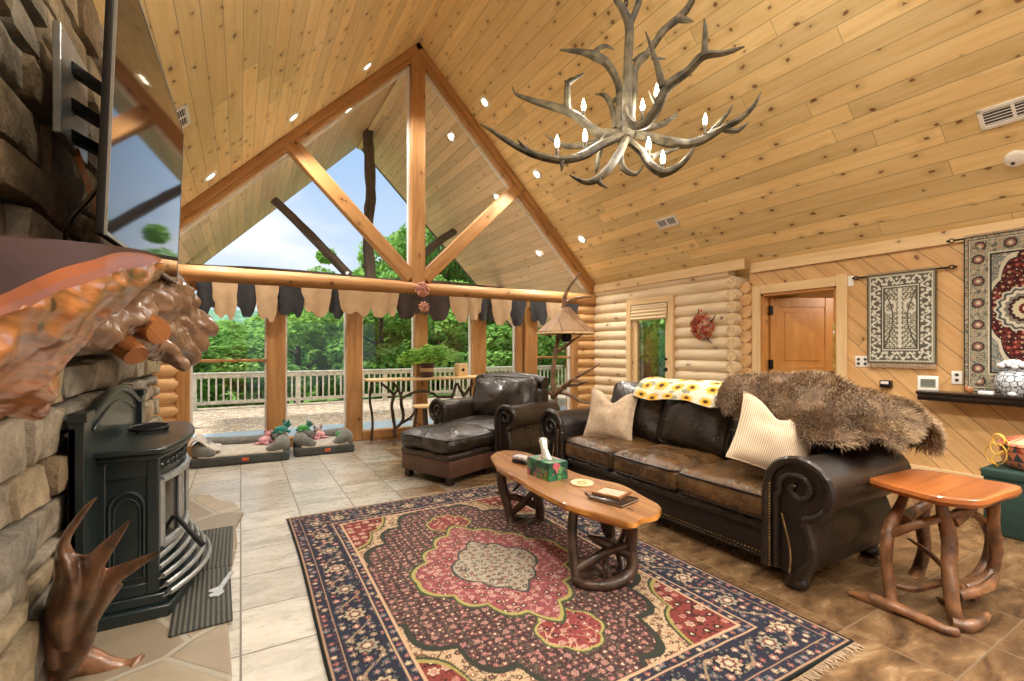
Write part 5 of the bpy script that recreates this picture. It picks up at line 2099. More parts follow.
for _ in range(38000):
    i, j = fr_.uniform(0, nr - 1.001), fr_.uniform(0, nc - 1.001)
    i0, j0 = int(i), int(j)
    a, c, d, e = rows[i0][j0], rows[i0][j0 + 1], rows[i0 + 1][j0], rows[i0 + 1][j0 + 1]
    u, v = j - j0, i - i0
    p = a * (1 - u) * (1 - v) + c * u * (1 - v) + d * (1 - u) * v + e * u * v
    n1 = (c - a).cross(d - a)
    if n1.length < 1e-9:
        continue
    n1.normalize()
    if n1.z < -0.2:
        n1 = -n1
    cv = Vector(noise.noise_vector(p * 7)) * 0.9
    dr_ = (n1 * 0.75 + cv + Vector((0.15, -0.25, -0.25)) + Vector((fr_.gauss(0, .3), fr_.gauss(0, .3), fr_.gauss(0, .3)))).normalized()
    ln = fr_.uniform(0.035, 0.075)
    sd = dr_.orthogonal().normalized() * 0.0028
    mid = p + dr_ * ln * 0.55
    tip = p + dr_ * ln + Vector((0, 0, -0.012)) + cv * 0.008
    k0 = len(vs)
    vs += [p - sd, p + sd, mid + sd * 0.8, mid - sd * 0.8, tip]
    fs += [(k0, k0 + 1, k0 + 2, k0 + 3), (k0 + 3, k0 + 2, k0 + 4)]
b = MB()
b.add(vs, fs)
o = b.build('fur_pile', M['fur'], fb, smooth=False, fix=False)
o['kind'] = 'stuff'


# ================================================================== RUGS AND WALL RUGS
def hashcells(u, v, s, seed=0):
    """jittered cells: distance to the nearest cell centre, cell id hash"""
    iu, iv = np.floor(u / s).astype(int), np.floor(v / s).astype(int)
    best = np.full(u.shape, 9e9)
    hid = np.zeros(u.shape)
    ang = np.zeros(u.shape)
    for du in (-1, 0, 1):
        for dv in (-1, 0, 1):
            a, c = iu + du, iv + dv
            h1 = np.modf(np.abs(np.sin(a * 127.1 + c * 311.7 + seed) * 43758.5453))[0]
            h2 = np.modf(np.abs(np.sin(a * 269.5 + c * 183.3 + seed) * 43758.5453))[0]
            px, py = (a + 0.5 + 0.45 * (h1 - 0.5)) * s, (c + 0.5 + 0.45 * (h2 - 0.5)) * s
            d = np.hypot(u - px, v - py)
            m_ = d < best
            best = np.where(m_, d, best)
            hid = np.where(m_, np.modf(h1 * 7.13 + h2 * 3.7)[0], hid)
            ang = np.where(m_, np.arctan2(v - py, u - px), ang)
    return best, hid, ang


def florals(col, mask, u, v, s, cols, seed, leaf, vine=None):
    """small rosettes with pale centres linked by curling vines"""
    if vine is not None:
        f = np.abs(np.sin(u * 2 * PI / s * 0.5 + 1.7 * np.sin(v * 2 * PI / s * 0.43 + seed)) - np.cos(v * 2 * PI / s * 0.5 + 1.3 * np.sin(u * 2 * PI / s * 0.37)))
        put(col, mask * (f < 0.14), vine)
    d, h, a = hashcells(u, v, s * 0.62, seed + 3.3)
    put(col, mask * (d < s * 0.10) * (h < 0.6), leaf)
    d, h, a = hashcells(u, v, s, seed)
    pet = s * 0.34 * (0.85 + 0.15 * np.cos(a * 6)) * (0.75 + 0.4 * h)
    for i, c in enumerate(cols):
        m_ = (h >= i / len(cols)) & (h < (i + 1) / len(cols))
        put(col, mask * m_ * (d < pet), c)
        put(col, mask * m_ * (d < pet * 0.62), np.array(c) * 0.45)
        put(col, mask * m_ * (d < pet * 0.42), L3(216, 188, 150) if i % 2 else L3(190, 120, 104))


def border(col, mask, s_along, t, w, ground, seed):
    """running border: t from 0 to w across, s_along along the edge"""
    put(col, mask, ground)
    per = w * 1.55
    ph = np.modf(s_along / per + 100)[0] - 0.5
    alt = np.modf(np.floor(s_along / per + 100) * 0.5)[0] > 0.25
    y = (t - w / 2)
    f = np.abs(y - w * 0.3 * np.sin(s_along * 2 * PI / per))
    put(col, mask * (f < w * 0.05), L3(150, 120, 84))
    florals(col, mask, s_along, t, w * 0.3, [L3(150, 70, 60), L3(176, 140, 104), L3(96, 96, 104), L3(180, 110, 92)], seed, L3(110, 112, 84))
    d = np.hypot(ph * per, y)
    a = np.arctan2(y, ph * per)
    big = w * 0.36 * (0.86 + 0.14 * np.cos(a * 8))
    c1 = np.where(alt[..., None], L3(186, 160, 120), L3(150, 140, 116))
    m_ = mask * (d < big)
    put(col, m_, L3(24, 24, 32))
    mm = mask * (d < big * 0.84)
    col[:] = col * (1 - mm[..., None]) + c1 * mm[..., None]
    put(col, mask * (d < big * 0.55) , L3(120, 62, 50))
    put(col, mask * (d < big * 0.3), L3(200, 178, 140))


def lobed(X, Y, rx, ry, n, amp, p=1.0):
    """signed radius of a scalloped diamond: <1 inside"""
    a = np.arctan2(Y / ry, X / rx)
    r = (np.abs(X / rx) ** p + np.abs(Y / ry) ** p) ** (1 / p)
    return r / (1 + amp * np.abs(np.sin(a * n / 2)))


RW, RL = 2.07, 2.95
rx0, ry1 = 0.31, 4.01
ry0 = ry1 - RL
nx, ny = 420, 600
xs, ys = np.linspace(-RW / 2, RW / 2, nx), np.linspace(-RL / 2, RL / 2, ny)
X, Y = np.meshgrid(xs, ys)
ex, ey = RW / 2 - np.abs(X), RL / 2 - np.abs(Y)
E = np.minimum(ex, ey)
navy, cream, red, rust = L3(44, 46, 64), L3(196, 166, 122), L3(136, 46, 44), L3(150, 74, 40)
col = np.tile(navy, (ny, nx, 1))
side = ex < ey
S = np.where(side, Y, X)
put(col, np.ones_like(E), navy)
# guard stripes and main border
border(col, ((E > 0.09) & (E < 0.27)) * 1.0, S, E - 0.09, 0.18, L3(42, 44, 62), 2.0)
for e0, e1, c in ((0.0, 0.012, L3(30, 36, 34)), (0.012, 0.02, L3(176, 130, 92)), (0.075, 0.083, L3(176, 130, 92)), (0.275, 0.283, L3(190, 148, 104)), (0.325, 0.337, L3(204, 158, 110))):
    put(col, ((E >= e0) & (E < e1)) * 1.0, c)
for e0, e1 in ((0.02, 0.075), (0.283, 0.325)):
    mk = ((E >= e0) & (E < e1)) * 1.0
    florals(col, mk, S, E - e0, 0.05, [L3(170, 96, 80), L3(180, 150, 110), L3(110, 116, 120)], 5.0, L3(120, 60, 50))
# field
F = (E >= 0.337) * 1.0
put(col, F, L3(196, 160, 112))
florals(col, F, X, Y, 0.05, [L3(150, 92, 48), L3(120, 78, 44), L3(88, 70, 50), L3(168, 112, 64)], 1.0, L3(120, 86, 52), L3(104, 74, 46))
fw, fl = RW / 2 - 0.337, RL / 2 - 0.337
# corner pieces (red with gold outline)
cx_, cy_ = fw - np.abs(X), fl - np.abs(Y)
cr_ = (cx_ / 0.30 + cy_ / 0.50) / (1 + 0.16 * np.abs(np.sin(np.arctan2(cy_ / 0.62, cx_ / 0.34) * 4)))
mk = F * (cr_ < 1.08)
put(col, mk, L3(62, 72, 46))
put(col, F * (cr_ < 1.04), L3(166, 148, 50))
mk = F * (cr_ < 0.99)
put(col, mk, L3(140, 44, 34))
florals(col, mk, X, Y, 0.07, [L3(206, 120, 96), L3(70, 30, 30), L3(214, 170, 130)], 7.0, L3(60, 44, 34), L3(84, 36, 30))
# great dark lozenge field
g_ = lobed(X, Y, fw * 1.12, fl * 1.0, 18, 0.10, 1.3)
mk = F * (g_ < 1.045)
put(col, mk, L3(58, 60, 50))
mk = F * (g_ < 1.0)
put(col, mk, L3(70, 48, 48))
florals(col, mk, X, Y, 0.03, [L3(150, 84, 80), L3(132, 70, 70), L3(120, 96, 84)], 21.0, L3(98, 84, 64))
florals(col, mk, X, Y, 0.05, [L3(186, 100, 96), L3(150, 66, 64), L3(190, 130, 112), L3(112, 60, 58)], 11.0, L3(98, 84, 64), L3(96, 78, 62))
# pendants
for sg in (-1, 1):
    p_ = lobed(X, Y - sg * 0.76, 0.15, 0.16, 8, 0.12, 1.5)
    put(col, F * (p_ < 1.12), L3(70, 84, 54))
    put(col, F * (p_ < 1.06), L3(176, 160, 60))
    mk = F * (p_ < 0.98)
    put(col, mk, L3(150, 48, 44))
    florals(col, mk, X, Y, 0.062, [L3(214, 150, 130), L3(180, 90, 80), L3(90, 40, 40)], 4.0, L3(90, 50, 40), L3(206, 150, 110))
# medallion
md = lobed(X, Y, 0.47, 0.60, 14, 0.11, 1.2)
put(col, F * (md < 1.08), L3(70, 82, 52))
put(col, F * (md < 1.045), L3(174, 158, 58))
mk = F * (md < 1.0)
put(col, mk, L3(156, 64, 66))
florals(col, mk, X, Y, 0.052, [L3(206, 128, 120), L3(112, 56, 60), L3(214, 160, 140), L3(90, 44, 50)], 6.0, L3(80, 70, 66), L3(200, 140, 116))
mi_ = lobed(X, Y, 0.255, 0.33, 10, 0.11, 1.2)
put(col, F * (mi_ < 1.06), L3(64, 74, 68))
mk = F * (mi_ < 1.0)
put(col, mk, L3(176, 160, 132))
florals(col, mk, X, Y, 0.05, [L3(120, 70, 66), L3(80, 74, 70), L3(150, 112, 90)], 8.0, L3(90, 84, 70), L3(110, 92, 78))
P = np.stack([X, Y, np.full_like(X, 0.012)], -1)
P[..., 2] += 0.0012 * np.sin(X * 31) * np.sin(Y * 17)
P[..., 1] += 0.006 * np.sin(X * 3.1 + 0.5) * (np.abs(Y) / (RL / 2)) ** 3
P[..., 0] += 0.008 * np.sin(Y * 2.3)
rg = thing('persian_rug', 'red and navy persian rug with medallion under the coffee table', 'rug', (rx0 + RW / 2, (ry0 + ry1) / 2, 0))
lum = col.mean(-1, keepdims=True)
col = (lum + (col - lum) * 0.70) * 0.82
o = color_grid('rug_pile', P, col, M['woven'], 0.011)
o.parent = rg
r_ = random.Random(3)
for sg in (-1, 1):
    b = MB()
    for i in range(190):
        x = -RW / 2 + RW * (i + 0.5) / 190
        y = sg * (RL / 2 + 0.006 * math.sin(x * 3.1 + 0.5))
        l = r_.uniform(0.03, 0.055)
        b.tube([(x, y, 0.007), (x + r_.uniform(-.01, .01), y + sg * l * 0.6, 0.006), (x + r_.uniform(-.02, .02), y + sg * l, 0.003)], [0.003, 0.003, 0.0015], 4)
    b.build('fringe', M['canvas'], rg)


def wall_rug(name, label, y0, y1, z0, z1, painter, rod_ext=0.1, nx=160, ny=240, fringe=True, group=None):
    w, h = y1 - y0, z1 - z0
    t = thing(name, label, 'wall rug', (WX - 0.045, (y0 + y1) / 2, z0))
    U, V = np.meshgrid(np.linspace(-w / 2, w / 2, nx), np.linspace(0, h, ny))
    c = painter(U, V, w, h)
    P = np.stack([-0.006 * np.cos(U / w * 17) * (1 - V / h) , U, V], -1)
    o = color_grid('woven_panel', P, c, M['woven'], -0.006)
    o.parent = t
    if fringe:
        for zz, sg in ((0, -1), (h, 1)):
            b = MB()
            for i in range(int(w * 110)):
                yy = -w / 2 + (i + 0.5) / 110
                b.tube([(0.0, yy, zz), (-0.004 if sg < 0 else -0.012, yy + 0.003 * math.sin(i * 2.2), zz + sg * (0.045 if sg < 0 else 0.018))], [0.004, 0.0025], 4)
            b.build('fringe', M['canvas'], t)
    rod = thing('curtain_rod', 'black iron rod holding the ' + label.split(' hanging')[0], 'rod', (WX - 0.034, (y0 + y1) / 2, z1 - 0.006))
    b = MB()
    b.tube([(0, -w / 2 - rod_ext, 0), (0, w / 2 + rod_ext, 0)], 0.009, 10)
    b.build('pole', M['iron'], rod)
    for sg in (-1, 1):
        b = MB()
        y = sg * (w / 2 + rod_ext)
        ring = [(0, y + sg * 0.02 + 0.018 * math.cos(a), 0.018 * math.sin(a)) for a in np.linspace(0, 2 * PI, 14, endpoint=False)]
        b.tube(ring, 0.006, 6, closed=True)
        b.blob((0, y + sg * 0.045, 0), 0.012, 0.016, 0.012, 7)
        b.build('finial', M['iron'], rod)
        b = MB()
        b.tube([(0, y - sg * 0.03, 0), (0.04, y - sg * 0.03, 0)], 0.007, 6)
        b.build('bracket', M['iron'], rod)
    return t


def paint_small(U, V, w, h):
    c = np.tile(L3(150, 144, 122), U.shape + (1,))
    E = np.minimum(w / 2 - np.abs(U), np.minimum(V, h - V))
    side = (w / 2 - np.abs(U)) < np.minimum(V, h - V)
    S = np.where(side, V, U)
    silver, dk = L3(208, 206, 192), L3(84, 82, 72)
    mk = ((E > 0.03) & (E < 0.13)) * 1.0
    put(c, mk, L3(96, 92, 80))
    f = np.abs(np.sin(S * 2 * PI / 0.11) * 0.032 - (E - 0.08))
    put(c, mk * (f < 0.011), silver)
    d, hh, a = hashcells(S, E, 0.045, 2.0)
    put(c, mk * (d < 0.013 * (1 + .3 * np.cos(a * 5))), silver)
    for e0, e1, q in ((0.0, 0.012, dk), (0.026, 0.034, silver), (0.128, 0.137, dk), (0.137, 0.146, silver), (0.146, 0.16, dk)):
        put(c, ((E >= e0) & (E < e1)) * 1.0, q)
    F = (E >= 0.16) * 1.0
    put(c, F, L3(136, 132, 110))
    A = np.abs(U)
    vv = V - h / 2
    put(c, F * (A < 0.012 + 0.01 * np.sin(V * 60) ** 2), silver)
    f = np.abs(np.sin(A * 84 + 2.2 * np.sin(vv * 37)) * np.cos(vv * 64 + 1.9 * np.sin(A * 55)))
    put(c, F * (f > 0.72) * (A > 0.02) * 0.8, silver)
    d, hh, a = hashcells(U, V, 0.022, 5.0)
    put(c, F * (d < 0.007) * (A > 0.03), silver)
    put(c, F * (f < 0.12) * (A > 0.02), L3(92, 90, 78))
    br = np.abs(np.hypot(A - 0.09, (vv - 0.12) * 0.8) - 0.05)
    put(c, F * (br < 0.012), silver)
    arch = np.abs(A - (0.11 - 0.05 * np.cos((vv) * 7)))
    put(c, F * (arch < 0.006), dk)
    return c


def paint_large(U, V, w, h):
    c = np.tile(L3(150, 146, 126), U.shape + (1,))
    E = np.minimum(w / 2 - np.abs(U), np.minimum(V, h - V))
    side = (w / 2 - np.abs(U)) < np.minimum(V, h - V)
    S = np.where(side, V - h / 2, U)
    cream, dk = L3(196, 188, 164), L3(46, 44, 48)
    mk = (E < 0.19) * 1.0
    florals(c, mk, S, E, 0.05, [L3(196, 188, 164), L3(90, 92, 88), L3(170, 160, 136)], 3.0, L3(84, 84, 78), L3(100, 98, 88))
    ph = np.modf(S / 0.2 + 50)[0] - 0.5
    d = np.hypot(ph * 0.2, E - 0.1)
    put(c, mk * (d < 0.045), L3(70, 58, 56))
    put(c, mk * (d < 0.03), L3(150, 110, 96))
    put(c, mk * (d < 0.014), cream)
    for e0, e1, q in ((0.0, 0.01, dk), (0.03, 0.036, dk), (0.036, 0.044, cream), (0.165, 0.175, cream), (0.175, 0.19, dk)):
        put(c, ((E >= e0) & (E < e1)) * 1.0, q)
    F = (E >= 0.19) * 1.0
    put(c, F, L3(120, 124, 118))
    florals(c, F, U, V, 0.05, [L3(200, 196, 180), L3(90, 88, 92), L3(160, 150, 130)], 5.0, L3(80, 84, 84), L3(150, 146, 130))
    X_, Y_ = U, V - h * 0.52
    r = lobed(X_, Y_, w / 2 - 0.19, h / 2 - 0.22, 10, 0.10, 1.5)
    put(c, F * (r < 1.12), L3(190, 184, 162))
    put(c, F * (r < 1.02), L3(50, 40, 42))
    mk = F * (r < 0.98)
    put(c, mk, L3(66, 30, 30))
    florals(c, mk, X_, Y_, 0.045, [L3(190, 160, 130), L3(40, 32, 40), L3(150, 70, 60)], 9.0, L3(60, 40, 40), L3(120, 60, 52))
    rr = np.hypot(X_, Y_)
    a = np.arctan2(Y_, X_)
    for r0, q in ((0.2, L3(186, 182, 164)), (0.185, L3(80, 84, 84)), (0.165, L3(196, 190, 168)), (0.14, L3(120, 116, 104)), (0.115, L3(60, 40, 40)), (0.09, L3(190, 180, 150)), (0.05, L3(100, 40, 36)), (0.025, L3(210, 200, 170))):
        put(c, F * (rr < r0 * (1 + 0.05 * np.cos(a * 16))), q)
    return c


wall_rug('wall_rug', 'small silver grey woven wall rug with fringe hanging beside the hall door', 1.90, 2.485, 1.17, 2.11, paint_small, 0.09)
wall_rug('wall_rug', 'large dark red medallion wall rug hanging at the right edge above the ledge', 0.88, 1.70, 0.925, 2.36, paint_large, 0.07, 240, 400)

# ================================================================== TABLES
RUGZ = 0.0135


def slab(b, px, zt, th, under=0.035, n=10, mi_top=0, mi_edge=1, jit=0.006):
    """live-edge slab from its top outline"""
    q = spl([tuple(p) for p in px] + [tuple(px[0])], n)[:-1]
    c = sum((Vector(p) for p in q), Vector((0, 0, 0))) / len(q)
    top, edge, bot, rim = [], [], [], []
    for p in q:
        p = Vector(p)
        d = (p - c)
        d.z = 0
        d.normalize()
        j = jit * noise.noise(p * 14)
        rim.append((p.x - d.x * 0.012, p.y - d.y * 0.012, zt))
        top.append((p.x + d.x * j, p.y + d.y * j, zt - 0.006))
        edge.append((p.x + d.x * (j * 2 + 0.006), p.y + d.y * (j * 2 + 0.006), zt - th * 0.55))
        bot.append((p.x - d.x * (under + j), p.y - d.y * (under + j), zt - th))
    m_ = len(q)
    b.add(rim, [tuple(range(m_))], mi_top)
    b.grid([rim, top], mi=mi_top, close_u=True)
    b.grid([top, edge, bot], mi=mi_edge, close_u=True)
    b.add(bot, [tuple(reversed(range(m_)))], mi_top)


ct = thing('coffee_table', 'live edge wooden coffee table on twisted root legs standing on the rug', 'coffee table', (1.76, 2.6, RUGZ))
TZ = 0.452
opx = [(490, 456), (497, 451.5), (510, 450), (527, 452.5), (548, 460), (574, 471.5), (600, 479), (624, 485), (646, 497), (661, 506), (656, 514), (642, 517.5), (632, 522), (612, 517), (590, 511), (567, 504), (548, 495), (532, 487), (519, 478), (505, 471), (496, 465)]
b = W('y')
slab(b, [FL(u, v, TZ) for u, v in opx], TZ, 0.05, 0.03, 5)
b.build('table_top', [M['slab'], M['slab_edge']], ct, angle=50)
c4 = lambda x, y: (480 + x / 4.005, 430 + y / 4.005)


def roots(par, conv, branches, mat, wob=0.3):
    b = W()
    for br in branches:
        ptube(b, [conv(x, y) + (t, r) for x, y, t, r in br], n=9, seg=6, wob=wob)
    o = b.build('leg_frame', M[mat], par, angle=70)
    return o


# the near frame: two uprights, cross braces and a looped foot
roots(ct, c4, [
    [(375, 312, 2.72, 4.5), (368, 400, 2.70, 5), (375, 500, 2.67, 5), (385, 598, 2.63, 5.5)],
    [(612, 375, 2.62, 5), (604, 470, 2.68, 6), (610, 540, 2.66, 6.5), (592, 590, 2.62, 5.5)],
    [(378, 600, 2.62, 4.5), (425, 622, 2.56, 5), (500, 622, 2.55, 5.5), (560, 605, 2.58, 5.5), (598, 578, 2.62, 5)],
    [(392, 590, 2.62, 4), (450, 580, 2.72, 3.5), (520, 588, 2.74, 4), (580, 570, 2.68, 4)],
    [(385, 560, 2.64, 4), (440, 525, 2.66, 4.4), (500, 490, 2.68, 4.2), (560, 470, 2.68, 4), (602, 455, 2.68, 4)],
    [(430, 425, 2.72, 1.2), (470, 440, 2.7, 3.6), (530, 465, 2.7, 4.4), (600, 500, 2.66, 4)],
    [(490, 345, 2.85, 4), (508, 400, 2.86, 4.2), (545, 470, 2.85, 4), (566, 530, 2.8, 3.6), (570, 590, 2.72, 4)],
    [(525, 360, 2.85, 3), (530, 420, 2.84, 3.2), (510, 470, 2.8, 3.2), (500, 540, 2.76, 3), (505, 600, 2.66, 3)],
    [(585, 380, 2.7, 3), (570, 430, 2.75, 3), (545, 470, 2.78, 2.6)]], 'juniper_dark')
roots(ct, c4, [
    [(82, 155, 3.62, 4), (88, 215, 3.6, 4.6), (105, 280, 3.58, 4.6), (118, 330, 3.56, 4.6), (128, 384, 3.52, 5)],
    [(222, 205, 3.4, 4.4), (232, 270, 3.45, 4.8), (240, 320, 3.5, 4.6), (242, 352, 3.6, 4.6)],
    [(118, 384, 3.5, 3.6), (170, 378, 3.5, 4), (215, 360, 3.55, 4), (258, 360, 3.58, 1.5)],
    [(60, 246, 3.6, 1), (110, 265, 3.6, 3), (160, 275, 3.56, 3.4), (235, 310, 3.5, 3.2)],
    [(118, 340, 3.56, 3), (165, 300, 3.52, 3.6), (215, 245, 3.45, 3.4)],
    [(130, 245, 3.7, 1), (150, 225, 3.72, 2), (170, 200, 3.74, 2.4), (190, 170, 3.7, 2.6)],
    [(120, 345, 3.55, 3), (170, 350, 3.6, 3), (235, 345, 3.62, 3)]], 'juniper_dark')

# things on the coffee table
tb = thing('tissue_box', 'tropical print tissue box with a raised white tissue on the coffee table', 'tissue box', (1.815, 2.665, TZ), R(2))
b = MB()
b.box(-0.078, 0.078, -0.128, 0.128, 0, 0.118)
b.build('carton', M['tissue_print'], tb, bevel=0.002)
b = MB()
b.lathe([(0.0, 0.1185), (0.05, 0.1187), (0.05, 0.1195), (0.0, 0.1195)], n=16, sx=0.6, sy=1.2)
b.build('opening', M['vent_dark'], tb)
b = MB()
rows = []
for i in range(10):
    f = i / 9
    rows.append([(0.022 * math.cos(a) * (1 - 0.4 * f) + 0.012 * math.sin(a * 3 + f * 2) * f, 0.05 * math.sin(a) * (1 - 0.35 * f) + 0.05 * f + 0.014 * math.cos(a * 4 + f * 3) * f,
                  0.115 + 0.12 * f + 0.02 * math.sin(a * 2 + 1) * f) for a in np.linspace(0, 2 * PI, 16)])
b.grid(rows)
b.build('tissue', M['paper'], tb)
p = FL(522, 463, TZ)
gd = thing('gadget', 'small grey and black rounded gadget behind the tissue box', 'gadget', p, R(20))
b = MB()
b.rbox(-0.045, 0.045, -0.07, 0.07, 0, 0.032, r=0.015, seg=3)
b.build('base', M['plastic_black'], gd)
b = MB()
b.rbox(-0.042, 0.042, -0.066, 0.066, 0.026, 0.056, r=0.015, seg=3)
b.build('grey_shell', M['toy_grey'], gd)
cs_ = thing('coaster', 'round light wooden coaster with raised rim on the coffee table', 'coaster', FL(582, 484, TZ))
b = MB()
b.lathe([(0.0, 0.0), (0.072, 0.0), (0.075, 0.006), (0.072, 0.013), (0.062, 0.013), (0.056, 0.007), (0.0, 0.007)], n=32)
b.build('disc', M['trim'], cs_)
b = MB()
b.tube([(0.028 * math.cos(a), 0.028 * math.sin(a), 0.008) for a in np.linspace(0, 2 * PI, 20, endpoint=False)], 0.004, 5, closed=True)
b.build('inner_ring', M['slab_edge'], cs_)
bz = R(14)
nb = thing('notebook', 'dark bound notebook lying under the framed card on the coffee table', 'notebook', FL(613, 500, TZ), bz)
b = MB()
b.rbox(-0.09, 0.09, -0.115, 0.115, 0, 0.004, r=0.002, seg=1)
b.rbox(-0.09, 0.09, -0.115, 0.115, 0.014, 0.018, r=0.002, seg=1)
b.build('cover', M['dark_wood'], nb)
b = MB()
b.box(-0.085, 0.085, -0.11, 0.11, 0.004, 0.014)
b.build('pages', M['canvas'], nb)
fc = thing('framed_card', 'pale framed card on top of the dark notebook', 'framed card', FL(612, 498, TZ) + Vector((0.01, 0.015, 0.018)), bz + 0.1)
b = MB()
for x0, x1, y0, y1 in ((-.075, .075, -.09, -.075), (-.075, .075, .075, .09), (-.075, -.06, -.075, .075), (.06, .075, -.075, .075)):
    b.box(x0, x1, y0, y1, 0, 0.016)
b.build('frame', M['slab'], fc, bevel=0.002)
b = MB()
b.box(-.06, .06, -.075, .075, 0, 0.011)
b.build('card', M['canvas'], fc)
pn = thing('pen', 'black pen with a clip beside the notebook', 'pen', FL(589, 496.5, TZ), R(75))
b = MB()
b.tube([(-0.06, 0, 0.006), (0.05, 0, 0.006), (0.066, 0, 0.005)], [0.005, 0.005, 0.001], 8)
b.build('barrel', M['plastic_black'], pn)
b = MB()
b.tube([(-0.06, 0.004, 0.013), (-0.02, 0.004, 0.011)], 0.0015, 5)
b.blob((-0.06, 0.0, 0.012), 0.008, 0.008, 0.008, 6)
b.build('clip', M['iron'], pn)

# --- side table at the right
sd_ = thing('side_table', 'rustic side table with bent juniper branch legs beside the sofa', 'side table', (3.1, 1.02, 0))
SZ = 0.605
b = W('x')
spx = [(868.5, 477.5), (880, 474.5), (897, 471), (914, 468.5), (950, 473), (985, 479), (1021, 486), (1003, 493), (983, 499.5), (962, 499), (938, 496), (912, 490), (888, 483.5)]
slab(b, [FL(u, v, SZ) for u, v in spx], SZ, 0.045, 0.008, 4, 0, 0, 0.001)
b.build('table_top', [M['red_top']], sd_, angle=40)
c2 = lambda x, y: (840 + x / 2.962, 420 + y / 2.962)
b = W()
for br in [
    [(190, 225, 2.62, 8), (160, 290, 2.58, 10), (140, 350, 2.54, 10), (138, 430, 2.5, 9), (146, 500, 2.47, 8), (150, 545, 2.45, 9)],
    [(185, 300, 2.6, 12), (215, 275, 2.75, 9), (262, 245, 2.8, 7)],
    [(262, 240, 2.8, 7), (245, 310, 2.8, 9), (250, 380, 2.78, 9), (238, 440, 2.76, 9), (205, 488, 2.72, 7)],
    [(160, 335, 2.52, 6), (210, 315, 2.46, 6.5), (280, 295, 2.42, 6), (350, 275, 2.42, 5.5), (400, 262, 2.44, 4.5)],
    [(300, 252, 2.42, 8), (318, 330, 2.4, 11), (322, 420, 2.36, 11), (332, 520, 2.3, 11), (345, 590, 2.27, 12), (352, 608, 2.27, 12)],
    [(330, 300, 2.42, 10), (365, 275, 2.44, 9), (400, 280, 2.48, 6), (432, 310, 2.55, 7), (442, 360, 2.6, 7), (425, 430, 2.6, 7), (385, 480, 2.5, 9), (350, 505, 2.4, 8)],
    [(450, 245, 2.5, 10), (456, 320, 2.5, 10), (460, 400, 2.5, 10), (448, 450, 2.5, 9), (415, 480, 2.46, 10), (370, 500, 2.42, 8)],
    [(350, 520, 2.33, 8), (400, 510, 2.34, 8), (440, 490, 2.4, 7), (462, 455, 2.5, 6)],
    [(400, 500, 2.5, 9), (395, 540, 2.5, 11), (400, 575, 2.5, 13)],
    [(28, 512, 2.52, 4), (80, 525, 2.46, 9), (125, 545, 2.4, 10), (155, 552, 2.36, 10), (200, 570, 2.31, 9), (260, 598, 2.24, 9), (310, 622, 2.18, 8), (345, 628, 2.17, 8)],
    [(165, 490, 2.48, 5), (220, 500, 2.44, 5.5), (270, 490, 2.4, 5), (315, 480, 2.36, 5)],
    [(200, 350, 2.7, 1.5), (240, 375, 2.66, 3), (275, 405, 2.55, 4), (312, 440, 2.42, 4)],
    [(330, 600, 2.22, 9), (370, 612, 2.2, 10), (410, 602, 2.22, 9), (432, 580, 2.28, 7)],
    [(215, 515, 2.7, 4), (260, 525, 2.6, 4), (320, 535, 2.4, 4)]]:
    ptube(b, [c2(x, y) + (t, r * 0.6) for x, y, t, r in br], n=10, seg=6, wob=0.4)
b.build('leg_frame', M['juniper'], sd_, angle=70)

# --- green box with the painted pot
gb = thing('storage_box', 'dark green fabric covered box behind the side table, carrying the painted pot', 'box', (4.86, 1.04, 0), R(0))
b = MB()
b.rbox(-0.22, 0.24, -0.26, 0.2, 0, 0.41, r=0.015, seg=2)
b.build('body', M['green_box'], gb)
b = MB()
b.rbox(-0.23, 0.25, -0.27, 0.21, 0.40, 0.465, r=0.012, seg=2)
b.build('lid', M['green_box'], gb)
pt_ = thing('lidded_pot', 'round painted pottery bowl with lid and yellow ribbon on the green box', 'pot', (4.88, 1.01, 0.465))
b = MB()
b.lathe([(0.0, 0.0), (0.13, 0.0), (0.16, 0.012), (0.185, 0.05), (0.2, 0.12), (0.205, 0.16), (0.19, 0.165), (0.0, 0.165)], n=36)
b.build('bowl', M['pottery'], pt_)
b = MB()
b.lathe([(0.205, 0.165), (0.21, 0.172), (0.19, 0.195), (0.12, 0.225), (0.05, 0.24), (0.04, 0.235), (0.0, 0.235)], n=36)
b.lathe([(0.0, 0.24), (0.03, 0.245), (0.038, 0.262), (0.02, 0.278), (0, 0.28)], n=16)
b.build('lid', M['pottery'], pt_)
b = MB()
for k_, (dx, dy, dz, rr) in enumerate(((-0.17, 0.16, 0.16, 0.06), (-0.16, 0.18, 0.10, 0.075), (-0.15, 0.17, 0.20, 0.045))):
    ring = [(dx + 0.02 * math.sin(a + k_), dy + rr * 0.8 * math.cos(a), dz + rr * math.sin(a)) for a in np.linspace(0, 2 * PI, 20, endpoint=False)]
    b.tube(ring, 0.007, 6, closed=True, flat=0.4)
b.tube(spl([(-0.16, 0.14, 0.13), (-0.17, 0.2, 0.06), (-0.16, 0.17, 0.01)], 5), 0.006, 6, flat=0.4)
b.build('ribbon', M['yellow'], pt_)


# ================================================================== FLOOR LAMP, CONSOLE, DOG BEDS
lp = thing('antler_floor_lamp', 'tall antler floor lamp with rawhide shade between armchair and sofa', 'floor lamp', (3.40, 4.79, 0))
TL = 5.86


def lamp_part(name, brs, mat='antler_brown', par=None):
    b = W()
    for br in brs:
        ptube(b, [(u, v, TL + dt, r * 0.62) for u, v, dt, r in br], n=9, seg=6, wob=0.2)
    return b.build(name, M[mat], par or lp)


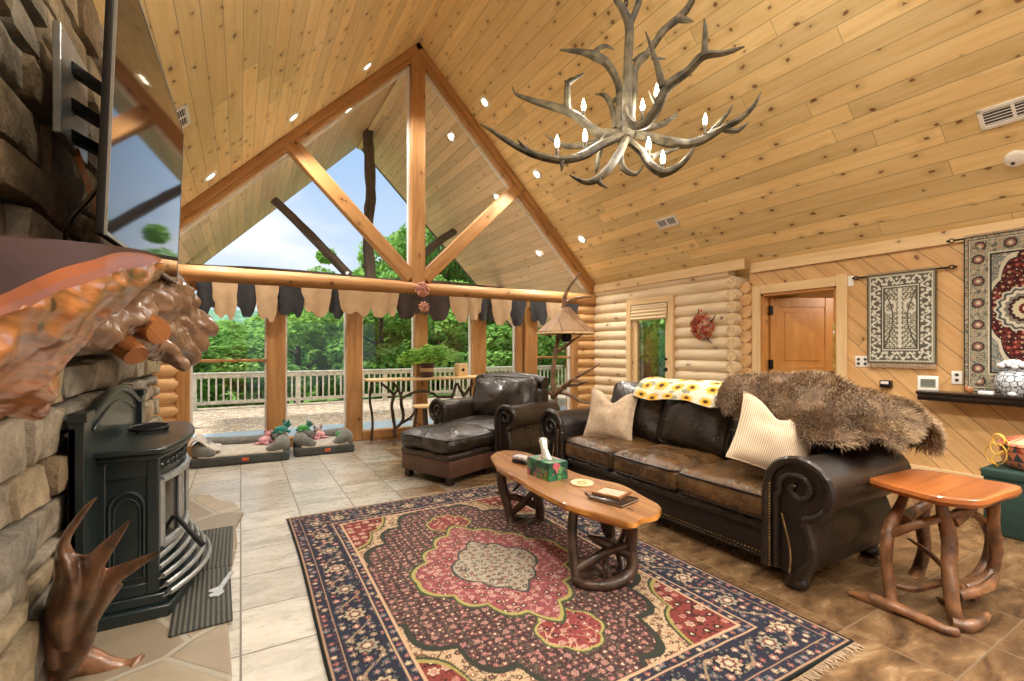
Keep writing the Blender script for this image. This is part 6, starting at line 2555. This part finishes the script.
lamp_part('stem', [[(556, 458, 0, 5), (557, 430, 0, 4.5), (555, 400, 0, 4.2), (553, 378, 0, 4), (555, 355, 0, 3.6), (559, 335, 0, 3.4), (564, 312, 0, 3.2)],
                   [(558, 352, 0, 2.6), (566, 346, -.05, 2.4), (575, 339, -.1, 1.8), (584, 333, -.15, .5)]], 'lamp_antler')
lamp_part('antler', [[(564, 314, 0, 3), (564, 303, 0, 3.6), (566, 293, 0, 3.2), (571, 284, 0, 2.6), (577, 277, 0, 1.8), (581, 271, 0, .5)],
                     [(565, 303, 0, 3), (574, 299, .1, 2.6), (584, 297, .15, 2), (592, 297, .2, .6)]], 'lamp_antler')
lamp_part('antler', [[(552, 398, 0, 3.4), (562, 388, -.1, 3.6), (575, 378, -.2, 3), (588, 371, -.3, 2.2), (600, 364, -.4, .6)],
                     [(566, 386, -.1, 2.6), (580, 384, -.25, 2.2), (592, 380, -.3, .6)], [(574, 379, -.2, 2), (582, 382, -.3, 1.6), (590, 381, -.35, .5)]], 'lamp_antler')
lamp_part('antler', [[(556, 392, 0, 3.4), (568, 394, -.15, 3.2), (580, 401, -.25, 2.6), (592, 403, -.3, 1.8), (600, 399, -.32, .5)],
                     [(552, 395, 0, 3), (545, 390, -.1, 2.4), (540, 393, -.2, 1.8), (537, 398, -.2, .6)]], 'lamp_antler')
b = W()
base = Vector((3.40, 4.79, 0))
for k_ in range(4):
    a = k_ * PI / 2 + 0.4
    d = Vector((math.cos(a), math.sin(a), 0))
    q = spl([tuple(base + Vector((0, 0, 0.34))), tuple(base + d * 0.1 + Vector((0, 0, 0.12))), tuple(base + d * 0.2 + Vector((0, 0, 0.025))), tuple(base + d * 0.3 + Vector((0, 0, 0.05))), tuple(base + d * 0.34 + Vector((0, 0, 0.1)))], 5)
    b.tube(q, [0.022, 0.026, 0.022, 0.015, 0.005], 8, wob=0.15)
b.tube([base + Vector((0, 0, 0.02)), base + Vector((0.0, 0, 0.4)), PT(556, 440, TL)], [0.045, 0.045, 0.035], 9, wob=0.2)
b.build('base', M['lamp_antler'], lp)
sc = PT(566.5, 331, TL)
zb, zt = sc.z - 0.02, PT(566.5, 308, TL).z
b = MB()
n8 = 8
lo, hi = [], []
pr = []
for rr, z in ((0.365, zb), (0.372, zb + 0.012), (0.21, (zb + zt) / 2 - 0.005), (0.055, zt), (0.05, zt + 0.01)):
    pr.append([((sc.x - base.x) + rr * math.cos(2 * PI * (j + 0.5) / n8), (sc.y - base.y) + rr * math.sin(2 * PI * (j + 0.5) / n8), z) for j in range(n8)])
b.grid(pr, close_u=True)
sh_ = b.build('lamp_shade', M['lampshade'], lp, smooth=False)
b = MB()
b.tube([((sc.x - base.x) + 0.36 * math.cos(2 * PI * (j + 0.5) / n8), (sc.y - base.y) + 0.36 * math.sin(2 * PI * (j + 0.5) / n8), zb - 0.008) for j in range(n8)], 0.016, 6, closed=True)
b.build('shade_trim', M['shade_cream'], sh_)
b = MB()
b.lathe([(0.0, -0.12), (0.05, -0.11), (0.07, -0.06), (0.06, -0.02), (0.02, 0.0), (0.02, 0.12), (0, 0.12)], c=(sc.x - base.x, sc.y - base.y, zb - 0.0), n=16)
b.build('lamp_socket', M['iron'], lp)

# --- twig console table by the glass
CYY = 6.68
c6 = lambda x, y: (360 + x / 5.67, 330 + y / 5.67)
tw = thing('console_table', 'long narrow console table on forked twig legs along the glass wall', 'console table', (2.4, CYY, 0))
b = W('x')
b.rbox(1.52, 3.32, 6.5, 6.88, 0.868, 0.90, r=0.008, seg=2)
b.build('table_top', M['trim'], tw)


def twigs(par, name, brs, y=CYY, conv=c6, mat='twig'):
    b = W()
    for br in brs:
        q = []
        for x, yy, dy, r in br:
            p = PY(*conv(x, yy), y + dy)
            d = p.y / ray(*conv(x, yy)).y
            q.append((p.x, p.y, min(p.z, 0.872), r / 5.67 * d / FPX))
        q = spl(q, 5)
        b.tube([p[:3] for p in q], [max(.002, p[3]) for p in q], 8, wob=0.22)
    return b.build(name, M[mat], par)


twigs(tw, 'leg', [[(196, 612, 0, 11), (196, 545, 0, 10), (187, 480, 0, 10), (180, 425, 0, 9), (190, 370, 0, 9), (160, 335, 0, 8), (118, 300, 0, 6)],
                  [(190, 372, 0, 8), (212, 335, 0, 7), (190, 300, 0, 6)]])
twigs(tw, 'leg', [[(206, 555, 0, 9), (238, 520, 0, 9), (246, 480, 0, 10), (234, 420, 0, 9), (231, 370, 0, 8), (212, 330, 0, 6), (196, 303, 0, 5)],
                  [(232, 372, 0, 7), (246, 335, 0, 6), (246, 303, 0, 5)]])
twigs(tw, 'brace', [[(236, 390, 0, 6), (270, 370, 0, 7), (320, 350, 0, 7), (370, 348, 0, 8), (412, 360, 0, 8), (440, 378, 0, 7), (490, 382, 0, 6), (520, 380, 0, 6)]])
twigs(tw, 'brace', [[(244, 520, 0, 5), (290, 492, 0, 7), (312, 455, 0, 6), (306, 420, 0, 4)], [(240, 530, 0, 4), (270, 512, 0, 5), (296, 506, 0, 3)]])
twigs(tw, 'leg', [[(516, 620, 0, 9), (515, 500, 0, 9), (518, 400, 0, 9), (536, 340, 0, 8), (545, 300, 0, 7)]])
twigs(tw, 'leg', [[(590, 620, 0, 10), (590, 480, 0, 10), (588, 376, 0, 9), (566, 335, 0, 8), (553, 300, 0, 6)], [(588, 378, 0, 8), (616, 335, 0, 8), (642, 300, 0, 6)]])
for x in (1.62, 3.2):
    for y in (6.84,):
        b = W()
        b.tube(spl([(x, y, 0.0), (x + 0.02, y, 0.3), (x - 0.02, y, 0.6), (x + 0.01, y, 0.87)], 5), 0.018, 8, wob=0.25)
        b.build('leg', M['twig'], tw)

pc = PY(427, 378, CYY)
pl = thing('potted_plant', 'leafy houseplant in a banded dark pot on the twig console table', 'potted plant', (pc.x, CYY, 0.90))
b = MB()
b.lathe([(0.0, 0.0), (0.085, 0.0), (0.088, 0.01), (0.108, 0.19), (0.114, 0.2), (0.112, 0.21), (0.098, 0.21), (0.095, 0.18), (0.0, 0.18)], n=24)
b.build('pot', M['brick_pot'], pl)
b = MB()
b.lathe([(0.0965, 0.085), (0.1, 0.09), (0.105, 0.135), (0.102, 0.14)], n=24)
b.build('pot_band', M['pot_band'], pl)
r_ = random.Random(9)
for nm, mt_, cnt, sp_ in (('foliage', 'leaf_house', 60, 0.40), ('dark_foliage', 'leaf_dark', 44, 0.40)):
    b = MB()
    for i in range(cnt):
        a = r_.uniform(0, 2 * PI)
        ln = r_.uniform(0.15, sp_)
        up_ = r_.uniform(0.05, 0.24) * (1.2 if nm == 'dark_foliage' else 1)
        if nm == 'foliage':
            a = PI + r_.gauss(0, 1.0)
        else:
            a = r_.gauss(0, 1.1)
        d = Vector((math.cos(a), math.sin(a), 0))
        s0 = Vector((d.x * 0.03, d.y * 0.03, 0.18))
        q = [s0, s0 + d * ln * 0.35 + Vector((0, 0, up_)), s0 + d * ln * 0.75 + Vector((0, 0, up_ * 0.9)), s0 + d * ln + Vector((0, 0, up_ * 0.45))]
        q = [Vector(p) for p in spl([tuple(p) for p in q], 4)]
        b.tube(q, 0.0025, 4)
        sdv = Vector((-d.y, d.x, 0.25)).normalized()
        for k_ in range(3, len(q), 2):
            for sg in (-1, 1):
                t0 = q[k_]
                tip = t0 + sdv * sg * r_.uniform(0.05, 0.09) + d * 0.04 + Vector((0, 0, r_.uniform(-.02, .02)))
                md = (t0 + tip) / 2
                w_ = d * 0.022 + Vector((0, 0, 0.01))
                b.add([t0, md + w_, tip, md - w_], [(0, 1, 2, 3)])
    b.build(nm, M['leafA' if nm == 'foliage' else 'leafB'], pl, fix=False)
p = PY(461, 378, CYY)
bxh = thing('wooden_box', 'small tan wooden box with a dark round hole standing on the console table', 'box', (p.x, CYY, 0.90), R(8))
b = MB('z')
b.rbox(-0.085, 0.085, -0.06, 0.06, 0, 0.2, r=0.006, seg=2)
b.build('body', M['trim'], bxh)
b = MB()
b.tube([(0.0, -0.058, 0.1), (0.0, -0.064, 0.1)], 0.025, 16)
b.build('round_hole', M['plastic_black'], bxh)
p = PY(422, 405, 6.35)
ps = thing('plant_stand', 'small twig legged wooden stool in front of the console table', 'stool', (p.x, 6.35, 0))
b = MB()
b.lathe([(0.0, 0.50), (0.13, 0.50), (0.14, 0.515), (0.135, 0.535), (0.0, 0.538)], n=18)
b.build('seat', M['trim'], ps)
for k_ in range(3):
    a = k_ * 2 * PI / 3 + 0.5
    b = MB()
    b.tube(spl([(0.07 * math.cos(a), 0.07 * math.sin(a), 0.51), (0.10 * math.cos(a), 0.10 * math.sin(a), 0.28), (0.16 * math.cos(a + .2), 0.16 * math.sin(a + .2), 0.0)], 5), [0.016, 0.02, 0.014], 8, wob=0.25)
    b.build('leg', M['twig'], ps)
b = MB()
b.tube(spl([(0.1, 0.05, 0.2), (0, 0, 0.24), (-0.1, -0.05, 0.3)], 5), 0.01, 7, wob=0.2)
b.build('stretcher', M['twig'], ps)


# --- dog beds
def dog_bed(label, loc, w, d, rz):
    t = thing('dog_bed', label, 'dog bed', loc, rz, 'grey bolster dog beds')
    b = MB()
    b.rbox(-w / 2, w / 2, -d / 2, d / 2, 0, 0.11, r=0.03, seg=3, nz=0.006, seed=w, n=6)
    b.build('base', M['bed_side'], t)
    b = MB()
    b.rbox(-w / 2 + 0.08, w / 2 - 0.08, -d / 2 + 0.015, d / 2 - 0.08, 0.09, 0.135, r=0.03, seg=3, puff=0.02, nz=0.012, seed=w * 3, n=8)
    b.build('sleeping_pad', M['bed_cream'], t)
    b = MB()
    h = 0.235
    path = [(-w / 2 + 0.24, -d / 2 + 0.06, 0.115, 0.045), (-w / 2 + 0.15, -d / 2 + 0.075, 0.15, 0.072), (-w / 2 + 0.085, -d / 2 + 0.12, 0.175, 0.085), (-w / 2 + 0.08, 0, 0.18, 0.082), (-w / 2 + 0.1, d / 2 - 0.11, 0.175, 0.078),
            (-w / 2 + 0.22, d / 2 - 0.075, 0.165, 0.072), (0, d / 2 - 0.07, 0.16, 0.07), (w / 2 - 0.22, d / 2 - 0.075, 0.165, 0.072),
            (w / 2 - 0.1, d / 2 - 0.11, 0.175, 0.078), (w / 2 - 0.08, 0, 0.18, 0.082), (w / 2 - 0.085, -d / 2 + 0.12, 0.175, 0.085), (w / 2 - 0.15, -d / 2 + 0.075, 0.15, 0.072), (w / 2 - 0.24, -d / 2 + 0.06, 0.115, 0.045)]
    q = spl(path, 5)
    b.tube([p[:3] for p in q], [p[3] for p in q], 14, wob=0.06)
    bo = b.build('bolster', M['bed_grey'], t)
    b = MB()
    b.rbox(-0.035 + w * 0.04, 0.035 + w * 0.04, -d / 2 - 0.006, -d / 2 + 0.004, 0.04, 0.075, r=0.003, seg=1)
    b.build('woven_tag', M['tag_orange'], t)
    return t


dog_bed('larger grey bolster dog bed on the floor below the glass, nearer the stove', (0.03, 6.52, 0), 1.0, 0.66, R(-4))
dog_bed('smaller grey bolster dog bed on the floor, to the right of the larger one', (0.93, 6.53, 0), 0.70, 0.56, R(-3))


def plush(label, loc, mats, rz, s=1.0):
    """soft toy: body, head with ears, four stubby legs"""
    t = thing('plush_toy', label, 'plush toy', loc, rz)
    b = MB()
    b.blob((0, 0, 0.05 * s), 0.10 * s, 0.06 * s, 0.05 * s, 10, nz=0.2)
    for x, y in ((-.07, -.05), (.07, -.05), (-.07, .05), (.07, .05)):
        b.blob((x * s, y * s, 0.02 * s), 0.03 * s, 0.04 * s, 0.02 * s, 7)
    b.build('body', M[mats[0]], t)
    b = MB()
    b.blob((0.10 * s, 0, 0.10 * s), 0.05 * s, 0.045 * s, 0.045 * s, 10, nz=0.1)
    b.blob((0.145 * s, 0, 0.09 * s), 0.025 * s, 0.022 * s, 0.02 * s, 7)
    hd = b.build('head', M[mats[1]], t)
    for sg in (-1, 1):
        b = MB()
        b.blob((0.085 * s, sg * 0.04 * s, 0.14 * s), 0.014 * s, 0.02 * s, 0.03 * s, 7)
        b.build('ear', M[mats[1]], hd)
    return t


plush('pink and white plush toy lying on the larger dog bed', (0.26, 6.55, 0.145), ('toy_pink', 'toy_pink'), R(60), 1.0)
plush('teal plush toy resting on the right bolster of the larger dog bed', (0.44, 6.56, 0.262), ('toy_teal', 'toy_teal'), R(40), 0.95)
plush('grey and pink plush toy lying in the smaller dog bed', (0.90, 6.60, 0.145), ('toy_pink', 'toy_grey'), R(100), 1.0)
plush('green plush toy resting on the left end of the smaller dog bed', (0.70, 6.60, 0.262), ('toy_green', 'toy_teal'), R(20), 0.8)
b = MB()
b.blob((0, 0, 0.05), 0.05, 0.05, 0.05, 12, nz=0.05)
tag(single(b, 'toy_ball', M['toy_green'], '', '', (1.13, 6.50, 0.14)), 'green fabric ball at the right end of the smaller dog bed', 'ball')
b = MB()
rows = []
for i in range(16):
    u = i / 15
    rows.append([(-0.13 + 0.30 * u, -0.24 + 0.42 * v, 0.03 + 0.012 * noise.noise(Vector((u * 5, v * 5, 1))) + 0.1 * math.exp(-((u - 0.28) / 0.26) ** 2) - 0.05 * u + 0.02 * noise.noise(Vector((u * 9, v * 9, 4)))) for v in np.linspace(0, 1, 16)])
b.grid(rows, thick=0.012)
o = b.build('folded_blanket', M['bed_cream'], angle=80)
o.location = (-0.37, 6.5, 0.18)
tag(o, 'crumpled pale blanket over the left bolster of the larger dog bed', 'blanket')

# ================================================================== HIDE VALANCE ON THE TIE BEAM
hides = [(196, 217, 'hide_black', 318, 2), (212, 238, 'hide_tan', 320, 3), (233, 259, 'hide_black', 317, 5), (255, 279, 'hide_tan', 322, 7), (276, 306, 'hide_black', 317, 8), (301, 332, 'hide_tan', 317, 9),
         (327, 346, 'hide_black', 319, 12), (338, 374, 'hide_tan', 316, 13), (370, 399, 'hide_tan', 318, 14), (394, 424, 'hide_brown', 319, 15), (420, 452, 'hide_brown', 321, 17), (449, 473, 'hide_tan', 322, 19), (468, 482, 'hide_tan', 320, 20), (478, 496, 'hide_black', 322, 21),
         (491, 512, 'hide_tan', 325, 22), (507, 527, 'hide_black', 326, 24), (530, 549, 'hide_black', 325, 25), (546, 562, 'hide_tan', 322, 27), (559, 579, 'hide_black', 320, 29)]
names = {'hide_black': 'black', 'hide_tan': 'tan', 'hide_brown': 'dark brown'}
cnt = {}
ordn = ['first', 'second', 'third', 'fourth', 'fifth', 'sixth', 'seventh', 'eighth', 'ninth', 'tenth']
for u0, u1, mt_, vb, sd0 in hides:
    yv = GY - 0.135 - (0.012 if mt_ == 'hide_tan' else 0.0) - 0.004 * (sd0 % 3)
    p0, p1 = PY(u0, 300, yv), PY(u1, 300, yv)
    zb = PY((u0 + u1) / 2, vb, yv).z
    zt = 2.145
    nu, nv = 18, 10
    rows = []
    r_ = random.Random(sd0)
    ph = r_.uniform(0, 6)
    kk = r_.uniform(0.08, 0.16)
    for i in range(nv + 1):
        f = i / nv
        row = []
        for j in range(nu + 1):
            u = j / nu
            sag = 0.55 + 0.45 * max(0, math.sin(PI * min(1, max(0, u)))) ** 0.5
            edge = sag + kk * math.sin(u * 7 + ph) + 0.05 * math.sin(u * 15 + ph * 2)
            z = zt - (zt - zb) * f * min(1.0, edge)
            wid = 0.03 * noise.noise(Vector((f * 3, sd0, u)))
            x = p0.x + (p1.x - p0.x) * (u + (0.5 - u) * 0.16 * f) + wid * f
            y = yv + 0.012 * math.sin(u * 9 + sd0) * f + 0.01 * f
            row.append((x, y, z))
        rows.append(row)
    b = W()
    b.grid(rows, thick=0.005)
    nm = names[mt_]
    cnt[nm] = cnt.get(nm, 0) + 1
    o = b.build('hide_valance', M[mt_], angle=70)
    tag(o, '%s hide hanging from the tie beam, %s %s one counted from the left' % (nm, ordn[cnt[nm] - 1], nm), 'hide valance', 'hides hung along the tie beam')


def rosette(label, p, r):
    t = thing('rosette', label, 'rosette', p)
    t.rotation_euler = (R(90), 0, 0)
    b = MB()
    pts = [(r * (0.15 + 0.85 * a / (6 * PI)) * math.cos(a), r * (0.15 + 0.85 * a / (6 * PI)) * math.sin(a), 0.02 + 0.02 * (1 - a / (6 * PI)) + 0.006 * math.sin(a * 5)) for a in np.linspace(0, 6 * PI, 90)]
    b.tube(pts, r * 0.15, 7)
    b.build('coil', M['rosette'], t)
    b = MB()
    for k_ in range(9):
        a = k_ * 2 * PI / 9
        b.blob((r * 0.95 * math.cos(a), r * 0.95 * math.sin(a), 0.015), r * 0.22, r * 0.22, r * 0.16, 7)
    b.build('petal_ring', M['rosette'], t)
    return t


rosette('pink coiled rope rosette on the tie beam below the king post', PY(422, 289.5, GY - 0.135), 0.105)
rosette('small pink rosette pinned to the dark hide under the king post', PY(423.5, 307, GY - 0.146), 0.075)

# ================================================================== RIGHT WALL DETAILS
p = PX(702, 326, 5.78)
wr = thing('flower_wreath', 'red and orange dried flower wreath hanging on the pale logs beside the glazed door', 'wreath', p)
r_ = random.Random(6)
b = MB()
for i in range(320):
    a, rr = r_.uniform(0, 2 * PI), 0.175 * math.sqrt(r_.uniform(0.0, 1))
    c = Vector((-0.02 - 0.07 * (1 - (rr / 0.17) ** 2) + r_.uniform(-.015, .015), rr * math.cos(a), rr * math.sin(a) * 1.1))
    n_ = (Vector((-0.6, math.cos(a) * rr * 6, math.sin(a) * rr * 6)) + Vector((0, r_.gauss(0, .4), r_.gauss(0, .4)))).normalized()
    s1 = n_.orthogonal().normalized()
    s1 = Matrix.Rotation(r_.uniform(0, 6.28), 3, n_) @ s1
    s2 = n_.cross(s1)
    L = r_.uniform(0.04, 0.065)
    b.add([c, c + s1 * L * 0.5 + s2 * L * 0.38 + n_ * 0.012, c + s1 * L + n_ * 0.006, c + s1 * L * 0.5 - s2 * L * 0.38 + n_ * 0.012], [(0, 1, 2, 3)])
b.build('petals', M['chili'], wr, fix=False)
b = MB()
b.blob((-0.0, 0, 0), 0.05, 0.16, 0.175, 10)
b.build('backing', M['bed_cream'], wr)
for k_, pts in enumerate(([(-0.01, 0.02, 0.12), (-0.02, 0.04, 0.2), (-0.01, 0.05, 0.25)], [(-0.01, -0.1, 0.03), (-0.03, -0.2, 0.08), (-0.02, -0.24, 0.16)], [(-0.01, -0.06, -0.1), (-0.02, -0.12, -0.2), (-0.01, -0.17, -0.25)])):
    b = MB()
    b.tube(spl(pts, 5), [0.016, 0.004], 7, wob=0.2)
    b.build('twig', M['antler_grey'], wr)


def plate(name, label, cat, u, v, w, h, kind):
    p = PX(u, v, WX - 0.005)
    t = thing(name, label, cat, p)
    b = MB()
    b.rbox(-0.004, 0.006, -w / 2, w / 2, -h / 2, h / 2, r=0.003, seg=2)
    b.build('cover_plate', M['white'], t)
    if kind == 'outlet':
        n_ = 2 if w < 0.1 else 4
        for i in range(n_):
            yy = 0 if n_ == 2 else (-w / 4 if i < 2 else w / 4)
            zz = h * 0.2 * (1 if i % 2 else -1)
            b = MB()
            b.tube([(-0.004, yy, zz), (-0.006, yy, zz)], 0.016, 12)
            b.build('socket', M['vent_dark'], t)
    else:
        b = MB()
        b.rbox(-0.012, -0.003, -w * 0.14, w * 0.14, -h * 0.2, h * 0.2, r=0.002, seg=1)
        b.build('rocker', M['white'], t)


plate('light_switch', 'white light switch on the panelled wall right of the hall door', 'light switch', 850, 281, 0.075, 0.115, 'switch')
plate('wall_outlet', 'white double outlet beside the fringe of the small wall rug', 'outlet', 862, 361.5, 0.13, 0.12, 'outlet')
plate('wall_outlet', 'white outlet on the wall between the two wall rugs', 'outlet', 957, 377.5, 0.08, 0.125, 'outlet')

lg = thing('wall_ledge', 'dark narrow ledge fixed along the panelled wall under the large rug', 'ledge', (5.79, 0.2, 0.86))
b = W('y')
b.rbox(5.66, WX - 0.002, -1.2, 1.99, 0.885, 0.915, r=0.006, seg=2)
b.build('shelf_top', M['dark_wood'], lg)
b = W('y')
b.rbox(5.67, 5.70, -1.2, 1.98, 0.83, 0.888, r=0.006, seg=2)
b.build('front_rail', M['dark_wood'], lg)
for y in (1.75, 1.3, 0.85):
    b = W()
    b.tube([(5.67, y, 0.86), (5.664, y, 0.86)], 0.016, 12)
    b.build('bolt', M['iron'], lg)
LZ = 0.915
cl = thing('digital_clock', 'white digital weather clock with grey screen on the dark ledge', 'clock', (5.77, 1.93, LZ), R(20))
b = MB()
b.rbox(-0.02, 0.02, -0.078, 0.078, 0.0, 0.145, r=0.012, seg=3)
b.build('case', M['white'], cl)
b = MB()
b.box(-0.0225, -0.0195, -0.055, 0.055, 0.035, 0.115)
b.build('screen', M['lcd'], cl)
b = MB()
for i in range(4):
    for q in ((0.0, 0.03), (0.0, 0.0)):
        pass
    y = 0.036 - i * 0.024
    b.box(-0.0235, -0.0224, y - 0.007, y - 0.005, 0.06, 0.098)
    b.box(-0.0235, -0.0224, y + 0.005, y + 0.007, 0.06, 0.098)
    b.box(-0.0235, -0.0224, y - 0.007, y + 0.007, 0.096, 0.098)
    b.box(-0.0235, -0.0224, y - 0.007, y + 0.007, 0.06, 0.062)
b.build('digits', M['plastic_black'], cl)
b = MB()
b.blob((0, 0, 0.03), 0.022, 0.03, 0.03, 9, nz=0.3)
b.blob((0, 0.02, 0.055), 0.012, 0.014, 0.016, 7)
tag(single(b, 'figurine', M['burl_end'], '', '', (5.76, 1.63, LZ)), 'tiny orange wooden figurine on the dark ledge under the large rug', 'figurine')
b = MB()
b.rbox(-0.03, 0.03, -0.05, 0.05, 0, 0.035, r=0.01, seg=2)
b.blob((0, -0.16, 0.02), 0.02, 0.03, 0.02, 8)
tag(single(b, 'white_shell', M['porcelain'], '', '', (5.70, 1.50, LZ)), 'small white object on the dark ledge in front of the painted vase', 'ornament')
vz = thing('vase', 'blue and white painted vase on the dark ledge at the right edge', 'vase', (5.78, 1.35, LZ))
b = MB()
b.lathe([(0.0, 0.0), (0.06, 0.0), (0.075, 0.02), (0.115, 0.09), (0.12, 0.14), (0.10, 0.19), (0.075, 0.215), (0.09, 0.235), (0.08, 0.232), (0.06, 0.21), (0.0, 0.2)], n=28)
k = NT('blue_white_glaze')
v_ = k.n('ShaderNodeTexVoronoi', {'Vector': k.obj(), 'Scale': 24.0}, feature='DISTANCE_TO_EDGE').outputs[0]
nn_ = k.noise(k.obj(), 26.0, 3.0, 0.6, 1.5)
M['blue_white'] = k.bsdf(k.mix(k.mr(k.m('ADD', v_, k.m('MULTIPLY', nn_, 0.35)), 0.2, 0.3), lin(52, 74, 100), lin(214, 220, 226)), 0.2)
b.build('body', M['blue_white'], vz)
b = MB()
for i in range(26):
    a, rr = i * 2.4, 0.1 * math.sqrt(i / 26)
    b.blob((rr * math.cos(a), rr * math.sin(a), 0.25 + 0.05 * (1 - (rr / 0.1) ** 2)), 0.022, 0.022, 0.018, 6)
b.build('dried_flowers', M['porcelain'], vz)
th_ = thing('camera_gadget', 'small black gadget on the wall just above the fur throw', 'gadget', PX(886, 384, WX - 0.036))
b = MB()
b.rbox(-0.035, 0.04, -0.05, 0.05, -0.04, 0.04, r=0.015, seg=3)
b.build('case', M['plastic_black'], th_)
b = MB()
b.rbox(-0.04, -0.03, -0.035, 0.035, 0.0, 0.03, r=0.005, seg=2)
b.build('face', M['white'], th_)


# ================================================================== LIGHT AND CAMERA
w = bpy.data.worlds.new('sky')
SC.world = w
w.use_nodes = True
nt = w.node_tree
nt.nodes.clear()
o_ = nt.nodes.new('ShaderNodeOutputWorld')
bg = nt.nodes.new('ShaderNodeBackground')
tc = nt.nodes.new('ShaderNodeTexCoord')
mp = nt.nodes.new('ShaderNodeMapping')
mp.inputs['Scale'].default_value = (1.0, 1.0, 2.2)
nz_ = nt.nodes.new('ShaderNodeTexNoise')
nz_.inputs['Scale'].default_value = 3.2
nz_.inputs['Detail'].default_value = 6
cr = nt.nodes.new('ShaderNodeValToRGB')
cr.color_ramp.elements[0].position = 0.46
cr.color_ramp.elements[0].color = lin(172, 202, 240)
cr.color_ramp.elements[1].position = 0.66
cr.color_ramp.elements[1].color = lin(250, 250, 252)
sx_ = nt.nodes.new('ShaderNodeSeparateXYZ')
mr_ = nt.nodes.new('ShaderNodeMapRange')
mr_.inputs[1].default_value = 0.0
mr_.inputs[2].default_value = 0.35
mr_.inputs[3].default_value = 1.0
mr_.inputs[4].default_value = 0.0
mxw = nt.nodes.new('ShaderNodeMix')
mxw.data_type = 'RGBA'
mxw.inputs[7].default_value = lin(236, 242, 248)
L_ = nt.links.new
L_(tc.outputs['Generated'], mp.inputs[0])
L_(mp.outputs[0], nz_.inputs['Vector'])
L_(nz_.outputs[0], cr.inputs[0])
L_(tc.outputs['Generated'], sx_.inputs[0])
L_(sx_.outputs[2], mr_.inputs[0])
L_(mr_.outputs[0], mxw.inputs[0])
L_(cr.outputs[0], mxw.inputs[6])
L_(mxw.outputs[2], bg.inputs[0])
bg.inputs[1].default_value = 1.0
L_(bg.outputs[0], o_.inputs[0])


def light(name, typ, loc, energy, color=(1, 1, 1), size=0.1, rot=None, target=None, **kw):
    d = bpy.data.lights.new(name, typ)
    d.energy = energy
    d.color = color
    if typ in ('POINT', 'SPOT'):
        d.shadow_soft_size = size
    for k_, v_ in kw.items():
        setattr(d, k_, v_)
    o = bpy.data.objects.new(name, d)
    COL.objects.link(o)
    o.location = loc
    if target is not None:
        o.rotation_euler = (Vector(target) - Vector(loc)).to_track_quat('-Z', 'Y').to_euler()
    if rot is not None:
        o.rotation_euler = rot
    return o


WARM = (1.0, 0.94, 0.84)
for p, sd in DL:
    n_ = Vector((-sd, 0, -1)).normalized()
    q = p + n_ * 0.05
    light('downlight', 'SPOT', q, 120, WARM, 0.05, target=q + Vector((-sd * 0.35, 0, -1)), spot_size=R(130), spot_blend=0.7)
# unseen spots added without fittings, assuming the recessed rows carry on out of view
for sd in (-1, 1):
    for y in (-2.6, -1.0, 0.3, 1.6):
        for d in (0.7, 2.0, 3.0):
            if d > 2.5 and (y > 1 or sd < 0):
                continue
            x = RX + sd * d
            q = Vector((x, y, RZ - d)) + Vector((-sd, 0, -1)).normalized() * 0.05
            light('downlight', 'SPOT', q, 120, WARM, 0.05, target=q + Vector((-sd * 0.35, 0, -1)), spot_size=R(130), spot_blend=0.7)
for p in BULBS:
    light('candle_light', 'POINT', p, 14, (1.0, 0.95, 0.85), 0.03)
light('hall_fill', 'POINT', (6.9, 2.2, 2.1), 30, WARM, 0.08)  # added point light to brighten the hall, no lamp fitting there
light('sun', 'SUN', (0, 0, 20), 5.0, (1.0, 0.96, 0.9), target=(11, -1.5, 4), angle=R(8))

cam = bpy.data.cameras.new('camera')
cam.sensor_width = 36.0
cam.lens = FPX / 1024 * 36.0
cam.shift_y = 8.5 / 1024
cam.clip_start = 0.02
cam.clip_end = 600
co = bpy.data.objects.new('camera', cam)
COL.objects.link(co)
co.location = EYEV
co.rotation_euler = (R(90), 0, -YAW)
SC.camera = co
SC.view_settings.view_transform = 'Standard'
SC.view_settings.look = 'None'
SC.view_settings.exposure = 0.22
SC.view_settings.gamma = 1.0
SC.view_settings.use_curve_mapping = False
SC.cycles.use_denoising = True
SC.cycles.max_bounces = 8
SC.cycles.transparent_max_bounces = 16
SC.cycles.sample_clamp_indirect = 6.0
